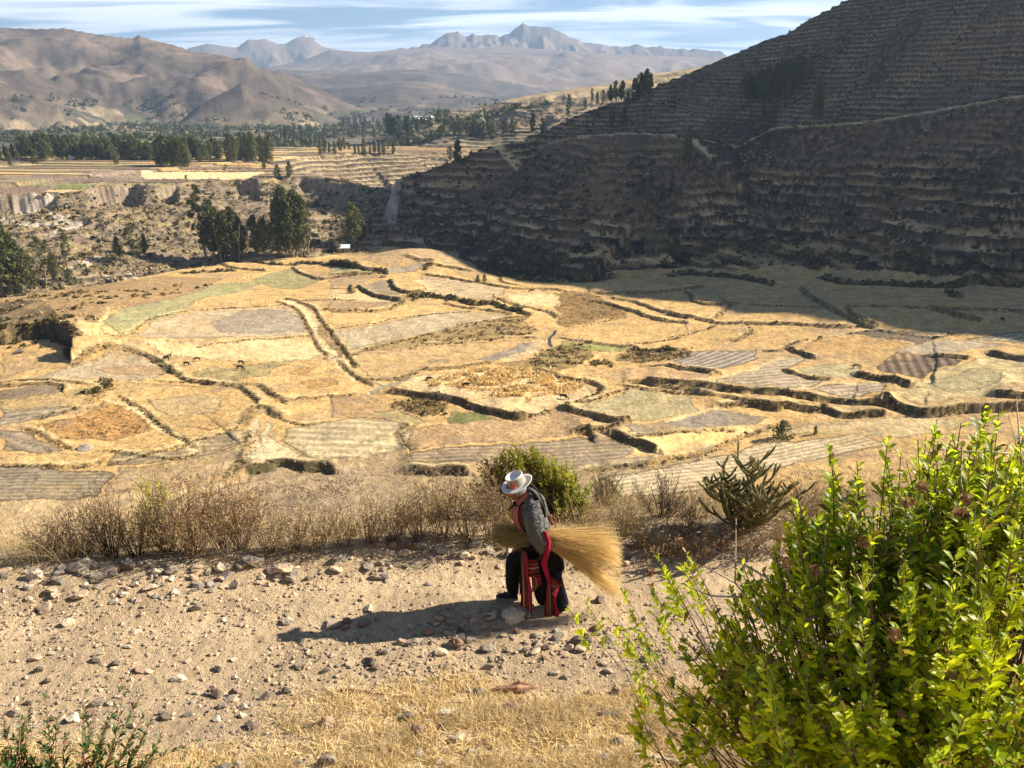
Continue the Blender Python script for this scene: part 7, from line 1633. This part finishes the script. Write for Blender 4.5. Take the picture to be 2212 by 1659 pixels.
# ------------------------------------------------------------------ the person with the straw bundle
Y0 = float(place(1165, 1307)[0][1])
def ZW(zx, zy, dy=0.0):
    return PTD(1014.9 + zx * .23148, 960.05 + zy * .23148, Y0) + np.array([0, dy, 0])
def cloth_mat(name, c, bump=.4, scale=160, rough=.95, var=.15, wr=0.):
    m, nt, b = mat_new(name); L = nt.links.new; geo = nt.nodes.new('ShaderNodeNewGeometry'); n = nt.nodes.new('ShaderNodeTexNoise'); n.inputs['Scale'].default_value = scale; n.inputs['Detail'].default_value = 4
    L(geo.outputs['Position'], n.inputs['Vector']); mr = nt.nodes.new('ShaderNodeMapRange'); mr.inputs['From Min'].default_value = .3; mr.inputs['From Max'].default_value = .7; mr.inputs['To Min'].default_value = 1 - var; mr.inputs['To Max'].default_value = 1 + var; L(n.outputs['Fac'], mr.inputs['Value'])
    mu = nt.nodes.new('ShaderNodeVectorMath'); mu.operation = 'SCALE'; mu.inputs[0].default_value = c; L(mr.outputs[0], mu.inputs['Scale']); L(mu.outputs[0], b.inputs['Base Color'])
    bp = nt.nodes.new('ShaderNodeBump'); bp.inputs['Strength'].default_value = bump; bp.inputs['Distance'].default_value = .004; L(n.outputs['Fac'], bp.inputs['Height']); L(bp.outputs[0], b.inputs['Normal']); b.inputs['Roughness'].default_value = rough; b.inputs['Specular IOR Level'].default_value = .15
    if wr:
        w = nt.nodes.new('ShaderNodeTexNoise'); w.inputs['Scale'].default_value = 11; w.inputs['Detail'].default_value = 2; w.inputs['Distortion'].default_value = 1.4; L(geo.outputs['Position'], w.inputs['Vector'])
        b2 = nt.nodes.new('ShaderNodeBump'); b2.inputs['Strength'].default_value = 1.0; b2.inputs['Distance'].default_value = wr; L(w.outputs['Fac'], b2.inputs['Height']); L(bp.outputs[0], b2.inputs['Normal']); L(b2.outputs[0], b.inputs['Normal'])
    return m
M_SKIN = cloth_mat('brown_skin', (.26, .115, .06), .2, 90, .6, .12); M_KNIT = cloth_mat('grey_knit', (.12, .12, .12), .9, 150, .95, .35, .07); M_PINK = cloth_mat('pink_vest', (.42, .12, .11)); M_BLACK = cloth_mat('black_skirt_cloth', (.010, .010, .012)); M_NAVY = cloth_mat('dark_trouser_cloth', (.012, .015, .023), wr=.05)
M_MAG = cloth_mat('crimson_trim', (.33, .012, .05), .3, 120, .8); M_HOT = cloth_mat('bright_pink_trim', (.80, .08, .20), .3, 120, .8); M_HAIR = cloth_mat('black_hair', (.012, .010, .010), .8, 300, .6); M_GHAIR = cloth_mat('grey_hair', (.22, .20, .19), .8, 300, .7); M_SHOE = cloth_mat('dark_shoe', (.018, .018, .022), .3, 60, .6); M_SOLE = cloth_mat('grey_sole', (.16, .16, .17), .2, 60, .7)
M_HAT = cloth_mat('white_felt_hat', (.74, .70, .63), .25, 300, .9, .06); M_ROS = cloth_mat('coral_rosette', (.72, .22, .16), .3, 100); M_STRAP = cloth_mat('brown_strap', (.10, .06, .035))
def stripes(name, along, n, seed, base=(.09, .05, .03)):
    m, nt, b = mat_new(name); L = nt.links.new; at_ = nt.nodes.new('ShaderNodeAttribute'); at_.attribute_name = along
    cr = nt.nodes.new('ShaderNodeValToRGB'); cr.color_ramp.interpolation = 'CONSTANT'; e = cr.color_ramp.elements
    pal = [(.012, .011, .012), (.26, .018, .025), (.34, .28, .22), (.012, .011, .012), (.30, .07, .03), base, (.22, .03, .03), (.30, .24, .18), (.010, .010, .012), (.26, .02, .03), base]
    e[0].color = pal[0] + (1,); e[1].position = 1 / n; e[1].color = pal[1] + (1,)
    for i in range(2, n): x = e.new(i / n); x.color = pal[(i + seed) % len(pal)] + (1,)
    L(at_.outputs['Fac'], cr.inputs['Fac'])
    n_ = nt.nodes.new('ShaderNodeTexVoronoi'); n_.inputs['Scale'].default_value = 260; geo = nt.nodes.new('ShaderNodeNewGeometry'); L(geo.outputs['Position'], n_.inputs['Vector'])
    mx = nt.nodes.new('ShaderNodeMixRGB'); mx.blend_type = 'MULTIPLY'; mx.inputs['Fac'].default_value = .35; L(cr.outputs['Color'], mx.inputs['Color1']); L(n_.outputs['Distance'], mx.inputs['Color2']); L(mx.outputs[0], b.inputs['Base Color']); b.inputs['Roughness'].default_value = .95; b.inputs['Specular IOR Level'].default_value = .1
    return m
person = empty('person', tuple(ZW(600, 1490))); PB = Vector(person.location)
tag(person, 'person in white hat, grey cardigan and black skirt walking bent forward on the track', 'person')
def pobj(name, me, parent=None):
    o = bpy.data.objects.new(name, me); SC.collection.objects.link(o); o.parent = parent or person
    o.matrix_parent_inverse = Matrix.Translation(-PB) if parent is None else Matrix.Identity(4); return o
def rings(secs, k=22, pw=1.0, fold=0., fseed=0, sub=3):
    """closed tube through (left, right, dy, half depth) sections traced on the silhouette"""
    S = []
    for (lx, ly), (rx, ry), dy, hy in secs: S.append((ZW(lx, ly, dy), ZW(rx, ry, dy), hy))
    A = np.array([s[0] for s in S]); B_ = np.array([s[1] for s in S]); H = np.array([s[2] for s in S])
    t0 = np.arange(len(S)); t = np.linspace(0, len(S) - 1, (len(S) - 1) * sub + 1)
    def cr(M):
        out = []
        Q_ = np.vstack([2 * M[0] - M[1], M, 2 * M[-1] - M[-2]])
        for u in t:
            i = min(int(u), len(S) - 2); f = u - i; a, b, c, d = Q_[i], Q_[i + 1], Q_[i + 2], Q_[i + 3]
            out.append(.5 * ((2 * b) + (c - a) * f + (2 * a - 5 * b + 4 * c - d) * f * f + (3 * b - a - 3 * c + d) * f ** 3))
        return np.array(out)
    A, B_ = cr(A), cr(B_); H = np.interp(t, t0, H); n = len(t); an = np.arange(k) / k * 2 * PI; V = []
    for i in range(n):
        c = (A[i] + B_[i]) / 2; ax = (B_[i] - A[i]) / 2; g = 1 + fold * np.sin(an * 5 + fseed + i * .25) * .5 + fold * .6 * np.sin(an * 9 + fseed * 2 - i * .3)
        V.append(c + (np.cos(an) * g)[:, None] * ax + (np.sin(an) * g * H[i])[:, None] * np.array([0, 1., 0]))
    V = np.concatenate(V); F = [(i * k + j, i * k + (j + 1) % k, (i + 1) * k + (j + 1) % k, (i + 1) * k + j) for i in range(n - 1) for j in range(k)]
    V = np.vstack([V, V[:k].mean(0), V[-k:].mean(0)]); a, b = len(V) - 2, len(V) - 1; e = (n - 1) * k
    T = [(a, (j + 1) % k, j) for j in range(k)] + [(b, e + j, e + (j + 1) % k) for j in range(k)]
    return V, [np.array(F), np.array(T)]
def garment(name, secs, mat, parent=None, **kw):
    V, F = rings(secs, **kw); return pobj(name, np_mesh(name, V, F, [mat], smooth=True), parent)
# continuous body under the clothes
def build_body():
    P, R_, E_ = [], [], []
    def add(pt, r, par=None):
        P.append(tuple(pt)); R_.append(r); i = len(P) - 1
        if par is not None: E_.append((par, i))
        return i
    pel = add(ZW(610, 850), .12); ab = add(ZW(600, 740), .11, pel); ch = add(ZW(575, 620), .125, ab); nb = add(ZW(550, 512), .062, ch); nk = add(ZW(505, 455), .048, nb); hd = add(ZW(455, 430), .06, nk); hd2 = add(ZW(405, 440), .045, hd)
    for s, hip, kn, an_, toe in ((.07, (570, 900), (410, 1090), (398, 1400), (285, 1462)), (-.07, (650, 910), (755, 1170), (855, 1425), (745, 1488))):
        a = add(ZW(*hip, s), .095, pel); b = add(ZW(*kn, s), .062, a); c = add(ZW(*an_, s), .034, b); d = add(ZW(toe[0] + 45, toe[1] - 12, s), .018, c)
    a = add(ZW(580, 560, -.14), .042, nb); b = add(ZW(620, 765, -.20), .045, a); c = add(ZW(655, 880, -.17), .028, b); h = add(ZW(662, 925, -.165), .030, c)
    for k in range(4): q = add(ZW(650 + k * 9, 960, -.175 + .012 * k), .010, h); add(ZW(646 + k * 10, 995, -.17 + .012 * k), .008, q)
    q = add(ZW(640, 935, -.14), .011, h); add(ZW(630, 960, -.125), .009, q)
    a = add(ZW(585, 560, .13), .042, nb); b = add(ZW(655, 735, .18), .045, a); c = add(ZW(728, 704, .08), .028, b); h = add(ZW(752, 702, .05), .027, c)
    for k, (x, y, x2, y2, x3, y3) in enumerate(((772, 690, 792, 697, 808, 710), (776, 704, 797, 716, 812, 728), (774, 716, 796, 732, 815, 748), (768, 726, 786, 742, 803, 755))):
        q = add(ZW(x, y, .035 - .015 * k), .0098, h); w = add(ZW(x2, y2, .02 - .015 * k), .0085, q); add(ZW(x3, y3, .005 - .015 * k), .0072, w)
    q = add(ZW(758, 728, .0), .011, h); add(ZW(765, 752, -.02), .009, q)
    me = skin('body', P, E_, R_, M_SKIN, 2)
    return me
body = pobj('body', build_body())
# head: joined to the body mesh so that it stays one surface object
U = Vector((-.40, -.05, .91)).normalized(); Fw = (Vector((-.88, -.10, -.42))).normalized(); Sd = U.cross(Fw).normalized(); Fw = Sd.cross(U).normalized()
HC = Vector(ZW(424, 424))
def head_bm():
    import bmesh
    bm = bmesh.new(); bm.from_mesh(body.data); r = bmesh.ops.create_uvsphere(bm, u_segments=28, v_segments=20, radius=1.0)
    def G(u, c, s): return math.exp(-((u - c) / s) ** 2)
    for v in r['verts']:
        f, s, u = v.co.x, v.co.y, v.co.z            # forward, side, up
        hx = .088 * f; hy = .070 * s * (1 - .22 * max(0, -u)); hz = .110 * u
        if f > 0:
            hx += .026 * G(s, 0, .16) * G(u, -.08, .20)            # nose
            hx += .010 * G(s, 0, .35) * G(u, -.42, .10)            # lips
            hx -= .006 * G(s, 0, .3) * G(u, -.52, .05)
            hx += .014 * G(s, 0, .35) * G(u, -.74, .16)            # chin
            hx -= .012 * (G(s, .36, .16) + G(s, -.36, .16)) * G(u, .10, .13)   # eye sockets
            hx += .008 * (G(s, .5, .2) + G(s, -.5, .2)) * G(u, -.16, .16)      # cheeks
            hx += .006 * G(u, .28, .10)                              # brow
        if u < -.3: hx *= 1 - .18 * (-u - .3); 
        v.co = HC + Fw * hx + Sd * hy + U * hz
    bm.to_mesh(body.data); bm.free(); body.data.polygons.foreach_set('use_smooth', np.ones(len(body.data.polygons), bool))
head_bm()
def HP(f, s, u): return np.array(HC + Fw * f + Sd * s + U * u)
b = Bag(); em, ew = flat('dark_iris', (.01, .007, .005), .2, .6), flat('eye_white', (.55, .50, .45), .3, .5)
for s in (-1, 1):
    b = Bag(); V, F = rock_mesh(5, 2); V = V / np.linalg.norm(V, axis=1)[:, None] * .011 + HP(.071, s * .026, .010); b.add(V, F); e_ = pobj('eye', b.mesh('eye', [ew], True)); b = Bag(); V = (V - HP(.071, s * .026, .010)) * .55 + HP(.0775, s * .026, .008); b.add(V, F); pobj('iris', b.mesh('iris', [em], True), e_)
    b = Bag(); b.add(*tube([HP(.0, s * .068, .012), HP(-.006, s * .078, .002), HP(-.002, s * .072, -.022)], [.006, .010, .005], 6)); pobj('ear', b.mesh('ear', [M_SKIN], True))
    b = Bag(); b.add(*tube([HP(.082, s * .012, .032), HP(.080, s * .028, .036), HP(.064, s * .044, .028)], [.002, .003, .002], 5)); pobj('eyebrow', b.mesh('eyebrow', [M_HAIR], True))
b = Bag(); b.add(*tube([HP(.083, -.022, -.047), HP(.096, 0, -.046), HP(.083, .022, -.047)], [.002, .0035, .002], 5)); pobj('mouth', b.mesh('mouth', [cloth_mat('lips', (.20, .06, .045))], True))
# hair, braids
import bmesh
bm = bmesh.new(); r = bmesh.ops.create_uvsphere(bm, u_segments=24, v_segments=14, radius=1.0)
for v in r['verts']: f, s, u = v.co; v.co = HC + Fw * (.098 * f - .014) + Sd * (.078 * s) + U * (.112 * u + .006)
dl = [v for v in bm.verts if (v.co - HC).dot(Fw) > .028 + .25 * (v.co - HC).dot(U) or (v.co - HC).dot(U) < -.05]; bmesh.ops.delete(bm, geom=dl, context='VERTS'); me = bpy.data.meshes.new('hair'); bm.to_mesh(me); bm.free(); me.materials.append(M_GHAIR); me.polygons.foreach_set('use_smooth', np.ones(len(me.polygons), bool)); pobj('hair', me)
for dy in (-.075, .05):
    pts = np.array([ZW(*p) + [0, dy - .03 * (i == 3), 0] for i, p in enumerate(((535, 395), (570, 400), (612, 440), (652, 492), (684, 560), (700, 640)))]); t = np.linspace(0, 5, 26); q = np.stack([np.interp(t, range(6), pts[:, c]) for c in range(3)], 1)
    b = Bag(); b.add(*tube(q, .016 + .005 * np.abs(np.sin(t * 6)) - .001 * t, 8)); pobj('braid', b.mesh('braid', [M_HAIR], True))
# hat
def lathe(prof, C_, ax, sx, sy, k=40, wob=0.):
    an = np.arange(k) / k * 2 * PI; V = []
    for r, h in prof: V.append(np.array(C_) + np.outer(np.cos(an) * r, sx) + np.outer(np.sin(an) * r, sy) + np.outer(h + wob * (r / .15) ** 3 * np.cos(2 * an + .4), ax))
    V = np.concatenate(V); n = len(prof); F = np.array([(i * k + j, i * k + (j + 1) % k, (i + 1) * k + (j + 1) % k, (i + 1) * k + j) for i in range(n - 1) for j in range(k)]); return V, F
HU = Vector((-.36, -.06, .92)).normalized(); HX = Vector((1, 0, 0)); HX = (HX - HU * HX.dot(HU)).normalized(); HY = HU.cross(HX).normalized()
hat = empty('hat', (0, 0, 0)); hat.parent = person; hat.matrix_parent_inverse = Matrix.Translation(-PB)
HB = Vector(ZW(445, 372))
hu, hx, hy = np.array(HU), np.array(HX), np.array(HY)
V, F = lathe([(.078, .0), (.10, .001), (.13, .003), (.158, .010), (.160, .013), (.157, .016), (.13, .009), (.10, .007), (.084, .010)], HB, hu, hx, hy, wob=.008)
o = bpy.data.objects.new('brim', np_mesh('brim', V, F, [M_HAT], smooth=True)); SC.collection.objects.link(o); o.parent = hat
V, F = lathe([(.082, .004), (.083, .03), (.084, .07), (.088, .100), (.088, .106), (.084, .109), (.080, .106), (.070, .090), (.040, .082), (.001, .086)], HB, hu, hx, hy)
o = bpy.data.objects.new('hat_crown', np_mesh('hat_crown', V, F, [M_HAT], smooth=True)); SC.collection.objects.link(o); o.parent = hat
m, nt, bs = mat_new('silver_thread_band'); vn = nt.nodes.new('ShaderNodeTexVoronoi'); vn.inputs['Scale'].default_value = 170; gg = nt.nodes.new('ShaderNodeNewGeometry'); nt.links.new(gg.outputs['Position'], vn.inputs['Vector']); cr = nt.nodes.new('ShaderNodeValToRGB'); cr.color_ramp.elements[0].color = (.70, .66, .56, 1); cr.color_ramp.elements[1].color = (.26, .25, .20, 1); cr.color_ramp.elements[1].position = .6; nt.links.new(vn.outputs['Distance'], cr.inputs['Fac']); nt.links.new(cr.outputs[0], bs.inputs['Base Color']); bs.inputs['Roughness'].default_value = .4
V, F = lathe([(.0845, .012), (.0862, .05), (.0872, .078), (.0895, .096)], HB, hu, hx, hy); o = bpy.data.objects.new('hat_band', np_mesh('hat_band', V, F, [m], smooth=True)); SC.collection.objects.link(o); o.parent = hat
th = math.radians(-104); rd = hx * math.cos(th) + hy * math.sin(th); tg = -hx * math.sin(th) + hy * math.cos(th); rc = np.array(HB) + rd * .092 + hu * .050
ro = bpy.data.objects.new('rosette', None); SC.collection.objects.link(ro); ro.parent = hat
pm_ = []
for i in range(26):
    a = i / 26 * 2 * PI; d = tg * math.cos(a) + hu * math.sin(a); s = -tg * math.sin(a) + hu * math.cos(a); V = np.array([rc + rd * .008, rc + d * .030 - s * .0028 + rd * .004, rc + d * .043 + rd * .001, rc + d * .030 + s * .0028 + rd * .004, rc + d * .030 + rd * .009]); F = np.array([(0, 1, 4), (1, 2, 4), (2, 3, 4), (3, 0, 4)])
    o = bpy.data.objects.new('petal', np_mesh('petal', V, F, [M_ROS if i % 2 else M_PINK])); SC.collection.objects.link(o); o.parent = ro
b = Bag(); V, F = rock_mesh(8, 2); b.add(V * .007 + rc + rd * .009, F); o = bpy.data.objects.new('centre', b.mesh('centre', [M_MAG], True)); SC.collection.objects.link(o); o.parent = ro
# clothes
garment('cardigan', [((500,452),(560,402),0,.045), ((478,490),(600,432),0,.09), ((455,545),(640,470),0,.155), ((458,600),(672,530),0,.18), ((470,660),(698,600),0,.18), ((500,715),(720,672),0,.17), ((535,750),(738,728),0,.16), ((560,775),(750,770),0,.15)], M_KNIT, fold=.05)
garment('vest', [((450,500),(500,470),0,.06), ((428,545),(500,520),0,.11), ((408,610),(500,590),0,.135), ((400,680),(520,660),0,.14), ((410,725),(540,720),0,.14), ((440,755),(560,760),0,.13)], M_PINK)
b = Bag(); b.add(*tube([ZW(556,404,-.05), ZW(525,438,-.078), ZW(487,480,-.082), ZW(455,520,-.07), ZW(437,545,-.05)], [.010, .015, .016, .017, .012], 8)); pobj('collar', b.mesh('collar', [M_PINK], True))
b = Bag(); b.add(*tube([ZW(468,525,-.10), ZW(452,570,-.155), ZW(457,620,-.178), ZW(475,675,-.178), ZW(510,725,-.168), ZW(545,752,-.155)], .0075, 6)); pobj('cardigan_edge', b.mesh('cardigan_edge', [M_BLACK], True))
b = Bag(); b.add(*tube([ZW(412,522,-.03), ZW(440,540,-.075), ZW(470,528,-.10), ZW(490,500,-.10)], [.012, .011, .009, .006], 7)); pobj('chin_strap', b.mesh('chin_strap', [M_BLACK], True))
b = Bag(); b.add(*tube([ZW(424,540,-.03), ZW(395,556,-.06), ZW(358,575,-.08)], [.010, .013, .013], 7)); pobj('strap_end', b.mesh('strap_end', [M_STRAP], True))
garment('sleeve', [((540,500),(640,468),-.12,.045), ((500,550),(662,530),-.155,.075), ((500,620),(672,605),-.18,.078), ((518,690),(682,680),-.20,.076), ((545,765),(700,742),-.21,.074), ((575,825),(710,795),-.205,.068), ((605,870),(708,842),-.195,.058), ((632,905),(700,880),-.185,.046), ((648,930),(692,910),-.178,.034)], M_KNIT, fold=.10, fseed=2, sub=4)
garment('sleeve', [((560,500),(640,500),.12,.05), ((590,590),(700,570),.16,.07), ((620,680),(722,640),.17,.065), ((668,735),(738,680),.13,.05), ((715,728),(748,690),.08,.035)], M_KNIT, fold=.04)
garment('trouser_leg', [((470,930),(640,950),.03,.13), ((425,1000),(600,1020),.05,.12), ((368,1060),(545,1080),.06,.105), ((338,1110),(500,1130),.065,.10), ((333,1190),(478,1200),.07,.095), ((334,1290),(465,1300),.07,.09), ((336,1350),(460,1370),.07,.085), ((350,1400),(455,1420),.07,.075)], M_BLACK, fold=.03, fseed=1)
garment('trouser_leg', [((690,1080),(868,1100),-.05,.13), ((705,1180),(856,1180),-.05,.12), ((722,1270),(872,1265),-.05,.11), ((735,1360),(897,1350),-.05,.105), ((742,1430),(914,1420),-.05,.10), ((748,1474),(920,1478),-.05,.10)], M_NAVY, fold=.04, fseed=3)
garment('skirt', [((480,742),(738,762),0,.155), ((468,800),(752,820),0,.165), ((462,870),(785,880),0,.175), ((458,940),(822,950),0,.185), ((500,1010),(852,1020),0,.18), ((560,1070),(874,1080),0,.17), ((590,1130),(883,1125),-.01,.16), ((593,1180),(850,1175),-.01,.15), ((595,1240),(790,1240),-.01,.14), ((596,1310),(745,1310),-.01,.13), ((598,1380),(722,1385),-.01,.12), ((625,1440),(712,1446),-.01,.10)], M_BLACK, fold=.035, fseed=5, k=36)
garment('skirt_front', [((468,900),(560,900),-.02,.16), ((462,1000),(575,1000),-.02,.15), ((466,1100),(575,1100),-.03,.13), ((462,1200),(540,1200),-.04,.11), ((462,1290),(520,1290),-.05,.09), ((464,1350),(500,1355),-.05,.06)], M_BLACK, fold=.04, fseed=8)
def shoe(toe, heel, dy):
    a, c = ZW(*heel, dy), ZW(*toe, dy); v = c - a; L_ = np.linalg.norm(v); b = Bag(); n = 9; V = []
    for i in range(n):
        t = i / (n - 1); w = .036 * (1 - .25 * abs(t - .65)) * (1 if 0 < i < n - 1 else .55); h = np.interp(t, [0, .25, .45, .7, .9, 1], [.075, .085, .070, .050, .036, .018]); p = a + v * t
        for an in np.linspace(0, PI, 9): V.append(p + np.array([0, math.cos(an) * w, math.sin(an) ** .8 * h + .012]))
    F = np.array([(i * 9 + j, i * 9 + j + 1, (i + 1) * 9 + j + 1, (i + 1) * 9 + j) for i in range(n - 1) for j in range(8)]); b.add(np.array(V), F)
    caps = [tuple(range(8, -1, -1)), tuple((n - 1) * 9 + j for j in range(9))]; me = bpy.data.meshes.new('shoe'); me.from_pydata([tuple(q) for q in V], [], [tuple(f) for f in F] + caps); me.materials.append(M_SHOE); me.polygons.foreach_set('use_smooth', np.ones(len(me.polygons), bool)); s = pobj('shoe', me)
    V = []
    for i in range(n):
        t = i / (n - 1); w = .040 * (1 - .25 * abs(t - .65)) * (1 if 0 < i < n - 1 else .6); p = a + v * (t * 1.03 - .015); 
        for y_, z_ in ((-w, .022), (w, .022), (w, -.006), (-w, -.006)): V.append(p + np.array([0, y_, z_]))
    F = [(i * 4 + j, i * 4 + (j + 1) % 4, (i + 1) * 4 + (j + 1) % 4, (i + 1) * 4 + j) for i in range(n - 1) for j in range(4)] + [(3, 2, 1, 0), tuple((n - 1) * 4 + j for j in range(4))]
    me = bpy.data.meshes.new('sole'); me.from_pydata([tuple(q) for q in V], [], F); me.materials.append(M_SOLE); pobj('sole', me, s)
shoe((246, 1470), (448, 1478), .07); shoe((700, 1502), (905, 1505), -.06)
b = Bag(); b.add(*tube([ZW(335,1400,.03), ZW(322,1385,.02), ZW(326,1370,.02)], [.004, .004, .003], 5)); pobj('shoe_tab', b.mesh('shoe_tab', [M_SHOE]))
# woven cloths hanging at the waist
def cloth(name, Lp, Rp, dy, mat, n=14, m=8, wave=.012, ph=0., dy2=None):
    Lp, Rp = np.array(Lp, float), np.array(Rp, float); t = np.linspace(0, 1, n)
    def res(P): s = np.concatenate([[0], np.cumsum(np.hypot(*np.diff(P, axis=0).T))]); s /= s[-1]; return np.stack([np.interp(t, s, P[:, 0]), np.interp(t, s, P[:, 1])], 1)
    A, B_ = res(Lp), res(Rp); V, u_, v_ = [], [], []
    for i in range(n):
        for j in range(m + 1):
            f = j / m; x, y = A[i] * (1 - f) + B_[i] * f; d = dy + ((dy2 - dy) * t[i] if dy2 is not None else 0) + wave * math.sin(f * 6 + ph + t[i] * 4); V.append(ZW(x, y, d)); u_.append(f); v_.append(t[i])
    F = np.array([(i * (m + 1) + j, i * (m + 1) + j + 1, (i + 1) * (m + 1) + j + 1, (i + 1) * (m + 1) + j) for i in range(n - 1) for j in range(m)])
    me = np_mesh(name, np.array(V), F, [mat], smooth=True, attrs={'across': np.array(u_, np.float32), 'along': np.array(v_, np.float32)}); o = pobj(name, me)
    so_ = o.modifiers.new('thick', 'SOLIDIFY'); so_.thickness = .005; return o
SV = stripes('woven_stripes_across', 'across', 9, 0); SV2 = stripes('woven_stripes_across_wide', 'across', 11, 2); SH = stripes('woven_stripes_along', 'along', 12, 1)
cloth('woven_cloth', [(470,880),(478,1000),(482,1130),(478,1250),(472,1378)], [(522,890),(520,1000),(530,1130),(560,1290),(576,1468)], -.215, SV)
cloth('woven_cloth', [(536,948),(540,1020),(540,1110)], [(622,938),(636,1020),(648,1105)], -.235, SH, n=26)
cloth('woven_cloth', [(540,1108),(570,1130),(578,1190),(580,1248)], [(650,1100),(658,1150),(652,1195),(600,1250)], -.225, SV2)
cloth('cloth_trim', [(524,895),(516,1000),(524,1110),(548,1250),(566,1420),(574,1468)], [(527,895),(538,1000),(546,1112),(574,1250),(579,1360),(577,1468)], -.240, M_MAG, m=3)
cloth('cloth_trim', [(600,1120),(636,1140),(652,1170)], [(612,1108),(652,1118),(660,1165)], -.242, M_MAG, m=3)
cloth('cloth_trim', [(670,690),(700,790),(688,890),(657,990),(690,1080),(728,1180)], [(702,686),(738,780),(738,875),(708,980),(736,1100),(746,1190)], -.25, M_MAG, n=22, m=4, dy2=-.23)
cloth('woven_cloth', [(737,1108),(744,1180),(762,1256)], [(862,1176),(834,1212),(778,1262)], -.215, SH, n=22)
cloth('cloth_trim', [(757,1272),(768,1290),(790,1302)], [(800,1214),(820,1226),(800,1298)], -.220, M_HOT, n=8, m=4)
cloth('woven_cloth', [(712,1115),(702,1280),(690,1478)], [(744,1180),(772,1300),(795,1487)], -.205, SV2)
cloth('cloth_trim', [(752,1200),(778,1300),(768,1350),(788,1400),(780,1480)], [(758,1200),(792,1310),(790,1380),(820,1430),(820,1497)], -.215, M_MAG, m=3)
# the straw bundle carried under the arm
def bundle():
    rng = np.random.default_rng(120); t = empty('straw_bundle', tuple(ZW(700, 830, -.1))); TB = Matrix.Translation(-Vector(t.location)); tag(t, 'bundle of long golden straw carried under the arm of the walking person', 'straw bundle')
    def fan(name, n, ctrl, mat, w, seg=7):
        """ctrl: list of (zx, zy, dy, spread in zw units, spread dy) stations"""
        C_ = np.array(ctrl, float); k = len(C_); a = rng.normal(0, .5, n); a = np.clip(a, -1.5, 1.5); c = rng.normal(0, .5, n); Lf = .45 + .62 * rng.random(n) ** .6; bow = rng.normal(0, 1, (n, 2)); Ls = rng.uniform(-.02, .1, n)
        rows = []; N = seg + 1; jit = rng.normal(0, 1, (n, 2))
        for i in range(N):
            u = (Ls + (Lf - Ls) * i / seg) * (k - 1); u = np.clip(u, 0, k - 1); ce = np.stack([np.interp(u, range(k), C_[:, j]) for j in range(5)], 1)
            f_ = i / seg; x = ce[:, 0] + jit[:, 0] * 8 * f_; y = ce[:, 1] + ce[:, 3] * a + jit[:, 1] * 16 * f_ ** 2 + bow[:, 0] * 9 * math.sin(PI * f_) + bow[:, 1] * 6 * math.sin(2.4 * PI * f_); d = ce[:, 2] + ce[:, 4] * c
            R3 = ray(1014.9 + x * .23148, 960.05 + y * .23148); P = R3 * (Y0 / R3[:, 1])[:, None] + np.stack([0 * d, d, 0 * d], 1); rows.append(P)
        side = np.cross(rows[-1] - rows[0], rand_dirs(n, rng)); side /= np.linalg.norm(side, axis=1)[:, None]; out = []
        for i, P in enumerate(rows): ww = w * (1 - .6 * i / seg); out.append(P - side * ww * .5); out.append(P + side * ww * .5)
        V = np.stack(out, 1).reshape(-1, 3); b = (np.arange(n) * 2 * N)[:, None]; F = np.concatenate([np.stack([b + 2 * i, b + 2 * i + 1, b + 2 * i + 3, b + 2 * i + 2], -1) for i in range(seg)], 1).reshape(-1, 4)
        o = obj(name, np_mesh(name, V, F, [mat])); o.parent = t; o.matrix_parent_inverse = TB; o['kind'] = 'stuff'
    ms = leafy('golden_straw', (.58, .38, .12), (.92, .70, .33), .35, .6, .3, 5.0); mg = leafy('olive_straw', (.16, .13, .045), (.46, .36, .15), .3, .7, .2, 5.0)
    fan('golden_ends', 1200, [(690,810,-.11,45,.05), (790,830,-.11,75,.07), (950,850,-.11,95,.10), (1130,870,-.11,120,.14), (1290,905,-.11,175,.18), (1400,970,-.11,230,.22)], ms, .0034)
    fan('stray_stalks', 170, [(700,830,-.11,40,.05), (820,850,-.11,90,.08), (1000,890,-.11,170,.12), (1200,950,-.11,240,.16), (1420,1040,-.11,330,.20)], ms, .0034)
    fan('drooping_ends', 800, [(700,850,-.12,25,.04), (820,900,-.13,40,.05), (960,990,-.14,45,.06), (1110,1100,-.14,62,.08), (1250,1210,-.14,80,.10), (1400,1320,-.14,115,.12)], ms, .0032)
    fan('cut_ends', 1300, [(700,820,-.11,45,.04), (600,815,-.11,60,.05), (500,812,-.10,72,.07), (400,808,-.09,88,.08), (300,805,-.08,105,.10), (200,800,-.08,125,.11)], mg, .0042)
bundle()
b = Bag(); q0 = ZW(775, 835, -.11); b.add(*tube([q0 + np.array([.006 * math.sin(2 * a), .085 * math.cos(a), .085 * math.sin(a)]) for a in np.linspace(0, 2 * PI, 17)], .0045, 5)); o = obj('cord', b.mesh('cord', [M_STRAP], True)); o.parent = bpy.data.objects['straw_bundle']; o.matrix_parent_inverse = Matrix.Translation(-Vector(o.parent.location))
